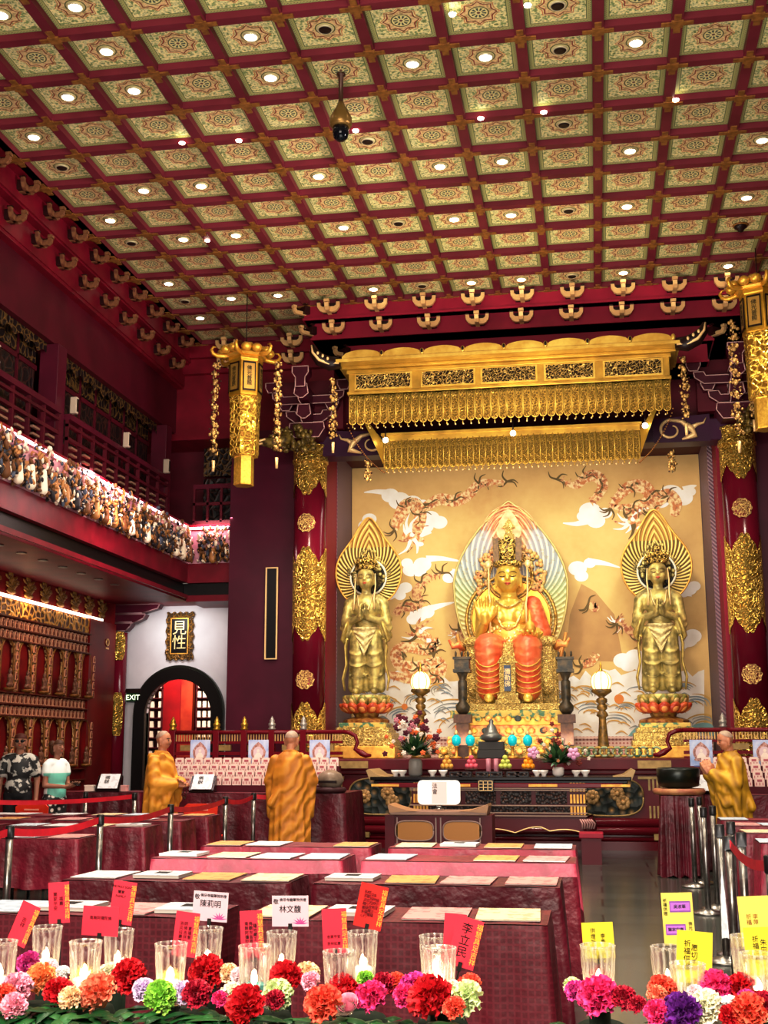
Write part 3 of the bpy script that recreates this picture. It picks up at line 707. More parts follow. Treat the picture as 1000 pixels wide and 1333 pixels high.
def ribbonm(m, pts, rad):
    P = [q2(p) for p in pts]; lay[0] += .00005
    # smooth the polyline
    S = []; n = len(P)
    for i in range(n-1):
        p0, p1, p2, p3 = P[max(i-1, 0)], P[i], P[i+1], P[min(i+2, n-1)]
        for k in range(6):
            u = k/6; S.append(tuple(.5*((2*p1[a])+(-p0[a]+p2[a])*u+(2*p0[a]-5*p1[a]+4*p2[a]-p3[a])*u*u+(-p0[a]+3*p1[a]-3*p2[a]+p3[a])*u**3) for a in (0, 1)))
    S.append(P[-1]); N = len(S); L = []; R_ = []
    for i, s in enumerate(S):
        a = S[max(i-1, 0)]; b = S[min(i+1, N-1)]; dx, dz = b[0]-a[0], b[1]-a[1]; l = math.hypot(dx, dz) or 1
        f = i/(N-1)*(len(rad)-1); k = int(min(f, len(rad)-2)); r = lerp(rad[k], rad[k+1], f-k)*MY/1600
        L.append((s[0]-dz/l*r, -lay[0]-.001, s[1]+dx/l*r)); R_.append((s[0]+dz/l*r, -lay[0]-.001, s[1]-dx/l*r))
    m.add(L+R_, [(i, N+i, N+i+1, i+1) for i in range(N-1)])
    return S
clouds = [([(508,645,12),(520,652,15),(537,655,13),(550,658,10),(525,664,9)], [(510,642),(490,640),(474,641)]), ([(560,675,13),(572,680,11),(555,686,10)], [(560,690),(545,698),(530,702)]),
 ([(535,742,11),(550,735,12),(545,742,11),(530,733,8)], [(555,728),(575,727),(602,731)]), ([(515,768,11),(528,765,9),(521,775,8)], [(520,770),(508,778),(500,780)]), ([(585,752,9),(592,748,8)], [(590,745),(600,742)]),
 ([(545,800,12),(556,797,10),(538,806,9)], [(558,793),(575,788),(592,784)]), ([(768,665,14),(776,678,12),(788,668,9),(760,672,9)], [(765,678),(750,682),(733,681)]), ([(874,643,15),(889,648,13),(860,652,12),(898,640,8)], [(890,638),(900,634),(907,632)]),
 ([(752,740,12),(768,733,8),(757,750,9)], [(765,731),(785,733),(808,739)]), ([(897,767,10),(904,763,8),(890,772,7)], [(900,772),(885,774)]), ([(895,832,13),(902,828,11),(886,838,10)], [(890,842),(878,846)]),
 ([(811,860,12),(827,856,13),(835,864,12),(818,866,10)], [(830,870),(850,868),(866,872)]), ([(481,676,10),(474,684,8)], [(475,688),(468,694)]), ([(640,842,8),(650,846,9)], [(640,848),(625,850)])]
for cs, tl in clouds:
    m = MB()
    for (x, y, r) in cs: disc(m, (x, y), r, 20, .8)
    ribbonm(m, tl, [5, 3, .6]); m.build('painted_cloud', M_cloud, t)
m = MB(); c0 = [q2(p) for p in ((757,760),(742,800),(736,858),(812,862),(800,800),(775,770))]; m.prism(c0, 'y', -.003, -.0035); m.build('painted_hill', M_mount, t)
def dragon(pts, rad, head, s, M=M_drag):
    m = MB(); m.mat(0); S = ribbonm(m, pts, rad)
    m.mat(1)   # spines
    for i in range(2, len(S)-2, 2):
        p = S[i]; a, b = S[i-1], S[i+1]; dx, dz = b[0]-a[0], b[1]-a[1]; l = math.hypot(dx, dz) or 1; k = .07
        m.prism([(p[0]-dx/l*.03, p[1]-dz/l*.03), (p[0]+dx/l*.03, p[1]+dz/l*.03), (p[0]-dz/l*(k+.05), p[1]+dx/l*(k+.05))], 'y', -lay[0]-.001, -lay[0]-.003)
    if head:
        R = random.Random(int(head[0])); m.mat(0); disc(m, head, 8*s, 12, .8); disc(m, (head[0]+6*s, head[1]+4*s), 6*s, 10, .7); m.mat(2); disc(m, (head[0]+2, head[1]-2), 2.2*s, 8); disc(m, (head[0]+8*s, head[1]+7*s), 3.5*s, 8, .6)
        for k in range(12):
            a = R.uniform(.6, 5.6); L = R.uniform(10, 22)*s; m.mat(R.choice((1, 2, 3)))
            ribbonm(m, [(head[0]+5*cos(a), head[1]+5*sin(a)), (head[0]+L*.6*cos(a+.2), head[1]+L*.6*sin(a+.2)), (head[0]+L*cos(a+.5), head[1]+L*sin(a+.5))], [1.8*s, 1.2*s, .3])
    for k in range(0, len(pts)-1, 2):   # claws
        R = random.Random(k+int(pts[0][0])); b = pts[k]
        for q in range(4):
            a = R.uniform(0, 6.28); m.mat(3); ribbonm(m, [b, (b[0]+9*cos(a), b[1]+9*sin(a)), (b[0]+15*cos(a+.4), b[1]+15*sin(a+.4))], [1.5, 1, .3])
    m.build('painted_dragon', [M, M_drag2, M_cloud, mat('painted olive line', '#6e5a34', .7)], t)
dragon([(660,627),(640,628),(624,630),(608,646),(592,652),(574,650),(560,656),(548,664)], [1, 4, 6, 7, 8, 8, 7, 5], None, 1)
dragon([(514,690),(519,676),(528,660),(540,658),(547,670),(545,684),(538,696)], [4, 8, 10, 10, 9, 8, 8], (535, 698), 1.5)
dragon([(576,746),(560,750),(549,759),(541,771),(546,784),(537,790),(524,790),(514,800)], [.8, 3, 4, 5, 6, 6, 6, 4], None, 1, M_drag2)
dragon([(566,850),(568,835),(556,846),(530,842),(516,850),(522,866),(545,868),(572,862),(570,880),(540,884),(505,878)], [3, 6, 7, 7, 8, 8, 8, 7, 8, 8, 4], (546, 824), 1.4)
dragon([(725,624),(749,632),(762,622),(776,620),(785,632),(776,648),(768,652)], [.8, 5, 7, 8, 7, 5, 4], None, 1)
dragon([(795,662),(806,646),(820,634),(838,634),(847,646),(838,658),(824,662),(800,660)], [3, 6, 8, 9, 8, 8, 7, 3], (822, 678), 1.4)
dragon([(850,668),(857,652),(870,645),(880,656),(876,672)], [4, 8, 9, 8, 4], None, 1)
dragon([(803,812),(818,820),(834,832),(846,826)], [3, 5, 6, 3], (806, 810), .8, M_drag2)
dragon([(598,820),(606,828),(616,832)], [2, 4, 2], (592, 824), .5, M_drag2); dragon([(766,786),(774,792),(780,790)], [3, 5, 2], None, .5, M_drag2); dragon([(758,868),(770,862),(780,852)], [2, 5, 2], None, .5, M_drag)
# waves
m = MB(); top = []
for k in range(60):
    x = lerp(461, 917, k/59); top.append((x, 893-8*abs(sin(k*.55))-6*abs(sin(k*1.3+1))-(10 if x < 540 or x > 760 else 0)))
P = [q2((461, 975))]+[q2(p) for p in top]+[q2((917, 975))]; m.prism(P, 'y', -.003, -.0036)
m.mat(1); R = random.Random(9)
for (x, y, r) in [(590,936,34),(600,950,24),(770,932,26),(800,945,24),(640,930,20),(500,920,18),(525,935,20),(545,915,16),(760,905,16),(830,905,18),(850,930,22),(905,920,22),(890,900,16),(470,905,14),(915,945,20),(575,900,14),(735,915,16),(700,940,24),(815,925,14),(780,900,12)]:
    a0 = R.uniform(-1.2, .4)
    for q in range(4):
        rr = r*(1-q*.2); m.mat(1 if q % 3 else 2); sp_ = R.uniform(.5, .95)
        ribbonm(m, [(x+rr*cos(a0-PI*sp_*k/8)*1.15+R.uniform(-.8, .8), y+rr*sin(a0-PI*sp_*k/8)*.75) for k in range(9)], [.3, 1.0, .8, .2])
for k in range(130):
    x, y = R.uniform(470, 908), R.uniform(890, 955); a = R.uniform(-.5, .5); m.mat(R.choice((1, 2))); ribbonm(m, [(x-8, y+3*a), (x, y-3), (x+8, y+2)], [.3, 1, .3])
for (x, y) in ((840, 955), (868, 962), (915, 952)): m.mat(4); ribbonm(m, [(x-20, y+6), (x-8, y-3), (x+8, y-4), (x+22, y+6)], [3, 6, 6, 2])
m.mat(3); disc(m, (806, 910), 6); disc(m, (527, 920), 4)
m.build('painted_wave', [M_cloud, M_wline, M_wgold, mat('painted orange sun', '#dd8a3c', .7), mat('painted teal wave', '#7fa9a8', .7)], t, label='white painted waves with curling lines')

# ================================================================ ALTAR PLATFORM
STY, STZ = 19.45, 1.36
M_stg = mat('platform dark red lacquer', '#6e0c1e', .4, 0, '#560916', 2)
M_label = mat('dull gilt plate', '#a58a52', .45, .3, '#8d7240', 12)
t = thing('altar_platform', 'wide dark red lacquered altar platform with carved panels and gilt plates', 'platform', (-1.2, STY, 0))
m = MB(); m.box(-5.75, 6.0, 0.0, .82, STZ-.17, STZ).box(-5.75, 6.0, .06, .82, STZ-.24, STZ-.17).box(-5.75, 6.0, .14, .82, .42, STZ-.2).box(-3.22, 3.2, .82, 3.0, .42, STZ)
m.build('deck', M_stg, t, bevel=.015)
m = MB()
for z, r, d in ((.40, .07, .05), (.28, .06, .0), (.16, .03, .02)): m.tube([(-5.75, d+.05, z), (6.0, d+.05, z)], r, 14)
m.box(-5.75, 6.0, -.02, .82, 0, .13); m.box(-5.75, 6.0, .1, .82, .1, .45)
m.build('plinth_moulding', mat('glossy red moulding', '#5c0f1a', .16), t)
m = MB()
for x, z, w, h in ((-2.6, STZ-.09, .46, .11), (2.05, STZ-.09, .5, .12), (2.02, STZ-.29, .44, .04), (-2.95, STZ-.29, .34, .04), (2.2, .2, .4, .09), (2.2, .44, .4, .05), (-2.6, .2, .5, .08), (3.2, STZ-.09, .4, .1), (-4.4, STZ-.09, .4, .1)):
    MB().box(x-w/2, x+w/2, -.01 if h > .07 else .1, .2, z-h/2, z+h/2).build('gilt_plate', M_label, t)
for x in (2.08, -2.95, 3.6, -4.5):
    for z in (.97, .56):
        m = MB()
        for k in range(5): m.box(x-.13+k*.06, x-.10+k*.06, .125, .15, z-.09, z+.09)
        m.build('gilt_bar', M_label, t)
nt = NT('carved flower panel'); col = nt.ramp(nt.voro(9), [(.0, lin('#b98f4c')), (.25, lin('#6b5230')), (.5, lin('#14211a')), (.8, lin('#0d130f'))]); nt.bump(nt.voro(9), .8, .04); M_carv = nt.fin(col, .5, .1)
def oval(x, w, h, z, name='carved_panel'):
    m = MB(); P = []
    for k in range(32):
        a = 2*PI*k/32; c_, s_ = cos(a), sin(a); P.append((x+w/2*abs(c_)**.6*(1 if c_ > 0 else -1), z+h/2*abs(s_)**.75*(1 if s_ > 0 else -1)))
    m.prism(P, 'y', .13, .11); m.mat(1); Q = [(p[0], .11, p[1]) for p in P]; m.tube(Q+[Q[0]], .013, 6)
    m.mat(2)
    for (dx, dz) in ((-.25*w, 0), (.12*w, .05), (.2*w, -.08)):
        for q in range(9):
            a = 2*PI*q/9; m.ell((x+dx+.07*cos(a), .10, z+dz+.07*sin(a)), (.045, .02, .045), 8, 5)
        m.ell((x+dx, .09, z+dz), .04, 8, 5)
    m.build(name, [M_carv, M_label, mat('carved gilt flower', '#c8a268', .5, .1, '#8a6a3a', 20)], t)
oval(1.36, 1.02, .56, .78); oval(-2.2, 1.0, .56, .78)
# pink lattice parapet behind
nt = NT('pink lattice'); a = nt.wave(5, direction='X'); b_ = nt.wave(5, direction='Z'); M_pinkl = nt.fin(nt.ramp(nt.math('MULTIPLY', a, b_), [(.2, lin('#d9b8a8')), (.6, lin('#b0685c'))]), .6)
o = MB().box(-3.2, 3.18, 22.22-STY, 22.3-STY, STZ, STZ+.32).box(-3.2, 3.18, 22.18-STY, 22.34-STY, STZ+.32, STZ+.36).build('back_parapet', M_pinkl, t)
# ================================================================ STATUES
def almond(w, z0, zw, z1, n=40, tip=1.25):
    """outline of a pointed mandorla (x,z): round below, pointed above"""
    P = []
    for k in range(n+1):
        u = k/n
        if u < .4: a = PI/2*(u/.4); P.append((w*sin(a), zw-(zw-z0)*cos(a)))
        else:
            v = (u-.4)/.6; P.append((w*(1-v**1.9)**.92 if v < 1 else 0, zw+(z1-zw)*(v**tip*.75+.25*v)))
    return P+[(-x, z) for x, z in P[-2:0:-1]]
def peach(w, z0, zw, z1, n=44):
    h = zw-z0
    # round body drawn up into a pointed tip
    Q = []
    for k in range(n+1):
        u = k/n; a = PI*u; r_ = 1.0; z = zw-h*cos(a); t_ = max(0, -cos(a)); x = w*sin(a)*(1-.16*t_**2); z += (z1-zw-h)*t_**9
        Q.append((x if 0 < k < n else 0, z))
    return Q+[(-x, z) for x, z in Q[-2:0:-1]]
def halo_mat(name, cz, kind):
    nt = NT(name); X, Y, Z = nt.sep(); zz = nt.math('SUBTRACT', Z, cz)
    r = nt.math('SQRT', nt.math('ADD', nt.math('MULTIPLY', X, X), nt.math('MULTIPLY', zz, zz))); th = nt.math('ARCTAN2', nt.math('ABSOLUTE', X), zz)
    if kind == 'gold':
        ph = nt.math('ADD', nt.math('MULTIPLY', th, 50), nt.math('MULTIPLY', r, 46)); s = nt.math('SINE', ph)
        c = nt.ramp(nt.math('ADD', nt.math('MULTIPLY', s, .5), .5), [(.25, lin('#54400f')), (.6, lin('#dcc070'))])
        c = nt.mix(nt.math('MULTIPLY', nt.math('LESS_THAN', r, .30), .8), c, lin('#5a4a30')); c = nt.mix(nt.math('MULTIPLY', nt.math('GREATER_THAN', zz, .55), .5), c, lin('#c0903f'))
        nt.bump(s, .5, .02); return nt.fin(c, .4, .45)
    ph = nt.math('ADD', nt.math('MULTIPLY', th, 62), nt.math('MULTIPLY', r, 44)); s = nt.math('SINE', ph)
    base = nt.ramp(th, [(.0, lin('#d07a50')), (.06, lin('#cc8058')), (.11, lin('#a09ca8')), (.28, lin('#8e9ca8')), (.40, lin('#98a878')), (.55, lin('#b0a860')), (.72, lin('#c89850'))])
    thn = nt.math('DIVIDE', th, PI)
    nt.l.new(thn, base.node.inputs[0])
    c = nt.mix(nt.math('MULTIPLY', nt.math('GREATER_THAN', s, .25), .5), base, lin('#efe0ae'))
    c = nt.mix(nt.math('MULTIPLY', nt.math('LESS_THAN', s, -.6), .45), c, lin('#7a7a52'))
    c = nt.mix(nt.math('MULTIPLY', nt.math('LESS_THAN', nt.noise(14, 3), .42), .35), c, lin('#8a7a4a'))
    nt.bump(s, .5, .02); return nt.fin(c, .5, .1)
nt = NT('statue gold'); w_ = nt.wave(9, 6, kind='BANDS', direction='Z', dscale=1.5); nt.bump(nt.math('ADD', w_, nt.math('MULTIPLY', nt.noise(30, 4), .5)), .35, .02)
M_stat = nt.fin(nt.ramp(nt.noise(5, 4), [(.3, lin('#c2a246')), (.5, lin('#e6cc6c')), (.72, lin('#957c3c'))]), .36, .55)
M_statb = mat('aged statue gold', '#d6c274', .42, .35, '#7d7040', 7, .4, 34)
M_skin = mat('gilded skin', '#eccb62', .32, .45, '#d6ae48', 5, .2, 30)
M_skin2 = mat('gilded pale skin', '#d9bf62', .34, .45, '#c4a64c', 4)
nt = NT('red gold robe'); w_ = nt.wave(2.2, 7, direction='Z', dscale=1.4); nt.bump(nt.math('ADD', w_, nt.math('MULTIPLY', nt.noise(12, 3), .4)), .35, .03)
M_robe = nt.fin(nt.ramp(nt.noise(4, 4), [(.3, lin('#d9522c')), (.55, lin('#dd7444')), (.75, lin('#e0a05c'))]), .4, .2)
M_hair = mat('dark blue black hair', '#1c1a18', .5)
M_crown = filigree('openwork crown', '#f2cd6a', '#4a3410', 16, .35, .6)
M_line = mat('painted face line', '#5a3a18', .6)
M_lip = mat('painted lips', '#c0533a', .5)
def face(parent, c, s, skin, closed=True):
    """eyes, brows, nose shade, lips, ears on a head of half-width s facing -Y"""
    m = MB()
    for q in (-1, 1):
        m.tube([(c[0]+q*s*x, c[1]-s*y, c[2]+s*z) for x, y, z in ((.14, .98, .30), (.35, .97, .42), (.6, .84, .40), (.74, .7, .30))], [s*.025, s*.04, s*.035, s*.015], 5)
        m.tube([(c[0]+q*s*x, c[1]-s*y, c[2]+s*z) for x, y, z in ((.16, .97, .06), (.36, .96, .0), (.56, .88, .04), (.68, .78, .1))], [s*.03, s*.05, s*.045, s*.02], 5)
    m.build('eye', M_line, parent)
    m = MB(); m.tube([(c[0]+s*x, c[1]-s*y, c[2]+s*z) for x, y, z in ((-.24, .9, -.52), (-.1, .97, -.48), (0, .98, -.5), (.1, .97, -.48), (.24, .9, -.52))], [s*.03, s*.06, s*.06, s*.06, s*.03], 6)
    m.tube([(c[0]+s*x, c[1]-s*y, c[2]+s*z) for x, y, z in ((-.16, .92, -.58), (0, .97, -.61), (.16, .92, -.58))], [s*.03, s*.06, s*.03], 6)
    m.build('mouth', M_lip, parent)
def head_prims(m, c, s):
    m.ell((c[0], c[1]+.05*s, c[2]+.35*s), (s*.98, s*1.08, s*1.05), 18, 14); m.ell((c[0], c[1]-.08*s, c[2]-.2*s), (s*.9, s*.9, s*1.02), 18, 14); m.ell((c[0], c[1]-.4*s, c[2]-.82*s), (s*.38, s*.4, s*.3), 12, 8)
    m.caps((c[0], c[1]-.96*s, c[2]+.25*s), (c[0], c[1]-1.1*s, c[2]-.12*s), s*.1, s*.17)
    for q in (-1, 1):
        m.ell((c[0]+q*s*.42, c[1]-.6*s, c[2]-.2*s), (s*.4, s*.36, s*.42), 12, 8); m.ell((c[0]+q*s*1.0, c[1]+.1*s, c[2]-.05*s), (s*.13, s*.24, s*.42), 10, 8); m.ell((c[0]+q*s*1.0, c[1]+.05*s, c[2]-.5*s), (s*.1, s*.14, s*.3), 10, 8)
def hand(m, w, d, up, s, curl=.0, spread=.12, n=None, thumb=1):
    """five fingers + palm. w wrist, d finger direction, up = palm normal"""
    w = Vector(w); d = Vector(d).normalized(); up = Vector(up); up = (up-d*up.dot(d)).normalized(); sd = d.cross(up)
    m.caps(w, w+d*.25*s, s*.2, s*.24); 
    for q in (-.3, -.1, .1, .3): m.caps(w+d*.1*s+sd*q*.6*s, w+d*.52*s+sd*q*s, s*.14, s*.13)
    for q, L in ((-.33, .40), (-.11, .5), (.11, .54), (.33, .46)):
        b = w+d*.52*s+sd*q*s; dd = (d+sd*q*spread*2).normalized(); k1 = (dd+up*curl).normalized(); k2 = (dd+up*curl*2.4).normalized()
        p1 = b+k1*L*.5*s; m.caps(b, p1, s*.1, s*.09); m.caps(p1, p1+k2*L*.5*s, s*.09, s*.075)
    b = w+d*.16*s+sd*.25*thumb*s; p1 = b+(d*.6+sd*.75*thumb+up*.3).normalized()*.3*s; m.caps(b, p1, s*.12, s*.1); m.caps(p1, p1+(d+sd*.25*thumb+up*.3).normalized()*.28*s, s*.1, s*.08)
def ribbon_mesh(m, pts, w, n=4):
    m.tube(pts, w, 8, True, .35)

def bodhisattva(loc, lab, flip=1):
    t = thing('standing_bodhisattva_statue', lab, 'statue', loc)
    m = MB()
    head = (0, -.03, 1.97); hs = .155
    head_prims(m, head, hs)
    m.caps((0, 0, 1.68), (0, -.01, 1.86), .085, .08)
    m.ell((0, 0, 1.5), (.27, .17, .23), 18, 12); m.ell((0, -.01, 1.24), (.2, .15, .2), 18, 12); m.ell((0, 0, 1.02), (.25, .18, .2), 18, 12)
    for q in (-1, 1):
        m.caps((q*.2, 0, 1.62), (q*.3, .0, 1.54), .1, .1); m.caps((q*.3, .0, 1.55), (q*.36, -.04, 1.2), .095, .085); m.caps((q*.36, -.04, 1.2), (q*.06, -.26, 1.28), .08, .055)
        hand(m, (q*.055, -.27, 1.27), (-q*.08, -.05, 1), (-q, 0, 0), .24, .02, .05, thumb=1)
        m.caps((q*.13, .0, .98), (q*.14, -.03, .55), .165, .14); m.caps((q*.14, -.03, .56), (q*.145, 0, .1), .14, .1); m.caps((q*.145, .03, .06), (q*.16, -.16, .04), .07, .055)
        m.caps((q*.2, .06, .9), (q*.24, .05, .1), .1, .09)
    m.ell((0, .08, .5), (.2, .1, .48), 14, 10)
    for q in (-1, 1):
        m.caps((q*.36, -.02, 1.2), (q*.38, .0, .92), .07, .045); m.caps((q*.28, -.1, 1.2), (q*.33, -.06, .98), .06, .04); m.caps((q*.3, .03, 1.5), (q*.42, .0, 1.12), .05, .05)
        for k in range(3): m.tube([(q*.14+.15*cos(PI*(1+i/8)), -.02-.14*sin(PI*i/8)-.02, .74-.2*k-.09*sin(PI*i/8)) for i in range(9)], .014, 6)
    blob('body', m, M_statb, t, .018, 3)
    face(t, head, hs, M_skin2)
    h = MB(); h.ell((0, .035, 2.07), (.166, .165, .13), 16, 10); 
    for q in (-1, 1): h.caps((q*.15, .0, 2.02), (q*.155, .02, 1.83), .05, .04)
    h.build('hair', M_hair, t)
    c_ = MB(); c_.lathe([(.165, 2.14), (.175, 2.15), (.17, 2.19), (.15, 2.22), (.13, 2.32), (.06, 2.37), (.01, 2.37)], 20, (0, 0, 0))
    for k in range(9):
        a = PI*(k/8)+PI; c_.ell((.17*cos(a), .17*sin(a), 2.24+.05*sin(PI*k/8)), (.035, .02, .06), 8, 6)
    c_.ell((0, -.17, 2.33), (.05, .03, .08), 10, 8); c_.build('crown', M_crown, t)
    # necklace cords and sleeves
    s = MB()
    for q in (-1, 1):
        s.tube([(q*.165, -.06, 2.06), (q*.18, -.1, 1.85), (q*.17, -.2, 1.62), (q*.18, -.22, 1.42)], [.012, .014, .016, .012], 6)
        s.tube([(q*.13, -.12, 1.68), (q*.1, -.19, 1.5), (q*.05, -.2, 1.4), (0, -.2, 1.36)], .012, 6)
    s.build('necklace', M_paleg, t)
    s = MB()
    for q in (-1, 1):
        s.grid(lambda u, v, q=q: (q*(.27+.14*u+.03*sin(9*v)), -.12+.2*u+.03*sin(14*u), 1.46-.55*v*(1-.25*u)-.1*u), 10, 12)
        s.tube([(q*.3, .02, 1.1), (q*.36, -.02, .8), (q*.34, -.02, .5), (q*.40, -.03, .25), (q*.37, -.04, .05)], [.07, .085, .075, .08, .05], 8, True, .3)
        s.tube([(q*.30, -.14, 1.22), (q*.36, -.12, 1.05), (q*.40, -.1, .92), (q*.36, -.1, .84)], [.07, .1, .09, .03], 8, True, .4)
    s.build('scarf', mat('scarf gold', '#cdb460', .42, .35, '#8f7a3c', 10, .4, 30), t)
    a_ = MB(); a_.grid(lambda u, v: ((u-.5)*(.42-.22*v), -.19-.05*sin(PI*u)-.015*sin(PI*7*v+3*abs(u-.5)), 1.12-.5*v*(1-abs(u-.5)*.9)), 16, 20); a_.build('apron', mat('pale folded apron', '#d8c790', .5, .2, '#a58f58', 20, .5, 40), t)
    # mandorla
    M_h = halo_mat('bodhisattva mandorla', 2.02, 'gold')
    hm = MB(); hm.prism(peach(.585, 1.5, 2.14, 3.1), 'y', .22, .27); hm.build('mandorla', M_h, t)
    r = MB(); P = peach(.585, 1.5, 2.14, 3.1); Q = [(x, .21, z) for x, z in P]; r.tube(Q+[Q[0]], .016, 6)
    r.mat(1); r.tube([(.315*cos(2*PI*k/40), .19, 2.03+.315*sin(2*PI*k/40)) for k in range(41)], .02, 8); r.mat(2); r.tube([(.28*cos(2*PI*k/40), .19, 2.03+.28*sin(2*PI*k/40)) for k in range(41)], .022, 8)
    r.build('mandorla_rim', [M_goldp, mat('pale ring', '#d9d2b8', .5), M_hair], t)
    R = random.Random(3); d = MB()
    for k in range(40):
        a = R.uniform(-.3, PI+.3); q = R.uniform(.2, .29); d.ell((q*cos(a), .17, 2.03+q*sin(a)), (.035, .02, .035), 6, 5)
    for k in range(36):
        a = R.uniform(.1, PI-.1); q = R.uniform(.33, .4)+(.1 if abs(a-PI/2) < .3 else 0); d.ell((q*cos(a), .2, 2.03+q*sin(a)), (.025, .02, .03), 6, 5)
    d.build('mandorla_leaf', M_statb, t, kind='stuff')
    return t
def lotus(loc, lab):
    t = thing('lotus_pedestal', lab, 'pedestal', loc)
    m = MB(); m.lathe([(.36, .36), (.4, .42), (.38, .46), (.02, .47)], 32); m.build('seat', M_statb, t)
    for j, (n, rr, z, tilt, sz, mm) in enumerate(((12, .34, .33, .55, .15, 'u'), (14, .36, .21, .95, .17, 'd'))):
        p = MB(); p.mat(0)
        for k in range(n):
            a = 2*PI*(k+.5*j)/n
            for q, (sc, off) in enumerate(((1, 0), (.62, .04))):
                p.mat(q); Rm = Matrix.Rotation(a, 3, 'Z') @ Matrix.Rotation(tilt, 3, 'Y'); c = Vector(((rr+off*.7)*cos(a), (rr+off*.7)*sin(a), z+.03-off*.3)); p.ell(c, (.05*sc+.01, sz*.62*sc, sz*sc*.75), 10, 8, Rm)
        p.build('petal_ring', [mat('petal green gold', '#6f7a3a', .45, .2, '#b89a4a', 14), mat('petal cream', '#d8b878', .45, .2)] if j == 0 else [mat('petal red', '#a6341c', .4, .1, '#c8622e', 10), mat('petal orange', '#e39a50', .45, .1)], t)
    m = MB(); m.lathe([(.3, .24), (.22, .14), (.2, .1), (.36, .06), (.4, .04), (.4, 0)], 8, smooth=False); m.build('stem', mat('pedestal stem', '#6a2414', .4, .2, '#b8893c', 12), t)
    return t
def tiers(x, y, z0, steps, lab, m, name='tiered_base'):
    t = thing(name, lab, 'pedestal', (x, y, z0)); z = 0
    for k, (w, d, h, mi) in enumerate(steps):
        MB().box(-w/2, w/2, -d/2, d/2, z, z+h).build('tier', m[mi], t, bevel=.012); z += h
    return t
M_green = mat('green gold carved', '#3f6a4a', .5, .1, '#c0a04c', 12, .4, 30, lo=.4, hi=.5)
M_redg = mat('red gold carved', '#c4502a', .45, .1, '#e2b45c', 10, .4, 30)
M_gcarv = filigree('carved gold tier', '#e8cc7c', '#a5863c', 19, .4, .4)
BY = 20.85
for px, lab1, lab2, lab3 in ((477, 'gilded standing bodhisattva with joined palms, left of the seated Buddha', 'red petalled lotus pedestal under the left standing figure', 'stepped gold base below the left lotus pedestal'), (863, 'gilded standing bodhisattva with joined palms, right of the seated Buddha', 'red petalled lotus pedestal under the right standing figure', 'stepped gold base below the right lotus pedestal')):
    q = aY(px, 906, BY); lz = aY(px, 941, BY).z
    s = bodhisattva((q.x, BY, lz+.49), lab1)
    lotus((q.x, BY, lz), lab2)
    h = lz-STZ-.004
    tiers(q.x, BY, STZ+.001, [(1.12, .9, h*.34, 1), (1.06, .86, h*.16, 2), (1.0, .84, h*.22, 0), (.9, .82, h*.14, 2), (.8, .8, h*.14, 3)], lab3, [M_gcarv, M_goldp, M_gcarv, M_green])
# ---- the seated Buddha
QY = 21.2; q = aY(666, 918, QY); BX, BZ = q.x, q.z
t = thing('seated_buddha_statue', 'great gilded seated Buddha in a tall crown and red robe on a throne', 'statue', (BX, QY, BZ))
m = MB(); HC = (0, -.12, 2.16); hs = .215
head_prims(m, HC, hs); m.caps((0, -.02, 1.72), (0, -.06, 2.0), .14, .13)
for z in (1.84, 1.88): m.lathe([(.13, z-.012), (.15, z), (.13, z+.012)], 20, (0, -.04, 0))
m.ell((0, 0, 1.52), (.43, .25, .32), 20, 14); m.ell((0, -.03, 1.2), (.36, .25, .3), 20, 14); m.ell((0, .0, .95), (.42, .3, .25), 20, 14)
for q_ in (-1, 1): m.ell((q_*.17, -.17, 1.5), (.17, .1, .15), 14, 10)
m.caps((-.36, 0, 1.7), (-.47, .0, 1.62), .13, .13); m.caps((-.46, 0, 1.64), (-.5, -.05, 1.2), .12, .1); m.caps((-.5, -.05, 1.2), (-.4, -.3, 1.38), .1, .075)
hand(m, (-.39, -.33, 1.4), (-.05, -.1, 1), (0, -1, 0), .40, .12, .22, thumb=1)
m.caps((.36, 0, 1.7), (.47, .0, 1.62), .13, .13); m.caps((.46, 0, 1.64), (.5, -.02, 1.25), .13, .12); m.caps((.5, -.02, 1.25), (.4, -.4, 1.1), .12, .09)
hand(m, (.4, -.42, 1.1), (-.05, -1, .05), (0, 0, 1), .34, .25, .1, thumb=-1)
blob('body', m, M_skin, t, .016, 2)
face(t, HC, hs, M_skin)
m = MB()
for q_ in (-1, 1):
    m.caps((q_*.2, .0, .92), (q_*.33, -.52, .95), .26, .25); m.ell((q_*.33, -.56, .82), (.23, .22, .36), 18, 14); m.caps((q_*.33, -.56, .88), (q_*.31, -.52, .24), .235, .21); m.caps((q_*.31, -.48, .34), (q_*.31, -.5, .26), .22, .23)
m.caps((.40, .0, 1.70), (.53, -.01, 1.2), .165, .19); m.caps((.53, .0, 1.2), (.46, -.24, 1.04), .185, .15); m.ell((0, .0, .9), (.5, .32, .2), 16, 10)
blob('robe', m, M_robe, t, .025, 3, )
for q_ in (-1, 1):
    f = MB()
    for k in range(6): f.tube([(q_*.33+.2*cos(PI+PI*i/8)*1.08, -.54-.2*sin(PI*i/8)*1.1-.02, .80-.11*k-(.2-.02*k)*sin(PI*i/8)) for i in range(9)], [.004]+[.012]*7+[.004], 6)
    f.build('robe_fold', M_goldp, t)
    f = MB(); f.caps((q_*.31, -.55, .105), (q_*.32, -.78, .09), .1, .08); f.build('foot', M_skin, t)
m = MB()   # chest ornaments, centre cloth, belt
R = random.Random(4)
for k in range(70):
    a = R.uniform(0, PI); r = R.uniform(.1, .3); m.ell((r*cos(a)*1.2, -.27+abs(cos(a))*.07, 1.16+R.uniform(-.16, .16)), (.04, .025, .04), 7, 5)
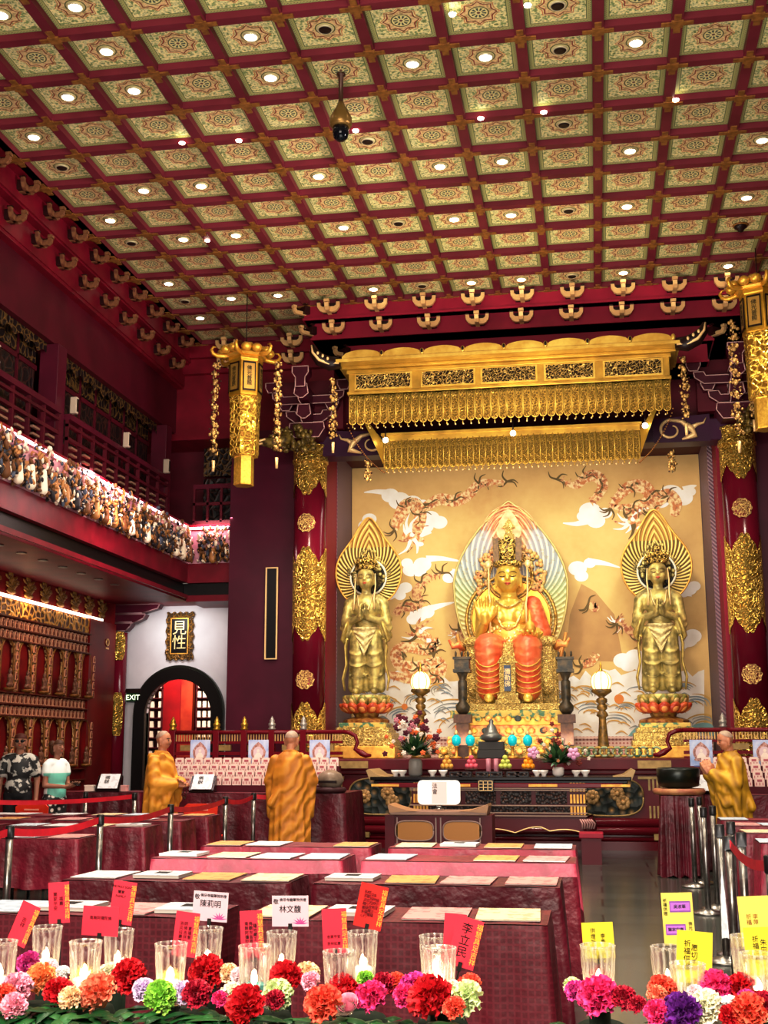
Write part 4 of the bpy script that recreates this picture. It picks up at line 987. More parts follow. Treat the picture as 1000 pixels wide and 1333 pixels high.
for q_ in (-1, 1): m.tube([(q_*.26, -.16, 1.74), (q_*.2, -.27, 1.5), (q_*.12, -.29, 1.32), (0, -.3, 1.26)], [.02, .024, .024, .03], 7); m.tube([(q_*.22, -.16, 1.78), (q_*.1, -.26, 1.68), (0, -.28, 1.64)], .018, 6)
m.build('necklace', mat('jewelled gold', '#f6e59a', .35, .4, '#b8923c', 24), t)
m = MB(); m.grid(lambda u, v: ((u-.5)*.26*(1+.2*v), -.5-.05*sin(PI*u)-.01*sin(30*u)-.14*min(1, v*2), 1.02-.9*v), 14, 12); m.build('centre_cloth', M_gcarv, t)
# crown
m = MB(); m.lathe([(.235, 2.36), (.25, 2.38), (.25, 2.43), (.235, 2.45)], 28, (0, -.1, 0)); m.lathe([(.2, 2.45), (.2, 2.8), (.17, 2.83), (.01, 2.83)], 28, (0, -.08, 0)); m.ell((0, -.29, 2.62), (.12, .05, .2), 14, 10); m.ell((0, -.3, 2.8), (.06, .04, .08), 10, 8)
m.build('crown', M_crown, t)
for q_ in (-1, 1): MB().prism([(q_*.14, 2.44), (q_*.24, 2.44), (q_*.25, 2.88), (q_*.2, 2.84), (q_*.15, 2.87)], 'y', -.24, -.16).build('crown_flap', mat('dark crown flap', '#4a3416', .5, .3, '#6b5024', 20), t)
m = MB()
for q_ in (-1, 1):
    m.tube([(q_*.26, -.14, 2.4), (q_*.34, -.16, 2.42), (q_*.4, -.16, 2.4)], .02, 6); m.ell((q_*.34, -.16, 2.4), (.06, .03, .07), 8, 6)
    m.tube([(q_*.33, -.16, 2.38), (q_*.33, -.2, 1.9), (q_*.3, -.26, 1.7), (q_*.31, -.34, 1.2)], [.014, .018, .02, .014], 6)
m.build('crown_tassel', M_paleg, t)
m = MB(); m.lathe([(.05, 1.16), (.09, 1.18), (.1, 1.24), (.07, 1.32), (.03, 1.37), (.035, 1.42), (.005, 1.56)], 14, (.38, -.66, 0)); m.build('held_reliquary', M_goldp, t)
# mandorla
M_bh = halo_mat('buddha mandorla', 1.75, 'paint')
P = almond(1.0, .55, 2.12, 3.62, 48, 1.1); MB().prism(P, 'y', .40, .46).build('mandorla', M_bh, t)
m = MB(); Q = [(x, .39, z) for x, z in P]; m.tube(Q+[Q[0]], .02, 6)
m.mat(1)
for rr, c_, w in ((.78, 1.5, .03), (.70, 1.5, .02), (.40, 2.25, .025), (.36, 2.25, .015)): m.tube([(rr*cos(2*PI*k/48), .36, c_+rr*sin(2*PI*k/48)) for k in range(49)], w, 7)
m.build('mandorla_rim', [mat('pale olive rim', '#b9a86a', .5, .2), mat('ring gold', '#d8a84a', .4, .4, '#6a5424', 30)], t)
MB().prism([(.7*cos(2*PI*k/40), 1.5+.7*sin(2*PI*k/40)) for k in range(40)], 'y', .37, .39).build('body_disc', mat('disc gold', '#dfa93e', .4, .5, '#c48a2c', 4), t)
m = MB(); R = random.Random(8)
for k in range(110):
    s = R.choice((-1, 1)); a = R.uniform(.15, 2.0); r = R.uniform(.42, .62); m.ell((s*r*sin(a), .34, 2.22+r*cos(a)), (.045, .03, .045), 6, 5)
m.build('mandorla_leaf', mat('painted leaf relief', '#b8a860', .5, .1, '#c98a5c', 14), t, kind='stuff')
m = MB(); m.prism(almond(.22, 2.88, 3.05, 3.48, 16), 'y', .34, .38); m.mat(1); m.prism([(-.09, 2.92), (.09, 2.92), (.09, 3.0), (.06, 3.02), (.06, 3.1), (.12, 3.12), (0, 3.3), (-.12, 3.12), (-.06, 3.1), (-.06, 3.02), (-.09, 3.0)], 'y', .3, .34); m.mat(0)
for k in range(5): m.tube([( (.27+.06*k)*sin(-1.3+2.6*i/14), .37, 3.02+(.3+.075*k)*cos(-1.3+2.6*i/14)-.02*k) for i in range(15)], .011, 5)
m.build('top_medallion', [mat('medallion salmon', '#d9865a', .5, .1, '#e6b07a', 12), M_gcarv], t)
for q_ in (-1, 1):
    m = MB()
    for k in range(5): m.tube([(q_*(.95-.02*k), .33, 1.25-.1*k), (q_*(.86-.06*k), .30, .9-.03*k), (q_*(.78-.07*k), .28, .6), (q_*(.68-.05*k), .26, .3)], [.03, .035, .035, .03], 6)
    m.build('flame_wing', mat('flame gold', '#e2a85a', .45, .3, '#c07a3a', 10), t)
    m = MB(); m.box(q_*.62-.15, q_*.62+.15, -.2, .2, .0, .95).box(q_*.62-.1, q_*.62+.1, -.35, -.2, .25, 1.0); m.ell((q_*.62, -.3, .3), (.12, .1, .14), 12, 8); m.ell((q_*.62, -.25, 1.05), (.2, .2, .1), 14, 8)
    m.build('throne_arm', M_gcarv, t)
    m = MB(); m.tube([(q_*.78, -.2, .95), (q_*.86, -.3, 1.02), (q_*.95, -.3, .98), (q_*1.02, -.3, 1.1)], [.06, .07, .05, .02], 8); m.build('throne_dragon', M_redg, t)
MB().box(-.8, .8, .05, .38, 0, 1.15).box(-.55, .55, -.5, .1, .0, .72).build('throne_back', M_gcarv, t)
m = MB(); m.box(-.13, .13, -.86, -.8, .16, .68).box(-.2, .2, -.9, -.78, 0, .06).box(-.17, .17, -.88, -.78, .06, .16); m.prism([(-.17, .66), (.17, .66), (.1, .76), (0, .8), (-.1, .76)], 'y', -.87, -.79); m.build('tablet_stand', M_gcarv, t)
o = MB().box(-.055, .055, -.875, -.86, .2, .62).build('name_tablet', mat('slate blue tablet', '#4b5568', .5), t); lettering('彌勒佛', .1, M_paleg, o, (0, -.88, .41), vertical=True)
# Buddha pedestal tiers
h = BZ-STZ-.002
tiers(BX, QY-.05, STZ+.001, [(2.3, 1.7, h*.22, 0), (2.0, 1.62, h*.18, 2), (1.75, 1.58, h*.2, 1), (1.7, 1.56, h*.14, 3), (1.9, 1.62, h*.14, 2), (1.72, 1.6, h*.12, 0)], 'many tiered carved and painted base under the seated Buddha', [M_gcarv, M_redg, M_green, M_goldp])
m = MB(); R = random.Random(6)
to = [o for o in COL.objects if o.name.startswith('tiered_base')][-1]
for j, (zz, yy, n, w) in enumerate(((h*.72, -.86, 11, .8), (h*.5, -.84, 9, .75), (h*.3, -.87, 13, .95), (h*.12, -.9, 13, 1.05))):
    mm = MB(); mm.mat(0)
    for k in range(n):
        mm.mat(R.randrange(4)); mm.ell((lerp(-w, w, k/(n-1)), yy, zz), (.06, .035, .05), 8, 6)
    mm.build('carved_boss', [M_redg, M_goldp, M_green, mat('dark slate boss', '#3d4440', .5)], to)
# dark carved posts flanking the throne
M_post = mat('dark patinated post', '#2b2a22', .45, .2, '#5a4a30', 12, .3, 30)
for px, side in ((603, 'left'), (738, 'right')):
    a = aY(px, 938, 20.02); b_ = aY(px, 853, 20.02); H_ = b_.z-STZ
    t = thing('carved_post', 'tall dark carved incense post with square head, %s of the throne' % side, 'post', (a.x, 20.02, STZ+.002)); z = H_
    MB().box(-.13, .13, -.13, .13, 0, .1).box(-.1, .1, -.1, .1, .1, z*.36).box(-.14, .14, -.14, .14, z*.34, z*.42).build('base', mat('post base brown', '#4a2a1e', .45, .1, '#6a4428', 14), t)
    MB().lathe([(.06, z*.42), (.11, z*.46), (.12, z*.5), (.06, z*.55), (.075, z*.58), (.075, z*.74), (.05, z*.76), (.09, z*.82), (.12, z*.84)], 16).build('shaft', M_post, t)
    m = MB(); m.box(-.12, .12, -.12, .12, z*.84, z*.97); m.box(-.14, .14, -.14, .14, z*.83, z*.86).box(-.14, .14, -.14, .14, z*.955, z*.98)
    for sx in (-.1, 0, .1): m.ell((sx, -.05, z*1.01), (.02, .02, .05), 6, 6)
    m.build('head', M_post, t)
# globe lamps
M_globe = mat('glowing globe glass', '#fff0c8', .3, 0, es=1.6, emit='#ffe0a0')
for px, side in ((548, 'left'), (785, 'right')):
    a = aY(px, 950, 20.9); g = aY(px, 888, 20.9); t = thing('globe_lamp', 'glowing round globe lamp on a gilt stand, %s of the throne' % side, 'lamp', (a.x, 20.9, STZ+.002)); zc = g.z-STZ
    MB().ell((0, 0, zc), (.165, .165, .18), 24, 16).build('globe', M_globe, t)
    m = MB()
    for k in range(8):
        a_ = PI/4*k; m.tube([(.172*sin(b)*cos(a_), .172*sin(b)*sin(a_), zc-.187*cos(b)) for b in [PI*i/10 for i in range(11)]], .006, 5)
    m.lathe([(.05, zc+.16), (.03, zc+.2), (.015, zc+.24), (.02, zc+.27), (.003, zc+.34)], 10); m.build('cage', M_gold, t)
    m = MB(); m.lathe([(.16, zc-.12), (.17, zc-.16), (.08, zc-.22), (.04, zc-.25), (.09, zc-.28), (.09, zc-.33), (.05, zc-.36), (.085, zc-.39), (.085, zc-.44), (.05, zc-.47), (.08, zc-.5), (.1, zc-.55), (.06, zc-.58), (.06, zc-.66), (.1, .12), (.15, .06), (.17, .03), (.17, 0)], 16); m.build('stand', mat('lamp stand gilt', '#8d6a2c', .4, .4, '#4c3a1e', 14), t)
# ================================================================ LEFT GALLERY
M_post2 = mat('gallery post red', '#5a1226', .4, 0, '#4b0d1f', 2)
posts_y = [11.2, 15.6, 20.05]
lamp_y = [11.4, 13.4, 15.75, 17.75, 19.6]
M_latt = filigree('dark lattice gilt', '#6b4a20', '#140608', 9, .5, .2, .6, thr=(.02, .12))
M_lattd = filigree('dark lattice', '#3c1a14', '#0e0406', 7, .5, .1, .6, thr=(.02, .1))
for k, y in enumerate(lamp_y):
    n = ORD[len(lamp_y)-1-k]; t = thing('gallery_speaker', 'small pale box speaker above the gallery rail, %s from the altar end' % n, 'speaker', (-7.12, y, 6.17))
    MB().box(-.05, .05, .0, .08, 0, .24).build('case', mat('pale speaker', '#b8a894', .5), t, bevel=.01); MB().box(.05, .055, .01, .07, .03, .21).build('grille', M_dark, t)
for k, y in enumerate(posts_y):
    n = ORD[len(posts_y)-1-k]
    t = thing('gallery_post', 'square dark red post on the upper gallery, %s from the altar end' % n, 'post', (-7.38, y, 5.42))
    MB().box(-.14, .14, -.14, .14, 0, 1.69).build('shaft', M_post2, t, bevel=.01); MB().box(-.17, .17, -.17, .17, 0, .1).build('foot', M_maroon, t)
for k in range(2):
    y0 = posts_y[k]+.15; y1 = posts_y[k+1]-.15; n = ORD[1-k]; L = y1-y0
    t = thing('gallery_balustrade', 'dark red fretwork balustrade on the gallery, %s bay from the altar end' % n, 'balustrade', (-7.2, y0, 5.42))
    m = MB(); m.box(-.05, .05, 0, L, .66, .74); m.build('top_rail', M_post2, t)
    m = MB(); m.box(-.04, .04, 0, L, .02, .08).box(-.03, .03, 0, L, .36, .41).box(-.03, .03, 0, L, .56, .6)
    nb = max(2, int(L/.42))
    for q in range(nb+1): yy = L*q/nb; m.box(-.025, .025, max(0, yy-.02), min(L, yy+.02), .08, .66)
    m.build('fretwork', M_maroon, t)
    for q in range(nb): yy = L*(q+.5)/nb; MB().box(-.02, .025, yy-.1, yy+.1, .17, .2).box(-.02, .025, yy-.1, yy+.1, .27, .3).build('slot_trim', mat('dim gilt slot', '#8a6450', .5), t)
    t = thing('lattice_screen', 'dark carved lattice screen at the back of the gallery, %s bay from the altar end' % n, 'screen', (-7.6, y0, 5.42))
    m = MB(); nl = 7
    for q in range(nl):
        a = L*q/nl+.03; b_ = L*(q+1)/nl-.03; m.mat(0); m.box(0, .03, a, b_, .5, 1.3); m.mat(1); m.box(0, .04, a, b_, 1.4, 1.68); m.mat(2); m.box(-.02, .02, a, b_, 0, .5); m.box(-.01, .05, a-.03, a, 0, 1.68)
    m.build('lattice_panel', [M_lattd, M_latt, M_maroon], t)
    MB().box(-.02, .05, 0, L, 1.3, 1.37).build('rail', M_maroon, t)
    t = thing('hanging_fringe', 'gilt carved fringe board under the gallery beam, %s bay from the altar end' % n, 'carving', (-7.42, y0, 6.9))
    MB().grid(lambda u, v: (0, u*L, v*.24+(1-v)*.10*abs(sin(u*L*9))), 60, 3).build('carving', M_latt, t)
# back return of the gallery
t = thing('gallery_balustrade', 'short dark balustrade across the back gallery above the arch', 'balustrade', (-6.95, 20.58, 5.42))
m = MB(); m.box(0, .8, 0, .06, .66, .74); m.build('top_rail', M_post2, t); m = MB(); m.box(0, .8, 0, .05, .02, .08).box(0, .8, 0, .05, .36, .41)
for q in range(4): m.box(.25*q, .25*q+.04, 0, .05, .05, .66)
m.build('fretwork', M_maroon, t)
t = thing('lattice_screen', 'dark lattice screen in the back gallery above the arch', 'screen', (-7.0, 21.3, 5.42))
MB().box(0, .85, 0, .05, 0, 1.0).build('lower_panel', M_lattd, t); MB().box(0, .85, 0, .05, 1.05, 1.6).build('lattice_panel', M_latt, t)
# ---- lit carved frieze: a crowd of carved figures nobody could count
fm = [mat('frieze gold brown', '#a8743c', .5, .1), mat('frieze cream', '#e8d8c0', .5), mat('frieze dark', '#2a2224', .5), mat('frieze brown', '#6e4426', .5), mat('frieze slate', '#4c5060', .5), mat('frieze pink', '#c88a86', .5)]
def frieze(name, p0, p1, nrm, n, lab, seed):
    R = random.Random(seed); p0, p1, nrm = Vector(p0), Vector(p1), Vector(nrm); L = (p1-p0).length; m = MB()
    for k in range(n):
        u = R.random(); z = R.uniform(.02, .62); hump = .42+.16*sin(u*L*7)+.08*sin(u*L*17); 
        if z > hump and R.random() < .75: z = R.uniform(.02, hump)
        c = p0+(p1-p0)*u+Vector((0, 0, z))+nrm*R.uniform(.0, .14)
        w = [(3, 2, 3, 3, 1, 0), (4, 1, 3, 3, 2, 0), (3, 4, 1, 2, 1, 2)][0 if z < .2 else 1 if z < .4 else 2]
        m.cm = R.choices(range(6), w)[0]; rot = Matrix.Rotation(R.uniform(0, PI), 3, 'X') @ Matrix.Rotation(R.uniform(0, PI), 3, 'Z')
        s = R.uniform(.015, .042); m.ell(c, (s*.8, s*R.uniform(.4, 1), s*R.uniform(1, 2.2)), 6, 4, rot)
    for k in range(int(L/.34)):   # standing figures
        u = (k+.5)/int(L/.34); b = p0+(p1-p0)*u+nrm*.1; h = .36+R.uniform(-.06, .1); m.cm = R.choice((0, 3, 1, 2)); m.caps(b+Vector((0, 0, .05)), b+Vector((0, 0, h*.65)), .07, .045, 7); m.cm = R.choice((1, 5, 0)); m.ell(b+Vector((0, 0, h*.65+.07)), .038, 7, 6); m.cm = R.choice((0, 2, 1)); 
        a = R.uniform(-1, 1); m.caps(b+Vector((0, 0, h*.55)), b+Vector((0, .1*a, h*.75)), .022, .018, 5)
    return m.build(name, fm, kind='stuff', label=lab, cat='carving', group=None)
frieze('carved_frieze', (-6.97, 11.5, 4.72), (-6.97, 20.38, 4.72), (1, 0, 0), 3600, 'long brightly lit carved frieze of crowded figures along the left gallery', 1)
frieze('carved_frieze', (-6.8, 20.48, 4.72), (-6.2, 20.48, 4.72), (0, -1, 0), 260, 'short lit carved frieze above the arch at the back', 2)
S('trim_15', MB().box(-7.05, -6.985, -3, 20.5, 4.72, 5.3).box(-7.0, -6.12, 20.5, 20.56, 4.72, 5.3), mat('frieze back pink', '#d8a8b0', .6, 0, '#b8788c', 3))
S('trim_16', MB().box(-6.98, -6.955, 11, 20.42, 5.33, 5.365).box(-6.97, -6.15, 20.47, 20.5, 5.33, 5.365), mat('frieze light line', '#ffd8e0', .5, 0, es=5, emit='#ffd4e0'), 'glowing light line along the gallery edge')
# soffit downlights under the gallery
for k in range(9):
    t = thing('soffit_downlight', 'small recessed light under the gallery, %s from the altar end' % ORD[8-k], 'downlight', (-7.49, 13.2+k*.655, 4.10), group='lights under the gallery')
    MB().lathe([(.07, 0), (.07, -.012), (.05, -.014)], 14).build('ring', M_chrome, t); MB().lathe([(.05, -.004), (.03, -.012), (.001, -.014)], 14).build('lens', mat('dim soffit lens', '#d8c0b0', .4, 0, es=.9, emit='#ffe0d0'), t)
# ---- niche wall
NX = -8.5
M_nred = mat('niche red', '#7e1014', .5, 0, '#5c0a10', 3)
M_nfr = filigree('niche gilt scroll', '#c89a5a', '#4a1a14', 12, .45, .3, .8)
t = thing('niche_wall', 'red wall of gilded arched niches and rows of tiny Buddha tablets', 'wall shelf', (NX, 0, 0))
Y0, Y1 = 14.6, 19.8
MB().box(-.06, -.02, Y0, Y1, .02, 4.08).build('back_panel', M_nred, t)
MB().box(-.02, .03, Y0, Y1, 3.44, 3.70).build('gilt_cornice', filigree('gilt cornice', '#e8b04c', '#5a2a10', 8, .4, .4, .9), t)
MB().box(-.0, .07, Y0, Y1+.5, 3.72, 3.755).build('light_strip', mat('cornice light strip', '#fff0dc', .4, 0, es=3.5, emit='#ffe4c4'), t)
m = MB()
for z in (3.43, 3.265, 3.10, 2.335, 2.17, 2.0, 1.2, 1.02): m.box(-.02, .09, Y0, Y1, z, z+.018)
m.build('shelf_board', mat('niche shelf', '#5a2014', .45), t)
ny = [17.43+.575*k for k in range(-5, 5)]
for z0, h_ in ((2.36, .76), (1.24, .76)):
    for k, y in enumerate(ny):
        w = .205; P = [(y-.27, z0), (y-w, z0)]+[(y-w*cos(PI*i/12), z0+h_-.22+w*sin(PI*i/12)*1.1) for i in range(13)]+[(y+w, z0), (y+.27, z0), (y+.27, z0+h_), (y-.27, z0+h_)]
        m = MB(); m.prism(P, 'x', .0, .04); m.mat(1); Q = [(.045, p[0], p[1]) for p in P[1:16]]; m.tube(Q, .014, 5); m.build('niche_arch', [M_nfr, M_goldbr], t)
sbm = MB(); sbm.ell((0, 0, .05), (.05, .11, .06), 12, 8); sbm.ell((0, 0, .16), (.045, .07, .1), 12, 8); sbm.ell((0, 0, .29), (.04, .042, .05), 12, 8); sbm.ell((0, 0, .34), (.02, .02, .02), 8, 6)
for q_ in (-1, 1): sbm.caps((0, q_*.07, .22), (.03, q_*.04, .1), .025, .02, 7)
sb = blob('niche_statue', sbm, mat('small gilt buddha', '#8a5a40', .5, .2, '#5a3424', 20), None, .012, 2); sbme = sb.data; bpy.data.objects.remove(sb)
lom = MB().lathe([(.05, 0), (.1, .02), (.11, .05), (.07, .06)], 14).mesh('lotus_seat', M_goldbr)
for j, z0 in enumerate((2.36, 1.24)):
    for k, y in enumerate(ny):
        lab = 'small gilt seated Buddha in the %s niche row, %s niche from the red end panel' % (('upper', 'lower')[j], ORD[9-k])
        t2 = thing('niche_statue', lab, 'statue', (NX+.1, y, z0), group='seated niche Buddhas'); t2.scale = (.8, .8, .8); obj('figure', sbme, (0, 0, .06), parent=t2); obj('lotus_seat', lom, (0, 0, 0), parent=t2)
tbm = MB(); tbm.mat(0); tbm.prism([(-.048, 0), (.048, 0), (.048, .09), (.03, .125), (0, .137), (-.03, .125), (-.048, .09)], 'x', 0, .03); tbm.mat(1); tbm.ell((.03, 0, .05), (.015, .03, .04), 8, 6); tbm.ell((.032, 0, .1), (.012, .018, .02), 8, 6)
tbme = tbm.mesh('buddha_tablet', [mat('tablet pale gilt', '#d89c78', .4, .2), mat('tablet dark figure', '#6a3020', .5)])
for r_, z in enumerate((3.284, 3.118, 2.19, 2.02)):
    for k in range(23):
        y = 16.55+k*.1435
        obj('buddha_tablet', tbme, (NX-.0, y, z), 'tiny pale Buddha tablet, %s shelf from the top, %s from the red end panel' % (ORD[r_], ORD[22-k]), 'tablet', 'tiny Buddha tablets on the niche wall')
for j, z0 in enumerate((2.36, 1.24)):
    for k, y in enumerate(ny[4:]):
        for i in range(5):
            obj('buddha_tablet', tbme, (NX+.045, y+.2875, z0+.02+i*.148), 'tiny Buddha tablet on the %s pier of the %s niches, %s from its top' % (ORD[5-k], ('upper', 'lower')[j], ORD[4-i]), 'tablet', 'tiny Buddha tablets on the niche piers', sc=(.6, .8, .9))
# gilt flame ornaments above
fl = MB(); R = random.Random(2)
for k in range(26):
    a = R.uniform(-1.2, 1.2); r = R.uniform(.03, .2); fl.ell((.02, r*sin(a)*.7, .06+r*1.5*cos(a)), (.02, R.uniform(.015, .03), R.uniform(.03, .06)), 6, 5, Matrix.Rotation(-a, 3, 'X'))
fl.ell((.02, 0, .05), (.03, .09, .05), 10, 6); flm = fl.mesh('flame_ornament', mat('dim gilt flame', '#b88a40', .45, .3, '#6a4420', 20))
for k in range(10): obj('flame_ornament', flm, (NX-.02, 15.5+k*.575-.28, 3.78), 'gilt flame ornament above the lit cornice, %s from the red end panel' % ORD[9-k], 'ornament', 'gilt flame ornaments', sc=(1, 1.7, .95))
S('trim_17', MB().box(NX-.1, NX+.05, 19.8, 20.95, 0, 3.72), mat('end panel red', '#7a0e10', .4, 0, '#5a080c', 1.5), 'plain red end panel of the niche wall')
S('trim_18', MB().box(NX-.1, NX-.03, 14.6, 21.4, 3.72, 4.1), M_nred)
S('trim_19', MB().box(NX-.1, NX+.02, -3, 14.6, 0, 4.1), M_nred)
tl = thing('gilt_emblem', 'small gilt emblem shining at the top of the red end panel', 'emblem', (NX+.055, 20.55, 3.25))
m = MB(); m.box(0, .012, -.06, .06, 0, .03); m.build('base', M_brt, tl); m = MB(); m.tube([(.01, .06*cos(2*PI*k/12), .12+.06*sin(2*PI*k/12)) for k in range(13)], .012, 5); m.build('ring', M_brt, tl)
# wall column by the arch
t = thing('wall_column', 'dark red half column with two gold plaques beside the arched doorway', 'column', (-8.5, 21.22, 0), kind='thing')
MB().lathe([(.16, 0), (.16, 3.6)], 24).build('shaft', M_colred, t)
for zc, h_ in ((2.14, .38), (3.36, .26)):
    P = [(.11*cos(a)*(1 if abs(cos(a)) > .2 else 1), zc+h_*sin(a)) for a in [2*PI*k/24 for k in range(24)]]
    m = MB(); m.grid(lambda u, v: (.175*cos(-PI/2+(u-.5)*1.3*(1-.5*abs(2*v-1)**3)+.5), .175*sin(-PI/2+(u-.5)*1.3*(1-.5*abs(2*v-1)**3)+.5), zc-h_+2*h_*v), 10, 14); m.build('gold_plaque', M_emb, t)
t = thing('corner_bracket', 'stacked dark red corner bracket with pale edges above the white wall', 'bracket', (-8.45, 21.2, 3.62))
for k, (z, w) in enumerate(((0, .2), (.14, .45), (.32, .72))):
    m = MB(); oprism(m, [(-.1, z), (w*.6, z), (w, z+.08), (w+.04, z+.16), (-.1, z+.16)], 'y', -.12, .1, .012); m.build('tier', [M_plum, mat('grey pink edge', '#8a6468', .5)], t)
# plaque
q = aY(234, 828, 21.46); t = thing('calligraphy_plaque', 'dark plaque with gold calligraphy in a carved bronze frame above the arch', 'plaque', (q.x, 21.49, q.z))
W_, H_ = .255, .43
m = MB(); P = []
for k in range(80):
    u = k/80*4; s, f = int(u), u-int(u); wob = .018*sin(f*PI*9)
    P.append([(lerp(-W_, W_, f), H_+wob), (W_+wob, lerp(H_, -H_, f)), (lerp(W_, -W_, f), -H_+wob), (-W_+wob, lerp(-H_, H_, f))][s])
m.prism(P, 'y', -.04, 0); m.build('frame', filigree('plaque frame bronze', '#9a7034', '#3c2410', 16, .45, .3), t)
m = MB(); m.box(-.15, .15, -.05, -.03, -.31, .31); o = m.build('panel', M_black, t); m = MB()
for (a, b_, c_, d) in ((-.17, -.15, -.33, .33), (.15, .17, -.33, .33), (-.15, .15, -.33, -.31), (-.15, .15, .31, .33)): m.box(a, b_, -.055, -.03, c_, d)
m.build('inner_trim', M_goldp, t); lettering('見性', .28, mat('gold calligraphy', '#e8d29a', .4, .3), o, (0, -.053, -.0), vertical=True, spacing=.95)
# exit sign
q = aY(168, 908, 21.3); t = thing('exit_sign', 'dark green EXIT sign box on the white wall beside the arch', 'sign', (q.x+.05, 21.42, q.z))
o = MB().box(-.13, .13, -.06, .05, -.07, .08).build('case', mat('exit green', '#1c3a22', .4), t, bevel=.006); lettering('EXIT', .13, mat('exit letters', '#f4ffe8', .4, 0, es=1.6, emit='#eaffd0'), o, (0, -.064, 0))
MB().box(-.14, .14, -.07, .05, .085, .16).build('hood', M_dark, t)
# shelves beyond the arch
M_cream = mat('cream tablet', '#e0d4bc', .5)
for sx, x0, x1, lab in ((0, -8.62, -8.33, 'lit shelf of small pale tablets seen through the arch, left side'), (1, -7.66, -7.1, 'lit shelf of small pale tablets seen through the arch, right side')):
    t = thing('tablet_shelf', lab, 'shelf', ((x0+x1)/2, 23.3, 0)); w = (x1-x0)/2; m = MB(); b_ = MB()
    m.box(-w, -w+.03, -.12, .12, 0, 3.2).box(w-.03, w, -.12, .12, 0, 3.2).box(-w, w, .1, .13, 0, 3.2); b_ = MB()
    for k in range(14): m.box(-w, w, -.12, .12, .4+k*.19, .42+k*.19)
    m.build('case', mat('shelf dark red', '#4a1418', .5), t)
    for k in range(14):
        b_ = MB(); nn = int(2*w/.1)
        for i in range(nn): xx = -w+.06+i*(2*w-.12)/max(1, nn-1); b_.box(xx-.035, xx+.035, -.1, -.04, .42+k*.19, .42+k*.19+.12)
        b_.build('tablet_row', M_cream, t, kind='stuff')
# ================================================================ CLOTH-COVERED TABLES
def cloth_mat(name, a, b_, grid=0):
    nt = NT(name); n = nt.noise(2.2, 4, .6); c = nt.ramp(n, [(.36, lin(a)), (.62, lin(b_))])  # lighter noise patches paint the cloth's pinkish sheen into the colour
    v = nt.voro(7); c = nt.mix(nt.math('MULTIPLY', nt.math('LESS_THAN', v, .28), .35), c, lin(b_))
    if grid:
        X, Y, Z = nt.sep()
        g = nt.math('MAXIMUM', nt.math('GREATER_THAN', nt.math('SINE', nt.math('MULTIPLY', X, 210)), .55), nt.math('GREATER_THAN', nt.math('SINE', nt.math('MULTIPLY', Z, 210)), .55))
        c = nt.mix(nt.math('MULTIPLY', g, .35), c, lin('#7a2030'))
    nt.bump(nt.math('ADD', nt.noise(3, 4, .6), nt.math('MULTIPLY', nt.noise(14, 3), .3)), .22 if grid else .6, .06)
    return nt.fin(c, .46)
M_cl1 = cloth_mat('crimson grid cloth', '#4c0816', '#5c0c1c', 1)
M_cl2 = cloth_mat('crimson damask cloth', '#560818', '#80182e')
M_cl3 = cloth_mat('dark damask cloth', '#420612', '#680f24')
M_legs = mat('grey table leg', '#3a3a3c', .4, .6)
def cloth_mesh(w, d, z, drop, seed, fold=.03):
    R = random.Random(seed); ph = [R.uniform(0, 6) for _ in range(6)]
    m = MB(); nx, ny = 40, 14
    per = []
    for i in range(nx): per.append((lerp(-w/2, w/2, i/nx), -d/2, 0, -1))
    for i in range(ny): per.append((w/2, lerp(-d/2, d/2, i/ny), 1, 0))
    for i in range(nx): per.append((lerp(w/2, -w/2, i/nx), d/2, 0, 1))
    for i in range(ny): per.append((-w/2, lerp(d/2, -d/2, i/ny), -1, 0))
    N = len(per); rows = 12; v = []; f = []
    for j in range(rows):
        t_ = j/(rows-1)
        for i, (x, y, a, b_) in enumerate(per):
            cor = math.exp(-((min(abs(x-w/2), abs(x+w/2))+min(abs(y-d/2), abs(y+d/2)))/.12)**2)
            s = x*a*0+i/N*2*PI
            amp = fold*t_**.8*(sin(s*19+ph[0])*.5+sin(s*31+ph[1]+t_)*.35+sin(s*7+ph[2])*.5)+cor*.05*t_**.8+.012*(1 if t_ > .04 else 0)*t_
            dx, dy = a, b_
            if cor > .3: 
                q = Vector((x, y)).normalized(); dx, dy = (q.x, q.y) if a == 0 and b_ == 0 else ((1 if x > 0 else -1)*.7*(1 if cor > .6 else abs(a)+.3), (1 if y > 0 else -1)*.7*(1 if cor > .6 else abs(b_)+.3))
            v.append((x+dx*amp, y+dy*amp, z-drop*t_*(1+.02*sin(s*9+ph[3]))-(.004 if j == 0 else 0)))
    for j in range(rows-1):
        for i in range(N): k = (i+1) % N; f.append((j*N+i, (j+1)*N+i, (j+1)*N+k, j*N+k))
    m.add(v, f, True)
    m.grid(lambda u, q: (lerp(-w/2, w/2, u), lerp(-d/2, d/2, q), z+.003*sin(u*23+ph[4])*sin(q*5+ph[5])), 24, 6)
    return m
_tabletpl = [None]
def table(x0, x1, y0, d, z, drop, m, lab, clab, seed, group, fold=.03):
    w = x1-x0; cx_, cy_ = (x0+x1)/2, y0+d/2
    t = thing('folding_table', lab, 'table', (cx_, cy_, 0), group=group[0])
    MB().box(-w/2+.01, w/2-.01, -d/2+.01, d/2-.01, z-.04, z-.012).build('table_top', mat('table board', '#3a2c28', .6), t)
    for sx in (-1, 1):
        for sy in (-1, 1): MB().cyl((sx*(w/2-.1), sy*(d/2-.07), 0), (sx*(w/2-.1), sy*(d/2-.07), z-.04), .016, .016, 8).build('leg', M_legs, t)
    return cloth_mesh(w, d, z, drop, seed, fold).build('tablecloth', m, loc=(cx_, cy_, 0), label=clab, cat='tablecloth', group=group[1])
TB = []   # (x0,x1,y0,d,z,label of the table row)
gA = ('prayer tables', 'crimson tablecloths')
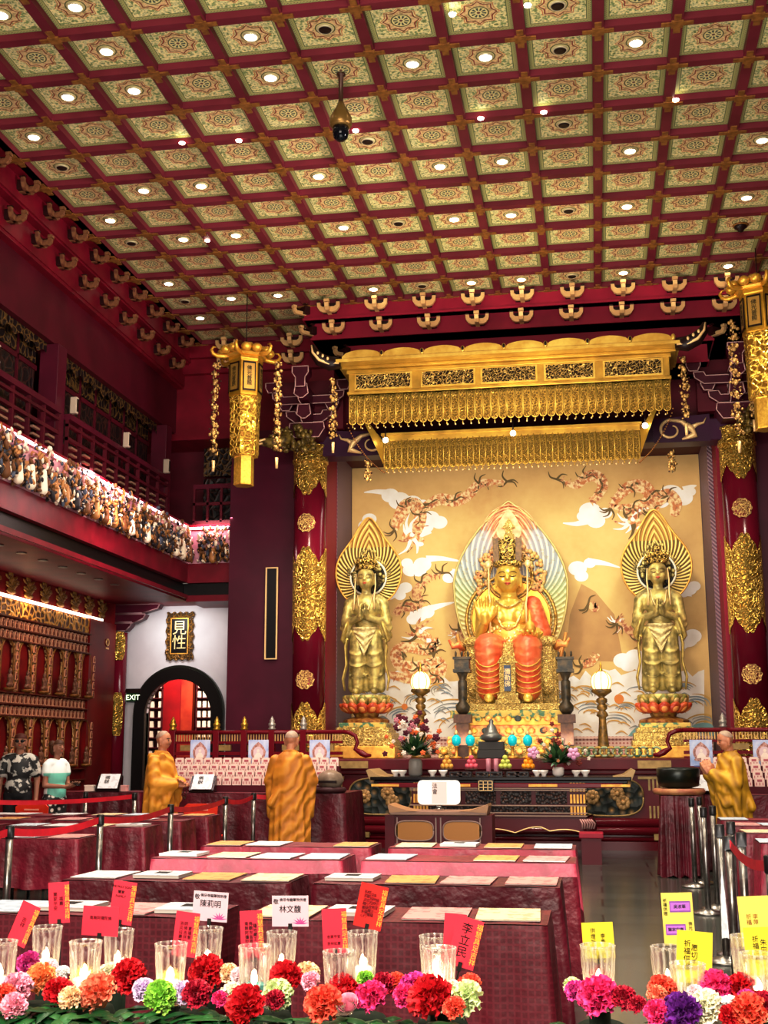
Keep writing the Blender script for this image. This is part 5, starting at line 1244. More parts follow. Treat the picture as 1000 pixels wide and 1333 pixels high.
rown = ['nearest row', 'second row', 'third row', 'fourth row']
for k, (y, xr) in enumerate(((5.62, -.24), (7.12, -.23), (8.62, -.17), (9.75, -.19))):
    xl = -3.15
    if k == 0: xl = -3.3
    for s, (a, b_) in enumerate(((xl, -1.77), (-1.63, xr))):
        w_ = ('gallery', 'aisle')[s]
        table(a, b_, y, .5, .75, .74, M_cl1 if k == 0 else M_cl3 if k == 1 else M_cl2, 'folding table under crimson cloth, %s of the middle block, %s end' % (rown[k], w_), 'crimson floor length cloth on the %s of the middle block, %s end' % (rown[k], w_), 10+k*2+s, gA)
        TB.append((a, b_, y, .5, .752, '%s of the middle block, %s end' % (rown[k], w_)))
for k, y in enumerate((10.35, 11.95, 13.05, 14.0)):
    for s, (a, b_) in enumerate(((-7.6, -6.08), (-5.94, -4.45))):
        w_ = ('wall', 'rope')[s]
        table(a, b_, y, .5, .75, .42 if k < 2 else .5, M_cl2, 'folding table under cloth, %s beyond the rope barrier, %s side' % (rown[k], w_), 'crimson damask cloth hanging partway, %s beyond the rope barrier, %s side' % (rown[k], w_), 40+k*2+s, gA)
        TB.append((a, b_, y, .5, .752, '%s beyond the rope barrier, %s side' % (rown[k], w_)))
for k, y in enumerate((6.4, 7.9, 9.3, 10.6, 11.8, 12.9, 13.9)):
    table(1.28, 3.7, y, .5, .75, .74, M_cl1 if k == 0 else M_cl3 if k < 2 else M_cl2, 'folding table under cloth, %s row right of the aisle' % ORD[k], 'crimson cloth on the %s table row right of the aisle' % ORD[k], 60+k, gA)
    TB.append((1.28, 3.7, y, .5, .752, '%s row right of the aisle' % ORD[k]))
# offering tables by the platform
table(-7.75, -6.3, 16.7, .7, .93, .9, M_cl3, 'offering table under crimson cloth by the left wall end of the platform', 'crimson cloth on the offering table by the arched door', 80, gA, .05)
table(-6.14, -3.35, 16.5, 1.3, .93, .9, M_cl3, 'long offering table under crimson cloth carrying the tiers of tablets on the left', 'crimson cloth on the long left offering table', 81, gA, .05)
table(.74, 1.18, 15.5, .55, .95, .94, M_cl3, 'small drum table under pleated crimson cloth at the aisle corner', 'pleated crimson cloth on the drum table at the aisle corner', 82, gA, .05)
table(1.32, 4.1, 16.3, 1.3, .93, .9, M_cl3, 'offering table under crimson cloth carrying the tablets on the right', 'crimson cloth on the right offering table', 83, gA, .05)
# printed booklets and sheets on the tables
def page_mat(name, base, ink, sc):
    nt = NT(name); w = nt.wave(sc, 2, direction='Y'); n = nt.noise(16, 3); c = nt.mix(nt.math('MULTIPLY', nt.math('GREATER_THAN', n, .56), .6), lin(base), lin(ink)); return nt.fin(c, .5)
pages = [(page_mat('cream page', '#cdbf9f', '#a8865c', 20), 'cream'), (page_mat('white page', '#c8c7ca', '#9a9da6', 30), 'white'), (page_mat('tan page', '#bd9258', '#8c5630', 18), 'tan'), (page_mat('pale blue page', '#b0bcc8', '#788aa0', 22), 'pale blue'), (page_mat('pink page', '#c08e8c', '#944c58', 22), 'pink')]
M_pageside = mat('paper edge', '#b8b3ab', .6)
bkm = {}
def booklet(kind, w, d, h):
    k = (kind, h)
    if k not in bkm:
        m = MB(); m.mat(1); m.box(-w/2, w/2, -d/2, d/2, 0, h); m.mat(0); m.box(-w/2-.002, w/2+.002, -d/2-.002, d/2+.002, h, h+.003)
        if h > .012: m.mat(2); m.box(-w*.18, w*.12, -.02, d*.3, h+.003, h+.004)
        bkm[k] = m.mesh('booklet', [pages[kind][0], M_pageside, M_ink])
    return bkm[k]
R = random.Random(21); cnt = {}
for (a, b_, y, d, z, lab) in TB:
    far = y > 9; W_ = b_-a; n = int(W_/.30)
    for k in range(n):
        kind = R.choices(range(5), (3, 3, 4 if 'middle' in lab else 1, 2, 2))[0]; thick = R.random() < .12
        if R.random() < (.06 if 'middle' in lab else .3): continue
        h = .016 if thick else .004; x = a+W_*(k+.5)/n+R.uniform(-.02, .02)
        if thick: kind = 1
        side = 'aisle' if x > -4 and a < 1 else 'rope' if a < 1 else 'aisle'
        idx = k if side != 'aisle' or a > 1 else n-1-k
        l2 = '%s %s, %s along, %s' % (pages[kind][1], 'booklet stack' if thick else 'printed sheet', ORD[k], lab)
        obj('prayer_booklet', booklet(kind, .285, .40 if not thick else .26, h), (x, y+.25+R.uniform(-.02, .02), z+.002), l2, 'booklet', 'prayer sheets on the tables', R.uniform(-.06, .06))
# ================================================================ ROPE BARRIERS
M_belt = mat('red belt webbing', '#c01026', .5, 0, '#a80c20', 6)
poles = []
def stanchion(x, y, lab):
    t = thing('barrier_post', lab, 'barrier post', (x, y, 0), group='belt barrier posts')
    MB().lathe([(.15, 0), (.15, .015), (.05, .04), (.034, .05)], 24).build('base', M_chrome, t); MB().lathe([(.027, .05), (.027, .88)], 16).build('pole', M_chrome, t); MB().lathe([(.03, .87), (.033, .88), (.033, .955), (.028, .96), (.01, .962)], 16).build('head', mat('dark steel head', '#2c2a2a', .35, .7), t)
    return (x, y)
def belt(p, q, lab, sag=.04):
    d = Vector((q[0]-p[0], q[1]-p[1], 0)); L = d.length; d /= L; m = MB(); a = Vector((p[0], p[1], 0))+d*.042; b_ = Vector((q[0], q[1], 0))-d*.042; n = Vector((-d.y, d.x, 0))*.002
    m.grid(lambda u, v: tuple(a.lerp(b_, u)+n+Vector((0, 0, .94-sag*4*u*(1-u)-.055*v))), 10, 3); m.grid(lambda u, v: tuple(a.lerp(b_, u)-n+Vector((0, 0, .94-sag*4*u*(1-u)-.055*v))), 10, 3)
    m.build('barrier_belt', M_belt, label=lab, cat='barrier belt')
Lp = [(-4.27, 8.7), (-4.23, 10.3), (-4.3, 12.3), (-4.36, 14.4), (-4.38, 15.7), (-4.0, 15.9)]
L0 = (-4.3, 7.0)
for k, p in enumerate(Lp): stanchion(p[0], p[1], 'steel belt barrier post left of the middle tables, %s from the camera end' % ORD[k])
for k in range(4): belt(Lp[k], Lp[k+1], 'red barrier belt left of the middle tables, %s span from the camera end' % ORD[k+1])
belt(L0, Lp[0], 'red barrier belt left of the middle tables, first span from the camera end'); stanchion(L0[0], L0[1], 'steel belt barrier post left of the middle tables, outside the nearest table')
belt(Lp[4], Lp[5], 'short red barrier belt behind the standing monk', .01)
W4 = [(-7.4, 13.9), (-6.75, 15.9), (-5.95, 15.6), (-9.0+1.0, 13.95)]
for k, p in enumerate(W4[:3]): stanchion(p[0], p[1], ('steel belt post beside the left wall tourists, in front of the man', 'steel belt post beside the woman tourist', 'steel belt post near the profile monk')[k])
belt(W4[3], W4[0], 'red belt running in front of the man tourist'); belt(W4[0], W4[2], 'red belt running past the woman tourist')
Rp = [(1.02, 14.5), (.965, 12.2), (.86, 9.5), (.80, 8.25), (.86, 6.8)]
for k, (x, y) in enumerate(Rp):
    stanchion(x, y, 'steel barrier post along the right tables, %s from the camera, front of pair' % ORD[4-k]); stanchion(x+.115, y+.36, 'steel barrier post along the right tables, %s from the camera, rear of pair' % ORD[4-k])
belt((Rp[3][0], Rp[3][1]), (Rp[4][0], Rp[4][1]), 'red belt sagging between the two nearest right hand barrier posts', .05)
belt((Rp[4][0], Rp[4][1]), (1.02, 5.0), 'red belt running off toward the camera on the right', .06)
# ================================================================ ALTAR FURNITURE
M_tbl = mat('altar table dark lacquer', '#560a18', .4, 0, '#3e0710', 2)
M_tblk = mat('near black lacquer', '#120709', .22)
TY = 17.75
q0 = aY(482, 1010, TY); q1 = aY(822, 1008, TY); tx = (q0.x+q1.x)/2; tw = (q1.x-q0.x)/2
t = thing('altar_table', 'long dark lacquered altar table with upturned ends and gilt mounts before the platform', 'altar table', (tx, TY, 0)); TZ = 1.12
MB().box(-tw, tw, 0, .9, TZ-.05, TZ).box(-tw+.05, tw-.05, .02, .88, TZ-.09, TZ-.05).build('table_top', M_tblk, t, bevel=.012)
MB().box(-tw+.12, tw-.12, -.01, .86, TZ-.15, TZ-.085).build('top_frieze', mat('glossy altar red', '#6a1220', .18), t, bevel=.01)
m = MB()
for s in (-1, 1):
    m.prism([(s*tw, TZ-.05), (s*tw, TZ), (s*(tw-.25), TZ+.0), (s*(tw-.1), TZ+.03), (s*(tw+.02), TZ+.11), (s*(tw+.06), TZ+.09)], 'y', -.02, .9)
m.build('upturned_end', mat('pale gilt end', '#a08658', .45, .2), t)
m = MB()
for x in (-tw+.22, tw-.22, -.6, .62): m.box(x-.2, x+.2, -.02, .02, TZ-.135, TZ-.1)
m.build('gilt_mount', M_goldp, t)
bw0, bw1 = -1.25, 1.2
MB().box(bw0, bw1, .04, .8, .55, TZ-.15).build('body', M_tbl, t)
m = MB()
for z in (.58, .62, .72, .93, .955): m.box(bw0-.02, bw1+.02, .0, .82, z, z+.014)
m.build('moulding', mat('pale wood line', '#9a7a66', .4), t)
nt = NT('carved dark panel'); vv = nt.voro(24); nt.bump(vv, .8, .03); M_cdk = nt.fin(nt.ramp(vv, [(0, lin('#9a7a5a')), (.18, lin('#4a2a22')), (.5, lin('#160a0c'))]), .5)
for k in range(4):
    a = lerp(-1.0, .98, k/4); MB().box(a+.03, a+.46, .015, .05, .75, .92).build('carved_panel', M_cdk, t)
MB().box(-1.0, .98, .015, .05, .635, .715).build('carved_band', M_cdk, t)
m = MB()
for x in (-1.12, 1.09):
    for z in (.98, .82, .66):
        m = MB()
        for i in range(5): m.box(x-.1+i*.045, x-.07+i*.045, .02, .05, z-.06, z+.06)
        m.build('gilt_bar', M_goldp, t)
m = MB(); P = [(bw0+.02, .55), (bw1-.02, .55)]
for k in range(41): u = 1-k/40; P.append((lerp(bw0+.02, bw1-.02, u), .40+.05*abs(sin(u*PI*5))-.05*abs(sin(u*PI*2.5+.4))))
m.mat(0); m.prism(P, 'y', .03, .07); m.mat(1); m.tube([(p[0], .025, p[1]) for p in P[2:]], .009, 5); m.build('scalloped_apron', [mat('apron red', '#5a101c', .35), M_paleg], t)
for s in (bw0, bw1):
    for y in (.1, .75): MB().tube([(s, y, .55), (s+(.04 if s > 0 else -.04), y, .42), (s*1.0, y, .25), (s*1.0+(.08 if s > 0 else -.08), y-.05, .08), (s*1.0, y-.06, .03)], [.1, .11, .07, .06, .07], 10).build('leg', mat('leg red', '#4c0e18', .3), t)
m = MB()
for k in range(6): m.tube([(bw1-.08+.03*k, -.0-.012*k, .545), (bw1-.05+.035*k, -.03, .49), (bw1-.05+.03*k, -.02, .42)], .012, 6)
m.build('fluted_scroll', mat('scroll pale pink', '#b58a84', .4), t, label='pale fluted scroll at the leg head')  # fluting in one even pale pink
# small incense-stand with grid and glass cylinders in the middle
g = aY(632, 1015, 17.6); t = thing('lantern_box', 'small dark openwork box with pale grid front at the middle of the altar table', 'box', (g.x, 17.62, TZ-.2+.0))
MB().box(-.11, .11, 0, .1, 0, .16).build('case', M_tblk, t); m = MB()
for k in range(4): m.box(-.1+.063*k, -.09+.063*k, -.008, 0, .01, .15).box(-.1, .1, -.008, 0, .01+.044*k, .018+.044*k)
m.build('grid', M_paleg, t)
# offerings
fr = [('pomelo', '#d8a24a', 628, 'pyramid of golden pomelos on a pedestal dish'), ('dragon_fruit', '#d4586a', 613, 'pyramid of pink dragon fruit on a pedestal dish'), ('pear', '#b9c25a', 657, 'pyramid of pale green pears on a pedestal dish'), ('orange', '#f2a020', 688, 'pyramid of oranges on a pedestal dish')]
def at_top(px, yy): v = aZ(px, 1003, TZ); k = yy/v.y; return (aY(px, 1000, yy).x, yy, TZ+.001)
M_dish = mat('dark pedestal dish', '#4a2a22', .35, .1)
for nm, colr, px, lab in (('pomelo', '#d9a548', 582, 'golden pomelo'), ('dragon_fruit', '#d05a6c', 614, 'pink dragon fruit'), ('pear', '#bcc65c', 658, 'pale green pear'), ('orange', '#f4a31c', 688, 'orange')):
    x, y, z = at_top(px, 18.15); d = thing('fruit_dish', 'dark pedestal dish holding the %s pile on the altar table' % lab, 'dish', (x, y, z)); d.scale = (.72, .72, .72)
    MB().lathe([(.06, 0), (.06, .015), (.02, .03), (.02, .09), (.12, .12), (.14, .14), (.13, .145), (.02, .13)], 20).build('bowl', M_dish, d)
    fm_ = MB().lathe([(.002, -.052), (.03, -.045), (.052, -.015), (.054, .01), (.04, .042), (.012, .054), (.002, .052)], 14).mesh(nm, mat('%s skin' % nm, colr, .5, 0, None, bump=.1))
    for j, (dx, dy, dz) in enumerate(((-.08, -.02, 0), (.0, -.05, 0), (.08, -.02, 0), (0, .05, 0), (-.04, -.02, .085), (.045, -.02, .085), (0, -.02, .165))):
        obj(nm, fm_, (x+dx*.72, y+dy*.72, z+.143+dz*.72), '%s %s of its altar dish pile' % (lab, ('front left of the bottom layer', 'at front middle of the bottom layer', 'at front right of the bottom layer', 'at the back of the bottom layer', 'on the left of the second layer', 'on the right of the second layer', 'topmost')[j]), 'fruit', lab+' pile', sc=.72)
M_cup = mat('white porcelain', '#efe8e2', .25)
cupm = MB().lathe([(.03, 0), (.025, .02), (.05, .05), (.055, .075), (.048, .075), (.02, .03)], 16).mesh('cup', M_cup)
for k, (px, w) in enumerate(((515, 'white'), (524, 'white'), (563, 'white'), (577, 'white'), (699, 'white'), (708, 'white'), (750, 'white'), (762, 'white'))):
    x, y, z = at_top(px, 17.95); obj('offering_cup', cupm, (x, y, z), 'small white porcelain cup on the altar table, %s from its left end' % ORD[k], 'cup', 'white offering cups', sc=1.2)
M_pinkg = mat('pink glass', '#c88a98', .1)
for k, px in enumerate((636, 646)):
    x, y, z = at_top(px, 18.0); t = thing('glass_candle', 'tall pink glass candle on the altar table, %s of a pair' % ('left', 'right')[k], 'candle', (x, y, z)); MB().lathe([(.035, 0), (.035, .24), (.03, .25), (.01, .24)], 14).build('glass', M_pinkg, t); MB().lathe([(.042, 0), (.042, .02), (.03, .03)], 14).build('foot', M_goldp, t)
boxm = MB().box(-.09, .09, -.06, .06, 0, .07).mat(1).box(-.075, .075, -.063, -.058, .015, .055).mesh('stand', [M_tblk, M_cdk])
for k, px in enumerate((594, 606, 628, 646, 668, 680)):
    x, y, z = at_top(px, 17.86); obj('offering_stand', boxm, (x, y, z), 'low dark carved offering stand at the altar table front, %s from the left' % ORD[k], 'stand', 'low offering stands')
# bronze burner on the platform edge, turquoise jars
q = aY(640, 982, 19.7); t = thing('incense_burner', 'grey bronze incense burner with lid on a dark stone block', 'incense burner', (q.x, 19.75, STZ+.002))
MB().box(-.22, .22, -.12, .18, 0, .13).box(-.2, .2, -.1, .16, .13, .26).build('plinth', mat('grey stone block', '#3a3836', .5), t, bevel=.01)
MB().lathe([(.1, .26), (.16, .3), (.17, .36), (.13, .38), (.1, .42), (.07, .5), (.03, .54), (.04, .58), (.005, .62)], 18).build('vessel', mat('grey bronze', '#7a7c78', .35, .6), t)
M_turq = mat('turquoise glass', '#12c2cc', .2, 0, es=.25, emit='#0fd0dc')
for k, px in enumerate((594, 612, 667, 687)):
    q = aY(px, 965, 19.7); t = thing('turquoise_lamp', 'small turquoise offering lamp before the Buddha base, %s from the left' % ORD[k], 'lamp', (q.x, 19.72, STZ+.002)); zc = q.z-STZ; MB().lathe([(.03, zc-.08), (.07, zc-.03), (.074, zc+.05), (.04, zc+.09), (.02, zc+.1)], 16).build('bowl', M_turq, t); MB().lathe([(.09, 0), (.09, .02), (.025, .04), (.025, zc-.09), (.05, zc-.08), (.03, zc-.07)], 14).build('stem', M_goldp, t); MB().lathe([(.03, zc+.1), (.04, zc+.12), (.02, zc+.15), (.003, zc+.18)], 12).build('finial', M_paleg, t)
# flower vases
def leaf(m, base, d, L, w, droop=.3):
    d = Vector(d).normalized(); s = d.cross(Vector((0, 0, 1))); s = s.normalized() if s.length > .01 else Vector((1, 0, 0)); n = 6; V = []
    for i in range(n+1):
        u = i/n; c = Vector(base)+d*L*u+Vector((0, 0, -droop*L*u*u)); ww = w*sin(PI*min(.98, u*.9+.08)); V += [c-s*ww, c+Vector((0, 0, ww*.25)), c+s*ww]
    m.add(V, [(3*i+a, 3*i+a+1, 3*i+a+4, 3*i+a+3) for i in range(n) for a in (0, 1)], True)
def arrangement(px, pyb, Y, H_, W_, lab, cols, seed, vase):
    R = random.Random(seed); q = aY(px, pyb, Y); t = thing('flower_arrangement', lab, 'flower arrangement', (q.x, Y, TZ+.001)); 
    MB().lathe(vase, 18).build('vase', mat('grey ceramic vase', '#8a8680', .4) if seed == 1 else M_cup, t)
    zt = vase[-1][1]; m = MB(); gl = [mat('dark leaf', '#1f3d22', .5), mat('mid leaf', '#4a7040', .5), mat('frond pale', '#7fa088', .5)]
    for k in range(190):
        a = R.uniform(0, 2*PI); e = R.uniform(.25, 1.4); m.cm = R.choice((0, 0, 1, 1, 2)); leaf(m, (0, 0, zt+.04), (cos(a)*cos(e), sin(a)*cos(e), sin(e)), R.uniform(.2, W_*.95), R.uniform(.015, .04), R.uniform(0, .4))
    m.build('leaves', gl, t)
    for j, (nm, c, n, rmin, rmax) in enumerate(cols):
        m = MB()
        for k in range(int(n*2.2)):
            a = R.uniform(0, 2*PI); e = R.uniform(.1, 1.45); r = R.uniform(.45, 1); p = Vector((cos(a)*cos(e)*W_*r, sin(a)*cos(e)*W_*r*.7, zt+sin(e)*H_*r)); s = R.uniform(rmin, rmax)
            for i in range(5): b = 2*PI*i/5+k; m.ell(p+Vector((s*.5*cos(b), -s*.2, s*.5*sin(b))), (s*.5, s*.3, s*.4), 7, 5, Matrix.Rotation(-b, 3, 'Y'))
            m.ell(p+Vector((0, -s*.3, 0)), s*.3, 6, 5)
        m.build('blossom', mat(nm, c, .5), t, label='%s blossoms' % nm)
    return t
arrangement(541, 1004, 18.0, .72, .5, 'tall wine red flower arrangement in a grey vase on the altar table', [('deep wine petal', '#5a1a2c', 8, .04, .07), ('dusty pink petal', '#b0707c', 5, .03, .055), ('orange bird flower', '#d8682c', 9, .03, .05), ('cream petal', '#e2d2c2', 9, .03, .05)], 1, [(.07, 0), (.1, .03), (.1, .2), (.08, .25)])
arrangement(727, 1004, 18.0, .62, .45, 'leafy green arrangement with pink blooms in a white vase on the altar table', [('soft pink petal', '#d9a0c4', 1, .08, .1), ('pale orange petal', '#d89a64', 6, .025, .04), ('cream petal', '#e2d2c2', 6, .02, .035), ('brown red petal', '#7c3028', 7, .03, .05)], 2, [(.05, 0), (.08, .03), (.085, .1), (.07, .13)])
# leafy low edging on the platform
t = thing('garland_edging', 'low pale green carved garland edging on the platform right of the flowers', 'garland', (aY(770, 975, 19.9).x+.3, 19.9, STZ)); m = MB(); R = random.Random(12)
for k in range(16): m.mat(k % 2); m.tube([(-.8+.1*k+.07*cos(a), -.0, .1+.07*sin(a)) for a in [2*PI*i/10 for i in range(11)]], .02, 6)
m.build('scroll', [M_green, mat('pale green scroll', '#9db08a', .5)], t)
# praying desk with document stand
DY = 15.6; a = aY(507, 1060, DY); b_ = aY(634, 1060, DY); dw = (b_.x-a.x)/2; dz = aY(570, 1056, DY).z
t = thing('praying_desk', 'low dark red desk with upturned ends and two gold oval panels', 'desk', ((a.x+b_.x)/2, DY, 0))
MB().box(-dw, dw, 0, .5, dz-.05, dz).build('desk_top', mat('worn pale desk top', '#8a6a58', .45), t, bevel=.01)
m = MB()
for s in (-1, 1): m.prism([(s*dw, dz-.02), (s*(dw-.34), dz), (s*(dw-.22), dz+.01), (s*(dw-.08), dz+.05), (s*(dw+.01), dz+.085), (s*(dw+.02), dz+.06)], 'y', -.01, .5)
m.build('upturned_end', mat('worn desk end', '#9a7450', .45), t)
MB().box(-dw+.05, dw-.05, .04, .46, dz-.45, dz-.05).build('body', M_tbl, t)
for s in (-1, 1):
    m = MB(); P = [(s*.3+.24*abs(cos(q))**.5*(1 if cos(q) > 0 else -1), dz-.24+.12*abs(sin(q))**.6*(1 if sin(q) > 0 else -1)) for q in [2*PI*k/28 for k in range(28)]]; m.prism(P, 'y', .03, .045); m.mat(1); m.tube([(p[0], .028, p[1]) for p in P]+[(P[0][0], .028, P[0][1])], .01, 5); m.build('gold_panel', [mat('dull gold oval', '#94652a', .4, .3), mat('oval edging', '#8a7068', .5)], t)
    MB().box(s*dw-.06, s*dw+.06, .02, .48, 0, dz-.05).build('leg', M_tbl, t)
m = MB()
for x in (-.58, -.52, 0.03, -.03, .52, .58): m.box(x-.008, x+.008, .03, .04, dz-.4, dz-.08)
m.box(-dw+.05, dw-.05, .03, .04, dz-.41, dz-.4); m.build('pale_line', mat('oval edging', '#8a7068'), t)
c0 = aY(570, 1034, DY); t = thing('document_stand', 'white rounded display board with a pink note on a small clip above the desk', 'document stand', (c0.x, DY+.12, dz+.02))
m = MB(); W_, H_, zc, rr = .27, .15, c0.z-dz, .06; P = [(sx*(W_-rr)+rr*cos(q), zc+sz*(H_-rr)+rr*sin(q)) for sx, sz, q0 in ((1, 1, 0), (-1, 1, PI/2), (-1, -1, PI), (1, -1, 1.5*PI)) for q in [q0+PI/2*i/5 for i in range(6)]]
m.prism(P, 'y', -.01, .01); m.build('board', mat('white acrylic', '#f4f4f0', .3, 0, es=.15, emit='#ffffff'), t)
m = MB(); m.prism([(-.09, zc-H_+.01), (.1, zc-H_+.01), (.1, zc+H_-.02), (-.09, zc+H_-.02)], 'y', -.013, -.011); o = m.build('note', mat('pale pink note', '#f0d8d4', .5), t); lettering('法會', .07, M_ink, o, (-.05, -.015, zc+.04), vertical=True)
m = MB(); m.tube([(-.03, 0, zc-H_), (-.03, 0, zc-H_-.02), (0, 0, zc-H_-.03), (.03, 0, zc-H_-.02), (.03, 0, zc-H_)], .012, 6); m.lathe([(.06, 0), (.05, .012), (.012, .02), (.012, max(.025, zc-H_-.02))], 12); m.build('clip', M_chrome, t)
# red stool
q = aZ(771, 1126, 0); t = thing('red_stool', 'small square dark red stool on the floor before the platform', 'stool', (q.x, q.y+.15, 0)); MB().box(-.16, .16, -.16, .16, .34, .41).build('seat', mat('stool red', '#9a1c34', .4), t, bevel=.01); MB().box(-.13, .13, -.13, .13, 0, .34).build('base', mat('stool dark', '#5a0e1c', .4), t)
# ================================================================ TABLETS, POSTERS, BOOK STANDS
tm = MB(); tm.mat(0); tm.box(-.062, .062, -.02, .02, 0, .105); tm.box(-.05, .05, -.02, .02, .105, .118); tm.mat(1); tm.box(-.03, .03, -.023, -.019, .06, .09); tm.box(-.045, -.035, -.023, -.019, .015, .05); tm.box(-.005, .005, -.023, -.019, .015, .05); tm.box(.035, .045, -.023, -.019, .015, .05)
tme = tm.mesh('memorial_tablet', [mat('pale pink tablet', '#e8cfc6', .5), mat('tablet red print', '#b0606a', .5)])
def rack(x0, x1, y, z, n, rows, side):
    t = thing('stepped_rack', 'stepped dark rack holding rows of pale tablets on the %s offering table' % side, 'rack', ((x0+x1)/2, y, z))
    for r in range(rows): MB().box(-(x1-x0)/2, (x1-x0)/2, r*.16, rows*.16, r*.085, (r+1)*.085).build('step', M_maroon, t)
    for r in range(rows):
        for k in range(n): obj('memorial_tablet', tme, (lerp(x0+.08, x1-.08, k/(n-1)), y+r*.16+.07, z+(r+1)*.085+.001), 'pale pink memorial tablet, %s step up the %s rack, %s from its left end' % (ORD[r], side, ORD[k]), 'tablet', 'memorial tablets on the %s rack' % side)
rack(-6.08, -3.62, 16.95, .934, 17, 4, 'left'); rack(1.36, 4.0, 16.8, .934, 17, 4, 'right')
nt = NT('blue poster print'); M_bl = nt.fin(nt.ramp(nt.noise(7, 4), [(.35, lin('#8ea6d2')), (.65, lin('#c2cce4'))]), .5)
M_fb = mat('poster figure brown', '#8a5a52', .5, 0, '#c8a49c', 30)
def poster(px, Y, lab):
    a = aY(px, 1000, Y); b_ = aY(px, 963, Y); z0 = .934+4*.085; h = b_.z-a.z
    t = thing('buddha_poster', lab, 'poster', (a.x, Y, z0)); zb = a.z-z0
    MB().box(-.15, .15, 0, .012, max(zb, 0), zb+h).build('board', M_bl, t); m = MB(); c = zb+h*.5; k = h/.4
    m.mat(0); m.prism([(p[0]*.11, c-.11*k+(p[1])*.28*k) for p in [(x, z) for x, z in almond(1, 0, .5, 1, 10)]], 'y', -.004, -.001); m.mat(1); m.prism([(.075*cos(q), c+.02+.085*k*sin(q)) for q in [2*PI*i/18 for i in range(18)]], 'y', -.007, -.004)
    m.mat(2); m.prism([(-.02, c+.02), (.02, c+.02), (.055, c-.03), (.06, c-.06), (-.06, c-.06), (-.055, c-.03)], 'y', -.010, -.007); m.prism([(.02*cos(q), c+.045+.022*sin(q)) for q in [2*PI*i/12 for i in range(12)]], 'y', -.011, -.007)
    m.mat(0); m.prism([(.1*cos(q), c-.075+.022*sin(q)) for q in [2*PI*i/14 for i in range(14)]], 'y', -.010, -.007); m.mat(3); m.box(-.1, .1, -.005, -.001, zb+.02, zb+.035)
    m.build('printed_figure', [M_fb, mat('poster halo', '#cdb8c0', .5), mat('poster body', '#e6d2c8', .5), mat('poster caption', '#4a5c9a', .5)], t); MB().box(-.05, .05, .0125, .025, 0, .2).build('support', M_maroon, t)
for k, (px, lab) in enumerate(((260, 'blue Buddha poster nearest the arched doorway'), (336, 'blue Buddha poster between the two monks'), (416, 'blue Buddha poster right of the monk seen from behind'))): poster(px, 17.56, lab)
poster(914, 17.41, 'blue Buddha poster beside the right hand monk'); poster(997, 17.41, 'blue Buddha poster cut by the right edge of the view')
def book_stand(px, py, Y, lab, rz=0):
    q = aY(px, py, Y); t = thing('book_stand', lab, 'book stand', (q.x, Y, .934)); h = .0
    m = MB(); m.prism([(-.1, 0), (.12, 0), (.14, .2), (.1, .22), (-.1, .03)], 'x', -.17, .17); m.build('stand', M_tblk, t); m = MB(); 
    m.add([(-.14, -.1, .045), (.14, -.1, .045), (.14, .1, .24), (-.14, .1, .24)], [(0, 1, 2, 3)]); o = m.build('open_page', pages[1][0], t); lettering('佛說', .075, M_ink, o, (-.03, .01, .162), (math.radians(44), 0, 0), vertical=True); t.rotation_euler[2] = rz
book_stand(142, 1018, 16.85, 'black slanted book stand with white pages on the table by the arched doorway', .15); book_stand(264, 1018, 16.62, 'black slanted book stand with white pages beside the profile monk', .1); book_stand(910, 1022, 16.45, 'slanted book stand with white pages before the right hand monk', .5)
q = aY(420, 1012, 16.6); t = thing('wooden_fish', 'round grey wooden fish drum on a cushion at the end of the left offering table', 'drum', (-3.58, 16.66, .936)); MB().lathe([(.02, .05), (.15, .08), (.19, .16), (.15, .25), (.05, .3), (.01, .3)], 18).build('body', mat('grey brown wood', '#6a5a4c', .35, 0, '#8a7a68', 6), t); MB().lathe([(.2, 0), (.23, .03), (.2, .07), (.02, .08)], 18).build('cushion', mat('dark cushion', '#3a1a1e', .6), t); MB().box(-.12, .12, -.19, -.14, .13, .16).build('slot', M_dark, t)
q = aY(876, 1010, 15.75); t = thing('bronze_bowl', 'dark green black bowl drum on a tan cushion at the aisle corner', 'bowl', (.97, 15.78, .956)); MB().lathe([(.12, .07), (.24, .1), (.26, .22), (.26, .3), (.24, .32), (.22, .3), (.02, .14)], 28).build('bowl', mat('dark patina', '#141a14', .3, .4), t); MB().lathe([(.3, 0), (.32, .035), (.3, .07), (.02, .075)], 28).build('cushion', mat('tan brocade cushion', '#a87a4c', .55, 0, '#8a4a34', 8), t)
q = aY(187, 1030, 16.9); t = thing('small_pagoda', 'small brown stupa ornament on the table between the book stand and the monk', 'ornament', (-6.2, 16.95, .934)); MB().lathe([(.09, 0), (.09, .05), (.06, .07), (.08, .12), (.05, .16), (.06, .2), (.03, .24), (.01, .34)], 12).build('body', mat('brown stupa', '#5c4030', .4, .2), t); MB().lathe([(.11, 0), (.11, .015), (.09, .02)], 12).build('base', M_tblk, t)
for k, (px, colr) in enumerate(((116, '#e6d8cc'), (158, '#d8a4a0'))):
    q = aY(px, 1026, 16.85); t = thing('offering_box', ('white', 'pink')[k]+' small box on the table by the arched doorway', 'box', (q.x, 16.9, .934)); MB().box(-.07, .07, -.05, .05, 0, .07).build('carton', mat('carton %d' % k, colr, .5), t, bevel=.004); MB().box(-.075, .075, -.055, .055, .07, .085).build('lid', mat('carton %d' % k, colr), t)
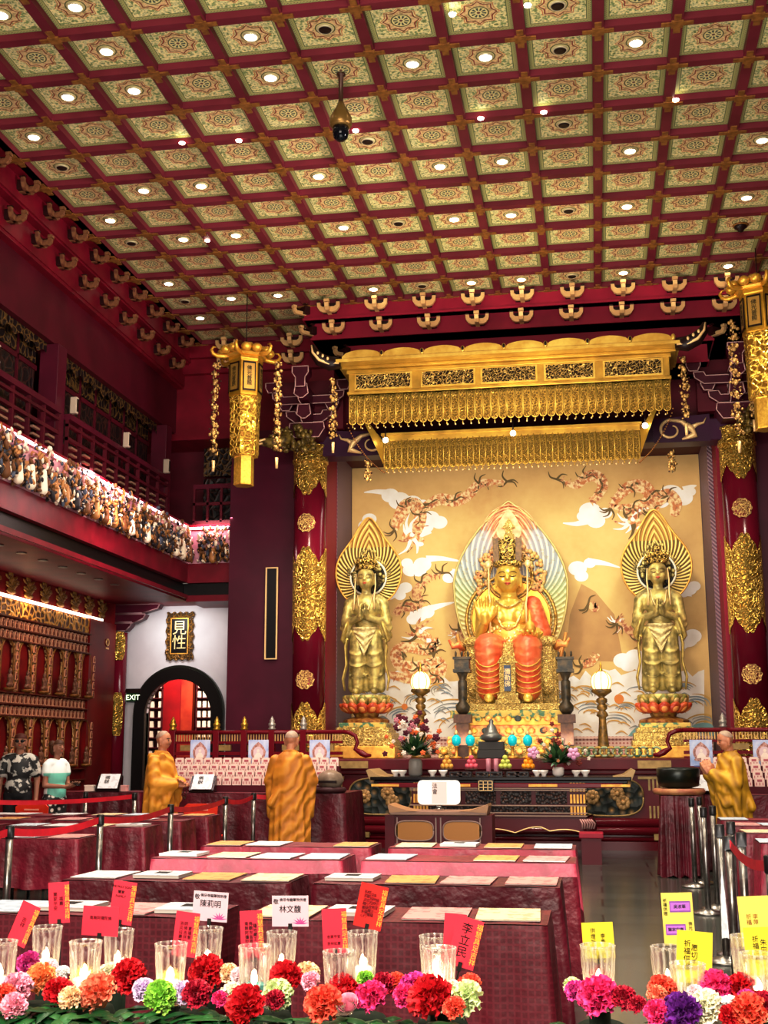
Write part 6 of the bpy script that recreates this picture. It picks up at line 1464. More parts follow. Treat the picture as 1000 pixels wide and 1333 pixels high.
# orange plastic chairs
def ochair(x, y, rz, lab):
    t = thing('plastic_chair', lab, 'chair', (x, y, 0), rz, 'orange plastic chairs'); M_o = mat('orange red plastic', '#d8321a', .35)
    m = MB(); m.box(-.22, .22, -.22, .22, .41, .44); m.build('seat', M_o, t, bevel=.01); m = MB(); P = [(-.21, .44), (.21, .44), (.22, .8), (.17, .84), (-.17, .84), (-.22, .8)]; m.prism(P, 'y', .2, .225); m.mat(1); m.box(-.1, .1, .195, .23, .755, .775); m.build('backrest', [M_o, mat('slot pale orange', '#f2a088', .4)], t)
    for sx in (-1, 1):
        for sy in (-1, 1): MB().cyl((sx*.19, sy*.19, 0), (sx*.18, sy*.18, .41), .02, .022, 8).build('leg', M_o, t)
ochair(-7.12, 15.2+.1, PI, 'orange plastic chair beside the woman tourist'); ochair(-4.95, 15.5, PI, 'orange plastic chair before the left offering table between the monks'); ochair(2.2, 15.35, PI, 'orange plastic chair beside the right hand monk'); 
# ================================================================ BALUSTRADES on the platform
M_rail = mat('balustrade red lacquer', '#6e0f1c', .22)
def balustrade(x0, x1, y, posts, s, lab, fin):
    t = thing('platform_balustrade', lab, 'balustrade', (0, y, STZ+.003))
    MB().tube([(x0, 0, .42), (x1, 0, .42)], .035, 10).build('top_rail', M_rail, t); m = MB(); m.box(x0, x1, -.025, .025, .24, .28).box(x0, x1, -.03, .03, .06, .11).box(x0, x1, -.04, .04, 0, .03); m.build('lower_rail', M_rail, t)
    m = MB(); n = int((x1-x0)/.5)
    for k in range(n): xx = lerp(x0, x1, (k+.5)/n); m.box(xx-.14, xx+.14, -.033, .033, .13, .22)
    m.build('gilt_plate', M_label, t); m = MB()
    for k in range(int((x1-x0)/.045)): xx = x0+.02+k*.045; m.box(xx-.008, xx+.008, -.01, .01, .28, .39)
    m.build('baluster', mat('gilt baluster', '#c8a468', .4, .3), t)
    for k, xx in enumerate(posts):
        o = MB().box(xx-.05, xx+.05, -.05, .05, 0, .46).build('post', M_rail, t, bevel=.006)
        MB().lathe([(.05, .46), (.065, .48), (.04, .5), (.06, .53), (.06, .56), (.035, .58), (.045, .6), (.03, .63), (.005, .68)], 12, (xx, 0, 0)).build('finial', M_gold if k in fin else mat('pale pewter', '#a8a49c', .35, .5), o)
    e = x1 if s > 0 else x0
    MB().tube([(e, 0, .42), (e+s*.1, 0, .41), (e+s*.2, 0, .36), (e+s*.24, 0, .25), (e+s*.2, 0, .15), (e+s*.3, 0, .09), (e+s*.38, 0, .05), (e+s*.46, 0, .05)], [.035, .035, .035, .03, .035, .05, .04, .02], 10).build('end_scroll', M_rail, t)
    return t
xs_ = [aY(px, 950, 19.55).x for px in (225, 282, 318, 354, 395)]
balustrade(xs_[0], -4.0, 19.56, xs_[:4]+[xs_[4]], 1, 'red and gilt balustrade on the left wing of the platform', (0, 1, 2))
balustrade(1.3, 4.6, 19.56, [1.9, 3.0, 4.0], -1, 'red and gilt balustrade on the right wing of the platform', (2,))
# ================================================================ PEOPLE
def cloth_robe_mat(name, a, b_, c_):
    nt = NT(name); w = nt.wave(3.2, 6, direction='DIAGONAL', dscale=1.0); n = nt.noise(5, 4); k = nt.math('ADD', nt.math('MULTIPLY', w, .6), nt.math('MULTIPLY', n, .4))
    nt.bump(k, .5, .05); return nt.fin(nt.ramp(k, [(.2, lin(c_)), (.5, lin(a)), (.8, lin(b_))]), .62)
M_rb1 = cloth_robe_mat('saffron robe', '#c98a22', '#d4982e', '#b87a1a')
M_rb2 = cloth_robe_mat('deep saffron robe', '#bd7a1a', '#c98a26', '#a86a14')
M_rb3 = cloth_robe_mat('olive saffron robe', '#b08410', '#bd921c', '#98700c')
M_flesh = mat('warm skin', '#b9805e', .5, 0, '#a86f50', 6)
M_stub = mat('grey stubble', '#a58c7c', .6, 0, '#94806f', 40)
M_shoe = mat('dark shoe', '#2a2420', .5)
def person_head(m, c, s, fw=(0, -1)):
    head_prims(m, c, s)
def robe_profile(m, seed, H=1.75, hem=.06, wide=1.0, lean=0):
    R = random.Random(seed); p = [R.uniform(0, 6) for _ in range(5)]
    pr = [(.255, hem), (.262, .2), (.262, .45), (.255, .7), (.245, .9), (.235, 1.05), (.225, 1.2), (.215, 1.3), (.19, 1.38), (.15, 1.44), (.1, 1.485), (.07, 1.5)]
    def mod(a, z):
        k = max(0, 1-z/1.35); return 1+k*(.10*sin(7*a+p[0]+z)+.07*sin(12*a+p[1]-2*z)+.05*sin(17*a+p[2]))+.02*sin(5*a+6*z+p[3])
    m.lathe([(r*wide, z) for r, z in pr], 72, (0, 0, 0), True, mod, .98, .8)
def monk(loc, rz, lab, mr, arms, seed, headturn=0, headtilt=0, sc=1):
    t = thing('person', lab, 'person', loc, rz); t.scale = (sc,)*3
    HC = (headturn*.02, -.05-.02*headtilt, 1.625-.015*headtilt); hs = .088
    b = MB(); rot = Matrix.Translation(Vector((0, 0, 1.5))) @ Matrix.Rotation(headturn, 4, 'Z') @ Matrix.Rotation(headtilt, 4, 'X') @ Matrix.Translation(Vector((0, 0, -1.5)))
    b.at(rot); head_prims(b, (0, -.03, 1.62), hs); b.at(None)
    b.caps((0, .0, 1.40), (0, -.02, 1.56), .058, .055); b.ell((0, 0, 1.2), (.17, .11, .24), 14, 10); b.ell((0, 0, .95), (.16, .11, .18), 14, 10)
    for q in (-1, 1):
        b.caps((q*.09, 0, .9), (q*.1, 0, .5), .085, .06); b.caps((q*.1, 0, .5), (q*.1, .01, .1), .055, .04); b.caps((q*.1, .02, .045), (q*.11, -.15, .035), .045, .04)
        sh = Vector((q*.18, 0, 1.38)); el, wr, hd = [Vector(v) for v in arms[0 if q < 0 else 1][:3]]
        b.caps(sh, el, .05, .042); b.caps(el, wr, .042, .03); hand(b, wr, hd, arms[0 if q < 0 else 1][3], .155, .14, .08, thumb=arms[0 if q < 0 else 1][4])
    blob('body', b, M_flesh, t, .0085, 2)
    f = thing('face', None, None); f.parent = t; f.matrix_local = rot; bpy.data.objects.remove(f)
    fa = MB(); fa.at(rot)
    c = (0, -.03, 1.62); s = hs
    for q in (-1, 1):
        fa.tube([(c[0]+q*s*x, c[1]-s*y, c[2]+s*z) for x, y, z in ((.14, .99, .30), (.4, .95, .36), (.68, .76, .28))], [s*.03, s*.05, s*.02], 5); fa.ell((c[0]+q*s*.38, c[1]-s*.95, c[2]+s*.08), (s*.15, s*.06, s*.06), 8, 6)
    fa.build('eye', mat('dark eye', '#1c1412', .4), t); fa = MB(); fa.at(rot); fa.tube([(c[0]+s*x, c[1]-s*y, c[2]+s*z) for x, y, z in ((-.26, .88, -.5), (0, .98, -.5), (.26, .88, -.5))], [s*.03, s*.06, s*.03], 6); fa.build('mouth', mat('lip tone', '#8c4a40', .5), t)
    h = MB(); h.at(rot)
    def cap(u, w):
        d_ = 2*PI*u; lim = 1.22+.5*sin(d_)+.12*cos(2*d_); q = w*lim
        return (c[0]+s*1.01*sin(q)*cos(d_), c[1]+.05*s+s*1.11*sin(q)*sin(d_), c[2]+.36*s+s*1.075*cos(q))
    h.grid(cap, 28, 10, closeu=True); h.build('hair', M_stub, t, label='close shaved grey stubble')
    r = MB(); robe_profile(r, seed)
    for q in (-1, 1):
        el, wr = [Vector(v) for v in arms[0 if q < 0 else 1][:2]]; sh = Vector((q*.19, .0, 1.37))
        r.caps(sh, el, .078, .085, 16); w2 = el.lerp(wr, .82); r.caps(el, w2, .09, .08, 16)
        low = el.lerp(wr, .5)+Vector((0, 0, -.22)); r.caps(el.lerp(wr, .25), low, .075, .05, 12); r.caps(el, el+Vector((0, .02, -.42)), .07, .04, 12); r.caps(w2, low+Vector((0, 0, -.08)), .05, .03, 12)
    r.caps((-.12, -.08, 1.43), (.2, -.15, .9), .045, .06, 10); r.caps((-.12, .08, 1.43), (.2, .14, .85), .045, .06, 10)
    blob('robe', r, mr, t, .0135, 3)
    cl = MB(); cl.tube([(.075*cos(a)*1.1, .075*sin(a)-.01, 1.475+.015*sin(a)) for a in [2*PI*k/20 for k in range(21)]], .018, 8); cl.build('collar', mr, t)
    for q in (-1, 1):
        sm_ = MB(); sm_.caps((q*.1, .03, .035), (q*.115, -.17, .03), .05, .042, 12); sm_.build('shoe', M_shoe, t)
    return t
A_fold = (((-.25, -.05, 1.1), (-.05, -.26, 1.08), (.9, -.4, .0), (0, -.6, 1), 1), ((.25, -.05, 1.1), (.06, -.27, 1.1), (-.9, -.4, .05), (0, -.6, 1), -1))
A_pray = (((-.26, -.06, 1.12), (-.05, -.28, 1.24), (.2, -.3, 1), (1, 0, 0), 1), ((.26, -.06, 1.12), (.05, -.28, 1.24), (-.2, -.3, 1), (-1, 0, 0), -1))
A_hang = (((-.26, .03, 1.08), (-.22, -.12, .86), (0, -.3, -1), (1, 0, 0), 1), ((.26, .03, 1.08), (.22, -.12, .86), (0, -.3, -1), (-1, 0, 0), -1))
q = aY(208, 1040, 15.15); m1 = monk((q.x, 15.15, 0), math.radians(82), 'shaven monk in a saffron robe seen in profile, hands folded, beside the arched doorway', M_rb1, A_fold, 3, .05, 0, 1.0)
bd = MB(); 
for k in range(16): a = 2*PI*k/16; bd.ell((.0+.04*cos(a), 0, -.07+.085*sin(a)), .011, 8, 6)
o = bd.build('prayer_beads', mat('dark wood bead', '#3c2418', .35), loc=m1.matrix_basis @ Vector((.02, -.335, 1.06)), label='dark prayer beads hanging from the profile monk folded hands', cat='prayer beads'); o.rotation_euler = (0, 0, math.radians(82))
q = aY(378, 1000, 15.3); monk((q.x, 15.3, 0), PI+.05, 'shaven monk in a saffron robe seen from behind at the left offering table', M_rb2, A_pray, 5, -.12, .1, 1.0)
q = aY(952, 1000, 15.15); m3 = monk((q.x, 15.15, 0), math.radians(-75), 'shaven monk in a mustard robe facing the altar at the right edge, hands raised', M_rb3, A_pray, 8, 0, -.25*0+.2, .985)
# tourists
M_shirt = NT('floral shirt'); _v = M_shirt.noise(13, 2); M_shirt = M_shirt.fin(M_shirt.ramp(_v, [(.50, lin('#0d0e10')), (.56, lin('#b9b9b2'))]), .6)
nt = NT('patterned trousers'); M_ptr = nt.fin(nt.ramp(nt.voro(14), [(.3, lin('#e0dcd4')), (.42, lin('#1a1a1c'))]), .6)
nt = NT('white teal top'); X, Y, Z = nt.sep(); M_top = nt.fin(nt.mix(nt.math('MULTIPLY', nt.math('LESS_THAN', Z, 1.27), nt.math('LESS_THAN', Y, -.02)), lin('#dfe6e2'), lin('#74c4b4')), .6)
def visitor(loc, rz, lab, sc, arms, shirt, trousers, female, hair):
    t = thing('person', lab, 'person', loc, rz); t.scale = (sc,)*3; w = .88 if female else 1
    b = MB(); hs = .085 if not female else .08; c = (0, -.03, 1.62); head_prims(b, c, hs); b.caps((0, 0, 1.4), (0, -.015, 1.56), .055*w, .05*w); b.ell((0, 0, 1.22), (.17*w, .11, .24), 14, 10); b.ell((0, 0, .95), (.165, .12, .17), 14, 10)
    top = MB(); top.ell((0, 0, 1.24), (.195*w, .135, .23), 16, 12); top.ell((0, 0, 1.0), (.19*w, .145, .2), 16, 12); top.caps((-.13*w, 0, 1.4), (.13*w, 0, 1.4), .075, .075); tr = MB(); tr.ell((0, 0, .92), (.185, .135, .15), 14, 10)
    for i, q in enumerate((-1, 1)):
        el, wr, hd = [Vector(v) for v in arms[i][:3]]; sh = Vector((q*.19*w, 0, 1.37)); b.caps(sh, el, .052*w, .043*w); b.caps(el, wr, .042*w, .03*w); hand(b, wr, hd, arms[i][3], .15, .15, .08, thumb=arms[i][4]); top.caps(sh, sh.lerp(el, .62 if not female else .35), .075*w, .08*w)
        b.caps((q*.09, 0, .9), (q*.1, 0, .5), .085, .06); b.caps((q*.1, 0, .5), (q*.1, .01, .1), .055, .04); b.caps((q*.1, .02, .05), (q*.12, -.15, .04), .045, .04); tr.caps((q*.095, 0, .9), (q*.105, 0, .5), .105, .085); tr.caps((q*.105, 0, .5), (q*.105, .01, .1), .085, .07)
    blob('body', b, mat('dim skin', '#9a6a52', .55, 0, '#8a5c46', 6), t, .009, 2); blob('shirt', top, shirt, t, .014, 3); blob('trousers', tr, trousers, t, .014, 3)
    face(t, c, hs, None)
    h = MB(); h.grid(lambda u, v: (c[0]+hs*1.04*sin(v*1.5)*cos(2*PI*u), c[1]+.08*hs+hs*1.14*sin(v*1.5)*sin(2*PI*u), c[2]+.38*hs+hs*1.1*cos(v*1.5)-(.8*hs*v*v if sin(2*PI*u) > .1 else -.12*hs*v)), 26, 12, closeu=True)
    if female: h.ell((0, .1, 1.67), (.055, .05, .055), 12, 8); h.ell((0, .06, 1.6), (.07, .06, .09), 12, 8)
    h.build('hair', hair, t)
    if not female:
        g = MB(); 
        for q in (-1, 1): g.ell((q*.033, -.118, 1.632), (.028, .012, .02), 10, 6)
        g.tube([(-.085, -.02, 1.64), (-.06, -.11, 1.64), (.06, -.11, 1.64), (.085, -.02, 1.64)], .005, 5); g.build('sunglasses', M_black, t)
    for q in (-1, 1): s_ = MB(); s_.caps((q*.105, .03, .04), (q*.125, -.17, .035), .052, .045, 12); s_.build('shoe', M_shoe, t)
    return t
A_down = (((-.25, .02, 1.1), (-.25, -.06, .84), (0, -.1, -1), (1, 0, 0), 1), ((.25, .02, 1.1), (.25, -.06, .84), (0, -.1, -1), (-1, 0, 0), -1))
A_hold = (((-.21, -.02, 1.1), (-.02, -.24, 1.08), (.8, -.5, .1), (0, 0, 1), 1), ((.21, -.02, 1.1), (.08, -.26, 1.1), (-.3, -.8, .2), (0, 0, 1), -1))
q = aY(25, 1000, 16.45); visitor((q.x, 16.45, 0), .35, 'man in a black and white patterned shirt and dark glasses standing by the niche wall', 1.0, A_down, M_shirt, mat('dark trousers', '#16161a', .7), False, mat('short reddish brown hair', '#4a2018', .6))
q = aY(73, 1000, 15.95); v2 = visitor((q.x, 15.95, 0), 1.15, 'woman in a white and teal top with tied hair looking at her phone', .95, A_hold, M_top, M_ptr, True, mat('brown hair', '#4a2c1c', .5))
ph = MB().box(-.035, .035, -.07, .07, -.004, .004).build('mobile_phone', mat('phone black', '#101014', .2), loc=v2.matrix_basis @ Vector((.03, -.385, 1.125)), label='dark phone in the woman tourist hands', cat='phone', bevel=.003); ph.rotation_euler = (.4, 0, 1.15)
# ================================================================ FOREGROUND CANDLE TABLE
FZ = .86
t = thing('candle_table', 'front table under a pale tan top carrying the candles and carnations', 'table', (-.4, 2.3, 0))
MB().box(-1.25, 1.05, -.28, .47, FZ-.03, FZ).build('table_top', mat('pale tan board', '#cdb48a', .5, 0, '#bfa478', 6), t, bevel=.006)
for sx in (-1.2, 1.0):
    for sy in (-.24, .43): MB().cyl((sx, sy, 0), (sx, sy, FZ-.03), .018, .018, 8).build('leg', M_legs, t)
nt = NT('candle glass'); g = nt.n.new('ShaderNodeBsdfGlass'); g.inputs['Roughness'].default_value = .03; g.inputs['IOR'].default_value = 1.3
tr = nt.n.new('ShaderNodeBsdfTransparent'); mx = nt.n.new('ShaderNodeMixShader'); mx.inputs[0].default_value = .58; nt.l.new(g.outputs[0], mx.inputs[1]); nt.l.new(tr.outputs[0], mx.inputs[2])
tl = nt.n.new('ShaderNodeBsdfTranslucent'); tl.inputs[0].default_value = (1, .93, .84, 1); df = nt.n.new('ShaderNodeBsdfDiffuse'); df.inputs[0].default_value = (1, .95, .9, 1); ad = nt.n.new('ShaderNodeMixShader'); nt.l.new(tl.outputs[0], ad.inputs[1]); nt.l.new(df.outputs[0], ad.inputs[2])
X, Y, Z = nt.sep(); th = nt.math('ARCTAN2', Y, X); rb = nt.math('SINE', nt.math('ADD', nt.math('MULTIPLY', th, 14), nt.math('MULTIPLY', nt.noise(30, 2), 5))); lw = nt.n.new('ShaderNodeLayerWeight'); lw.inputs[0].default_value = .3
fc = nt.math('ADD', nt.math('MULTIPLY', nt.math('GREATER_THAN', rb, .55), .16), nt.math('MULTIPLY', lw.outputs['Facing'], .30)); mx2 = nt.n.new('ShaderNodeMixShader'); nt.l.new(fc, mx2.inputs[0]); nt.l.new(mx.outputs[0], mx2.inputs[1]); nt.l.new(ad.outputs[0], mx2.inputs[2])  # white rib stripes and edges paint the cut-glass sparkle into the shader
nt.l.new(mx2.outputs[0], nt.n['Material Output'].inputs['Surface']); M_glass = nt.m
def glass_mesh(r, h, ribs):
    def mod(a, z): return 1+(.05*cos(ribs*a)*(1 if .012 < z < h*.86 else .15))
    pr = [(r*.78, 0), (r*.84, .006), (r*.80, .03), (r*.84, h*.5), (r*.92, h*.8), (r*.95, h*.92), (r*1.0, h), (r*.95, h+.001), (r*.9, h*.9), (r*.8, h*.5), (r*.74, .03), (r*.70, .014), (.002, .012)]
    return MB().lathe(pr, 64, (0, 0, 0), True, mod).mesh('glass', M_glass)
GM = [glass_mesh(.0335, .115, 10), glass_mesh(.0335, .115, 14)]
M_wax = mat('candle wax', '#f4ecd8', .5, 0, es=.5, emit='#ffe2a8'); M_flame = mat('candle flame', '#fff2cc', .3, 0, es=16, emit='#ffe6b4'); M_tealc = mat('teal wax', '#2c8a86', .4)
waxm = MB().lathe([(.0215, .0), (.0225, .026), (.02, .03), (.004, .028)], 20).mesh('wax', M_wax); waxt = MB().lathe([(.0215, .0), (.0225, .026), (.02, .03), (.004, .028)], 20).mesh('wax', M_tealc)
flm2 = MB().lathe([(.0015, .03), (.006, .035), (.007, .04), (.004, .048), (.0005, .056)], 12).mesh('flame', M_flame)
# flower heads
def carnation(R, N=70):
    """frilly ball: wavy fans set over a dome"""
    m = MB()
    for k in range(N):
        z = 1-1.25*(k+.5)/N; r = math.sqrt(max(0, 1-z*z)); a = k*2.39996+R.uniform(-.2, .2); n = Vector((r*cos(a), r*sin(a), z)); n = (n+Vector((0, 0, .18))).normalized()
        t_ = n.cross(Vector((R.uniform(-1, 1), R.uniform(-1, 1), R.uniform(-1, 1)))).normalized(); b_ = n.cross(t_); v = []; nu, nv = 7, 4; ph = R.uniform(0, 6); L = R.uniform(.86, 1.06)
        for j in range(nv):
            q = j/(nv-1)
            for i in range(nu):
                s_ = (i/(nu-1)-.5)*2; v.append(n*(.3+(L-.3)*q*(1-.10*s_*s_)+.05*q*sin(s_*9+ph))+t_*(s_*.34*(.25+.75*q))+b_*(.10*q*sin(s_*6+ph)+.05*q*R.uniform(-1, 1)+.14*q*q))
        m.add(v, [(j*nu+i, j*nu+i+1, (j+1)*nu+i+1, (j+1)*nu+i) for j in range(nv-1) for i in range(nu-1)], True)
    m.ell((0, 0, 0), (.62, .62, .55), 14, 10); m.lathe([(.05, -.75), (.2, -.6), (.34, -.2), (.1, -.1)], 12)
    return m
Rf = random.Random(17)
CAR = [carnation(Rf).mesh('carnation', M_cl1) for _ in range(2)]
gb = MB()
for L in range(3):
    for k in range(22):
        a = 2*PI*k/22+L*.14; d = Vector((cos(a), sin(a), .25+.25*L)).normalized(); gb.tube([d*.15, d*.6+Vector((0, 0, .05)), d*(1-.18*L)], [.05, .11, .03], 5, True, .3)
gb.ell((0, 0, .12), (.22, .22, .16), 12, 8); GER = gb.mesh('gerbera', M_cl1)
rs = MB()
for L in range(6):
    for k in range(5):
        a = 2*PI*k/5+L*.9; rr = .12+.15*L; rs.grid(lambda u, v: ((rr+.12*v*v*(L/3))*cos(a+(u-.5)*1.6), (rr+.12*v*v*(L/3))*sin(a+(u-.5)*1.6), -.3+(.85-.06*L)*v*(1-.25*abs(2*u-1)**2)), 7, 5)
ROSE = rs.mesh('rose', M_cl1)
FM = {}
def fmat(a, b_):
    k = a+b_
    if k not in FM:
        nt = NT('petal '+k); FM[k] = nt.fin(nt.ramp(nt.noise(3.0, 4), [(.35, lin(a)), (.65, lin(b_))]), .55); nt.b.inputs['Subsurface Weight'].default_value = .0
    return FM[k]
CL = {'red': fmat('#b80a1e', '#d8202c'), 'crimson': fmat('#a01030', '#c82444'), 'pink': fmat('#f09cb8', '#f6c4d2'), 'palepink': fmat('#f2d0d8', '#f8e6e8'), 'hot': fmat('#e0206c', '#f0509a'), 'magenta': fmat('#c82a8c', '#e45cb0'), 'orange': fmat('#f08a4c', '#f8b47c'), 'salmon': fmat('#f07858', '#f8a888'),
      'coral': fmat('#e04438', '#f07858'), 'peach': fmat('#f4c89c', '#f8e0c0'), 'cream': fmat('#e8e8c8', '#f4f0e0'), 'green': fmat('#86c83c', '#b4e068'), 'palegreen': fmat('#c8dc98', '#e6efc8'), 'lav': fmat('#d4bce0', '#ecdcf0'), 'yellow': fmat('#f0cc20', '#f8e468'), 'purple': fmat('#5c1878', '#842ca0'), 'white': fmat('#f0ece8', '#ffffff')}
KM = {'c': ('carnation', CAR[0]), 'd': ('carnation', CAR[1]), 'g': ('gerbera', GER), 'r': ('rose', ROSE)}
GL2 = [mat('glossy dark leaf', '#123c1c', .35), mat('glossy mid leaf', '#24582a', .35), mat('grey green sprig', '#7c8c74', .5)]
M_foam = mat('dark floral foam', '#16261a', .8); M_tiny = mat('tiny white filler', '#eee8e6', .6)
CLU = [
 (-1.155, 'pink, orange and magenta carnations at the left end of the candle table', [(22,1288,'c','pink',23),(54,1276,'d','orange',23),(38,1256,'c','magenta',18),(4,1300,'c','coral',20),(18,1312,'d','pink',20),(66,1262,'c','palepink',12)]),
 (-.98, 'salmon and red carnations around a yellow bloom, second arrangement from the left', [(128,1296,'d','salmon',30),(108,1276,'g','yellow',20),(76,1294,'c','red',22),(142,1268,'c','cream',15),(168,1272,'c','red',25),(92,1302,'d','peach',18),(82,1268,'c','white',11)]),
 (-.80, 'green and lavender blooms with a yellow centre flower, third arrangement from the left', [(208,1300,'d','green',24),(222,1278,'g','yellow',19),(188,1290,'c','lav',17),(240,1294,'c','lav',17),(270,1268,'c','red',26),(256,1296,'c','crimson',21),(298,1268,'c','peach',14)]),
 (-.62, 'big red carnation with white and teal centre, fourth arrangement from the left', [(322,1312,'d','red',30),(302,1297,'c','cream',18),(286,1302,'c','hot',12),(361,1296,'c','palegreen',22),(372,1276,'d','red',25),(358,1303,'c','crimson',14),(400,1270,'c','peach',18),(405,1279,'c','pink',14),(312,1272,'c','palepink',13)]),
 (-.42, 'coral red and hot pink carnations with a pale rose, fifth arrangement from the left', [(422,1309,'c','coral',27),(447,1290,'d','red',22),(453,1307,'r','pink',14),(484,1300,'c','hot',23),(500,1284,'c','crimson',18),(515,1282,'c','coral',16),(476,1276,'c','green',12)]),
 (-.21, 'broad red carnation between magenta and pale green blooms, sixth arrangement from the left', [(562,1303,'d','red',33),(540,1288,'c','magenta',22),(528,1298,'c','hot',17),(592,1314,'c','coral',16),(608,1302,'c','palegreen',25),(612,1286,'c','coral',18),(588,1290,'c','cream',14)]),
 (.065, 'hot pink carnation with small red blooms and grey sprigs, right of the gap', [(780,1299,'c','hot',28),(750,1292,'c','magenta',15),(812,1302,'c','crimson',18),(830,1310,'c','crimson',13),(745,1286,'c','palegreen',13),(778,1277,'c','crimson',15)]),
 (.20, 'deep purple bloom with pink and white flowers, second arrangement from the right end', [(888,1322,'d','purple',28),(862,1290,'c','coral',20),(856,1320,'c','hot',18),(932,1288,'d','hot',24),(920,1312,'c','cream',23),(905,1296,'c','palepink',13),(950,1312,'c','white',15),(855,1297,'c','salmon',14)]),
 (.315, 'red and coral carnations beside a lilac bloom at the right end of the candle table', [(965,1288,'c','red',20),(972,1302,'c','magenta',13),(975,1318,'c','coral',24),(994,1312,'d','crimson',20),(950,1325,'c','red',16)])]
for ci, (cx0, lab, fl) in enumerate(CLU):
    R = random.Random(100+ci); x0 = aY(sum(f[0] for f in fl)/len(fl), 1310, 2.5).x; t = thing('carnation_arrangement', lab, 'flower arrangement', (x0, 2.5, FZ)); base = Vector((x0, 2.5, FZ))
    MB().lathe([(.055, 0), (.07, .02), (.07, .10), (.058, .125), (.01, .13)], 16, sx=.8, sy=1.3).build('foam_block', M_foam, t)
    m = MB()
    for k in range(64):
        a = R.uniform(0, 2*PI); front = sin(a) < 0; m.cm = R.choice((0, 0, 0, 1)); leaf(m, (R.uniform(-.05, .05), R.uniform(-.10, .06), R.uniform(.05, .115)), (cos(a), sin(a)*1.2, R.uniform(-.15, .45)), R.uniform(.06, .105), R.uniform(.013, .021), R.uniform(.1, .6))
    for k in range(38):
        a = -PI/2+R.uniform(-1.3, 1.3); m.cm = R.choice((0, 0, 1)); leaf(m, (R.uniform(-.09, .09), R.uniform(-.15, -.07), R.uniform(.115, .145)), (cos(a), sin(a), R.uniform(.0, .45)), R.uniform(.05, .08), R.uniform(.012, .018), R.uniform(.1, .5))
    for k in range(14):
        a = R.uniform(0, 2*PI); m.cm = 2; leaf(m, (R.uniform(-.05, .05), R.uniform(-.08, .08), .1), (cos(a), sin(a), R.uniform(.1, .9)), R.uniform(.03, .06), .004, .2)
    m.build('leaves', GL2, t)
    for (px, py, kd, col, rp) in fl:
        Y = lerp(2.62, 2.33, min(1, max(0, (py-1256)/60))); q = aY(px, py-1, Y); nm, me = KM[kd]; r = rp/1600*Y*.92
        o = obj(nm, me, q-base, parent=t, sc=r); o.rotation_euler = (R.uniform(.55, 1.05), R.uniform(-.35, .35), R.uniform(-.5, .5)); objmat(o, CL[col]); 
# candle glasses (front row then back row)
front = [(2,1225,'at the left end, front row'),(112,1225,'beside the yellow bloom, front row'),(223,1228,'above the green bloom, front row'),(332,1231,'above the teal wax, front row'),(442,1238,'above the coral carnation, front row'),(572,1233,'above the broad red carnation, front row'),(778,1230,'right of the aisle gap, front row'),(895,1254,'above the purple bloom, front row'),(986,1241,'at the right end, front row')]
back = [(62,1206,'behind the orange carnation, back row'),(155,1210,'behind the two red cards, back row'),(271,1208,'under the pale card nearest the left, back row'),(367,1213,'under the second pale card, back row'),(472,1213,'under the tilted red sutra card, back row'),(566,1218,'behind the double red card, back row'),(868,1232,'under the yellow and purple card, back row'),(972,1218,'behind the right end pair of yellow cards, back row')]
CX = {}
for lst, Y in ((front, 2.47), (back, 2.68)):
    for k, (px, py, lab) in enumerate(lst):
        q = aY(px, py, Y); z = q.z-.115; CX[(px, py)] = (q.x, Y, z)
        g = thing('candle_glass', 'ribbed clear glass candle holder %s' % lab, 'candle holder', (q.x, Y, z)); obj('glass', GM[k % 2], (0, 0, 0), parent=g)
        MB().lathe([(.02, -z+FZ+.001), (.02, -.001)], 10).build('spike_cup', M_foam, g)
        c = thing('tealight', 'lit %s candle inside the glass %s' % ('teal' if px in (332, 895) else 'white', lab), 'candle', (q.x, Y, z+.0145)); obj('wax', waxt if px in (332, 895) else waxm, (0, 0, 0), parent=c); obj('flame', flm2, (0, 0, 0), parent=c)
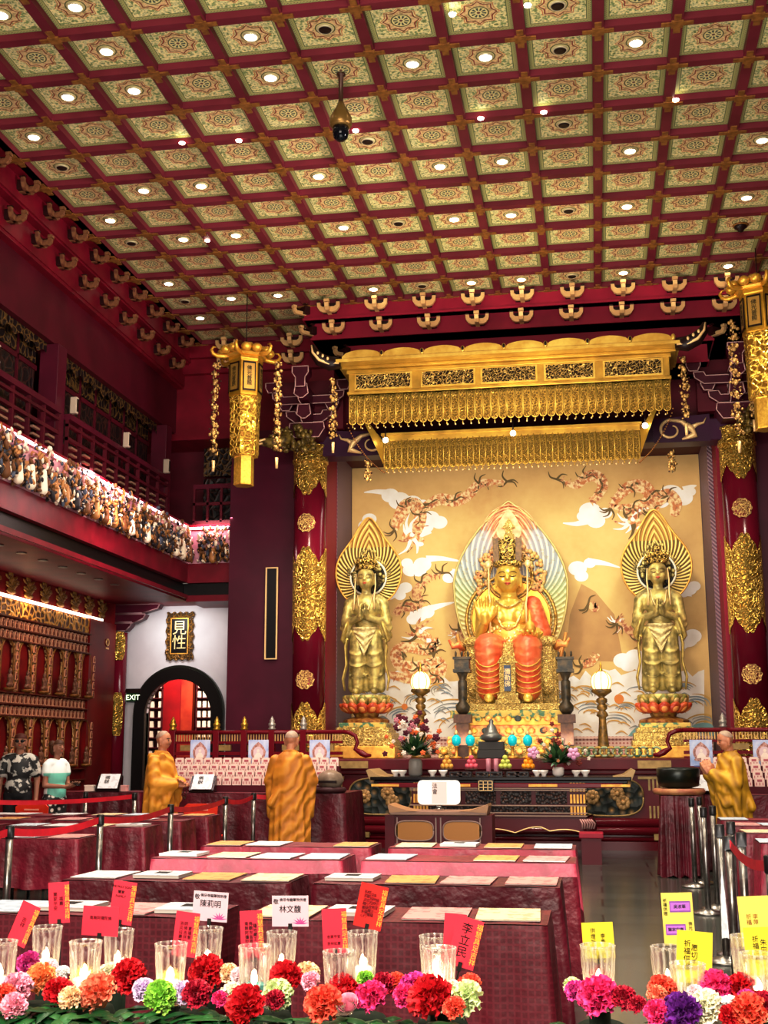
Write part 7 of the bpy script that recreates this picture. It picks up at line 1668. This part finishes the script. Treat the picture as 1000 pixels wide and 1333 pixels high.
# name cards on picks
M_rc = mat('red card', '#d83048', .55, 0, '#cc2640', 5); M_rc2 = mat('bright red card', '#d02018', .55, 0, '#bc1c18', 6); M_yc = mat('yellow card', '#dccb30', .55); M_yc2 = mat('pale yellow card', '#d2c868', .55, 0, '#d6c050', 3); M_pc = mat('pale mauve card', '#c8b4bc', .5, 0, '#bba4b0', 4); M_gtx = mat('gold card print', '#f0b44c', .5); M_pur = mat('purple label', '#a86ac0', .5); M_lot = mat('magenta lotus print', '#a83c80', .5); M_dr = mat('dark red ink', '#5a0c18', .6); M_pick = mat('dark pick', '#1e1a18', .5)
def card(px, py, Y, w, h, rot, m, lab, cols, edge=None, ink=M_ink, sz=.02, yaw=0, horiz=None, extra=None, stick=True):
    """px,py centre of the card; w,h in photo pixels; rot = lean in degrees (clockwise seen from the front)"""
    q = aY(px, py, Y); k = Y/1600; W_, H_ = w*k/2, h*k/2; t = thing('name_card', lab, 'card', q); t.rotation_euler = (0, math.radians(rot), math.radians(yaw))
    o = MB().box(-W_, W_, -.0008, .0008, -H_, H_).build('paper', m, t)
    if edge:
        lettering('福慧具足吉祥', H_*2/7.0, M_gtx, o, (W_*.80, -.0014, 0), vertical=True, ext=.0002, spacing=1.0)
    n = len(cols)
    for i, s in enumerate(cols):
        x = lerp(-W_*.62, W_*(.5 if edge else .62), (i+.5)/n) if n > 1 else (-W_*.1 if edge else 0); lettering(s, sz, ink, o, (x, -.0014, H_*.06), vertical=True, ext=.0002, spacing=1.02)
    if horiz:
        for s, x, z, size in horiz: lettering(s, size, ink, o, (x*W_, -.0015, z*H_), ext=.0002)
    if extra: extra(o, W_, H_)
    if stick: pk = MB().cyl((0, .002, -H_*.75), (0, .004, -H_-.05), .0016, .0016, 6); d_ = Matrix.Rotation(-math.radians(rot), 3, 'Y') @ Vector((0, 0, 1)); b0 = Vector((0, .004, -H_-.05)); pk.cyl(b0, b0-d_*max(.01, q.z-H_*cos(math.radians(rot))-.05-FZ-.002), .0016, .0016, 6); pk.build('pick', M_pick, t); MB().box(-.004, .004, -.004, .004, -H_-.008, -H_*.8).build('clip', M_pick, t)
    return t
FY, BY2 = 2.5, 2.74
card(31, 1203, FY+.03, 27, 55, 22, M_rc, 'red name card leaning right over the glass at the left end', ['吉祥'], True, M_dr, .011)
card(77, 1175, BY2, 29, 52, -4, M_rc, 'upright red card above the glass behind the orange carnation', ['闔家平安', '福壽'], True, M_dr, .010)
card(131, 1199, FY+.02, 50, 37, 2, M_rc, 'wide dull red card above the glass beside the yellow bloom', [], None, M_dr, .01, horiz=[('南無阿彌陀佛', 0, .2, .008)])
card(160, 1175, BY2, 32, 54, 7, M_rc, 'red card with heavy black print leaning behind the wide dull card', [], True, M_ink, .01, horiz=[('WE PRAY SONG', -.2, .72, .0068), ('闔家', -.25, .48, .008), ('FAMILY', -.25, .28, .0075)])
card(242, 1216, FY+.02, 32, 55, 6, M_rc, 'red card with three ink columns above the green bloom', ['消災延壽藥', '師佛吉祥如', '意福慧'], True, M_dr, .0085)
def lot(o, W_, H_):
    m = MB()
    for k in range(7):
        a = PI*(k+.5)/7; m.prism([(W_*.55, -H_*.85), (W_*.55+.008*cos(a-.2), -H_*.85+.008*sin(a-.2)), (W_*.55+.02*cos(a), -H_*.85+.016*sin(a)), (W_*.55+.008*cos(a+.2), -H_*.85+.008*sin(a+.2))], 'y', -.0011, -.0009)
    m.build('lotus_print', M_lot, o)
card(274, 1180, BY2, 47, 37, 3, M_pc, 'pale mauve name card with a magenta lotus, nearer the left of two', [], None, M_ink, horiz=[('佛牙寺龍華院供燈', .15, .72, .0075), ('陳莉明', 0, .15, .0165), ('敬', -.78, .6, .012)], extra=lot)
card(328, 1216, FY+.02, 30, 58, -4, M_rc, 'red card with four black ink columns above the teal wax glass', ['南無阿彌陀', '佛觀世音菩', '薩地藏王'], True, M_ink, .0085)
card(378, 1186, BY2, 48, 38, -1, M_pc, 'pale mauve name card with a magenta lotus, further right of two', [], None, M_ink, horiz=[('佛牙寺龍華院供燈', .15, .72, .0075), ('林文馥', 0, .1, .0165), ('敬', -.78, .6, .012)], extra=lot)
card(436, 1212, FY+.02, 32, 55, -3, M_rc, 'plain red card with faint ink above the coral carnation', [], True, M_dr, horiz=[('合家平安', -.1, -.25, .007), ('吉祥如意', -.1, -.55, .007)])
card(483, 1180, BY2, 36, 54, 12, M_rc2, 'bright red card full of small printed text, tilted right', ['般若波羅蜜多心', '經觀自在菩薩行', '深般若波羅蜜', '多時照見五蘊', '皆空度一'], True, M_dr, .0082)
card(592, 1222, FY+.10, 28, 60, 4, M_rc, 'red card half hidden behind the leaning double red card', [], None, M_dr, stick=False)
card(606, 1227, FY+.04, 34, 60, 15, M_rc, 'leaning red card with three bold brushed characters', ['李立民'], True, M_ink, .0225)
card(779, 1224, FY+.08, 38, 42, -3, M_yc, 'yellow card seen through the glass right of the gap', ['供燈祈福', '李秀'], None, M_ink, .0105, horiz=[('NAYA', .1, -.8, .012)])
def purp(o, W_, H_):
    for a0, a1, b0, b1 in ((-W_*.5, W_*.85, H_*.25, H_*.68), (-W_*.85, W_*.45, -H_*.62, -H_*.2)):
        m = MB(); m.box(a0, a1, -.0012, -.0009, b0, b1); m.mat(1); m.box(a0+W_*.06, a1-W_*.06, -.0014, -.0012, b0+H_*.06, b1-H_*.06); m.build('label_patch', [mat('purple border', '#7c4a98', .5), M_pur], o)
    lettering('吳淑華', .0085, M_ink, o, (.15*W_, -.0018, .46*H_), ext=.0002); lettering('闔家安康', .008, M_ink, o, (-.2*W_, -.0018, -.41*H_), ext=.0002); lettering('祈福供燈', .0085, M_ink, o, (-.78*W_, -.0015, .45*H_), vertical=True, ext=.0002, spacing=1.02); lettering('佛光普照', .0085, M_ink, o, (.75*W_, -.0015, -.45*H_), vertical=True, ext=.0002, spacing=1.02)
card(883, 1196, BY2, 37, 61, -2, M_yc2, 'pale yellow card carrying two purple name labels', [], None, M_ink, extra=purp)
card(904, 1246, FY+.06, 42, 60, 4, M_yc, 'bright yellow card with brushed characters above the purple bloom', ['祈福供燈', '愿切千', ''], None, M_ink, .0135, horiz=[('LIM KAI', -.05, -.42, .0075)])
card(984, 1199, BY2, 38, 58, -3, M_yc2, 'pale yellow faintly written card at the right end', ['祈福', '李萍', ''], None, M_goldbr, .011)
card(995, 1238, FY+.06, 44, 55, -3, M_yc, 'bright yellow card with brushed characters at the right end', ['祈福供燈', '朱向壹', ''], None, M_ink, .0125, horiz=[('LIM K', 0, -.6, .0075)])
# ================================================================ LIGHT
W = bpy.data.worlds.new('World'); SC.world = W; W.use_nodes = True
W.node_tree.nodes['Background'].inputs[0].default_value = (1, .86, .72, 1); W.node_tree.nodes['Background'].inputs[1].default_value = .2
warm = (1, .88, .72); neut = (1, .9, .78)
area('fill_hall', (-.9, -2.6, 5.8), 8, 1500, neut, (-1, 14, 4), 4)
area('up_fill', (-1, 8, 1.0), 5, 660, (1, .98, .92), (-1, 12.5, 9), 8)  # unseen upward light added mid-room to brighten the ceiling
for x in (-4.2, -1, 3.5):
    for y in (3.5, 8, 12.5, 16.5): area('down_hall', (x, y, 8.6), .5, 108, warm, (x, y, 0), .5, 110)
for x in (-3.6, -1.35, .9): spot('altar_fill_spot', (x, 18.0, 5.75), 255, (1, .95, .84), (x*1.05, 22, 3.2), 75, .8, .15)  # spots added in mid-air, without fixtures, to light the altar
area('altar_wash', (-1.2, 20.6, 6.3), 5.2, 62, (1, .95, .85), (-1.2, 22.4, 2.8), .4)
area('altar_low', (-1.2, 19.9, 1.6), 4.5, 24, (1, .95, .85), (-1.2, 22.4, 3.2), .3)
spot('left_fill', (1.5, 12, 6.6), 1500, (1, .9, .86), (-7.1, 15.5, 7.6), 62, .9, .5)  # unseen spot added to brighten the left fascia and gallery beam
area('canopy_wash', (-1.2, 15.5, 5.0), 3, 160, warm, (-1.2, 18.6, 7), .6)
area('frieze_strip', (-6.84, 16.5, 5.5), .06, 240, (1, .75, .72), (-7.0, 16.5, 4.9), 8)
area('frieze_strip', (-6.5, 20.38, 5.5), .7, 14, (1, .75, .72), (-6.5, 20.5, 4.9), .06)
area('niche_strip', (-8.25, 17.4, 3.7), .06, 22, (1, .7, .4), (-8.5, 17.4, 2.8), 4.2)
area('white_wall', (-7.4, 20.6, 3.9), .6, 14, (1, .95, .9), (-7.4, 21.5, 2.8), .3)
area('beyond', (-7.6, 22.3, 3.7), .8, 130, (1, .8, .7), (-7.4, 23, 1), .5)
SC.view_settings.view_transform = 'Standard'; SC.view_settings.look = 'None'; SC.view_settings.exposure = .12; SC.view_settings.gamma = 1

SC.view_settings.use_curve_mapping = True
cm = SC.view_settings.curve_mapping; cv = cm.curves[3]
cv.points[0].location = (0, 0); cv.points[-1].location = (1, 1); cv.points.new(.22, .19); cv.points.new(.72, .785); cm.update()
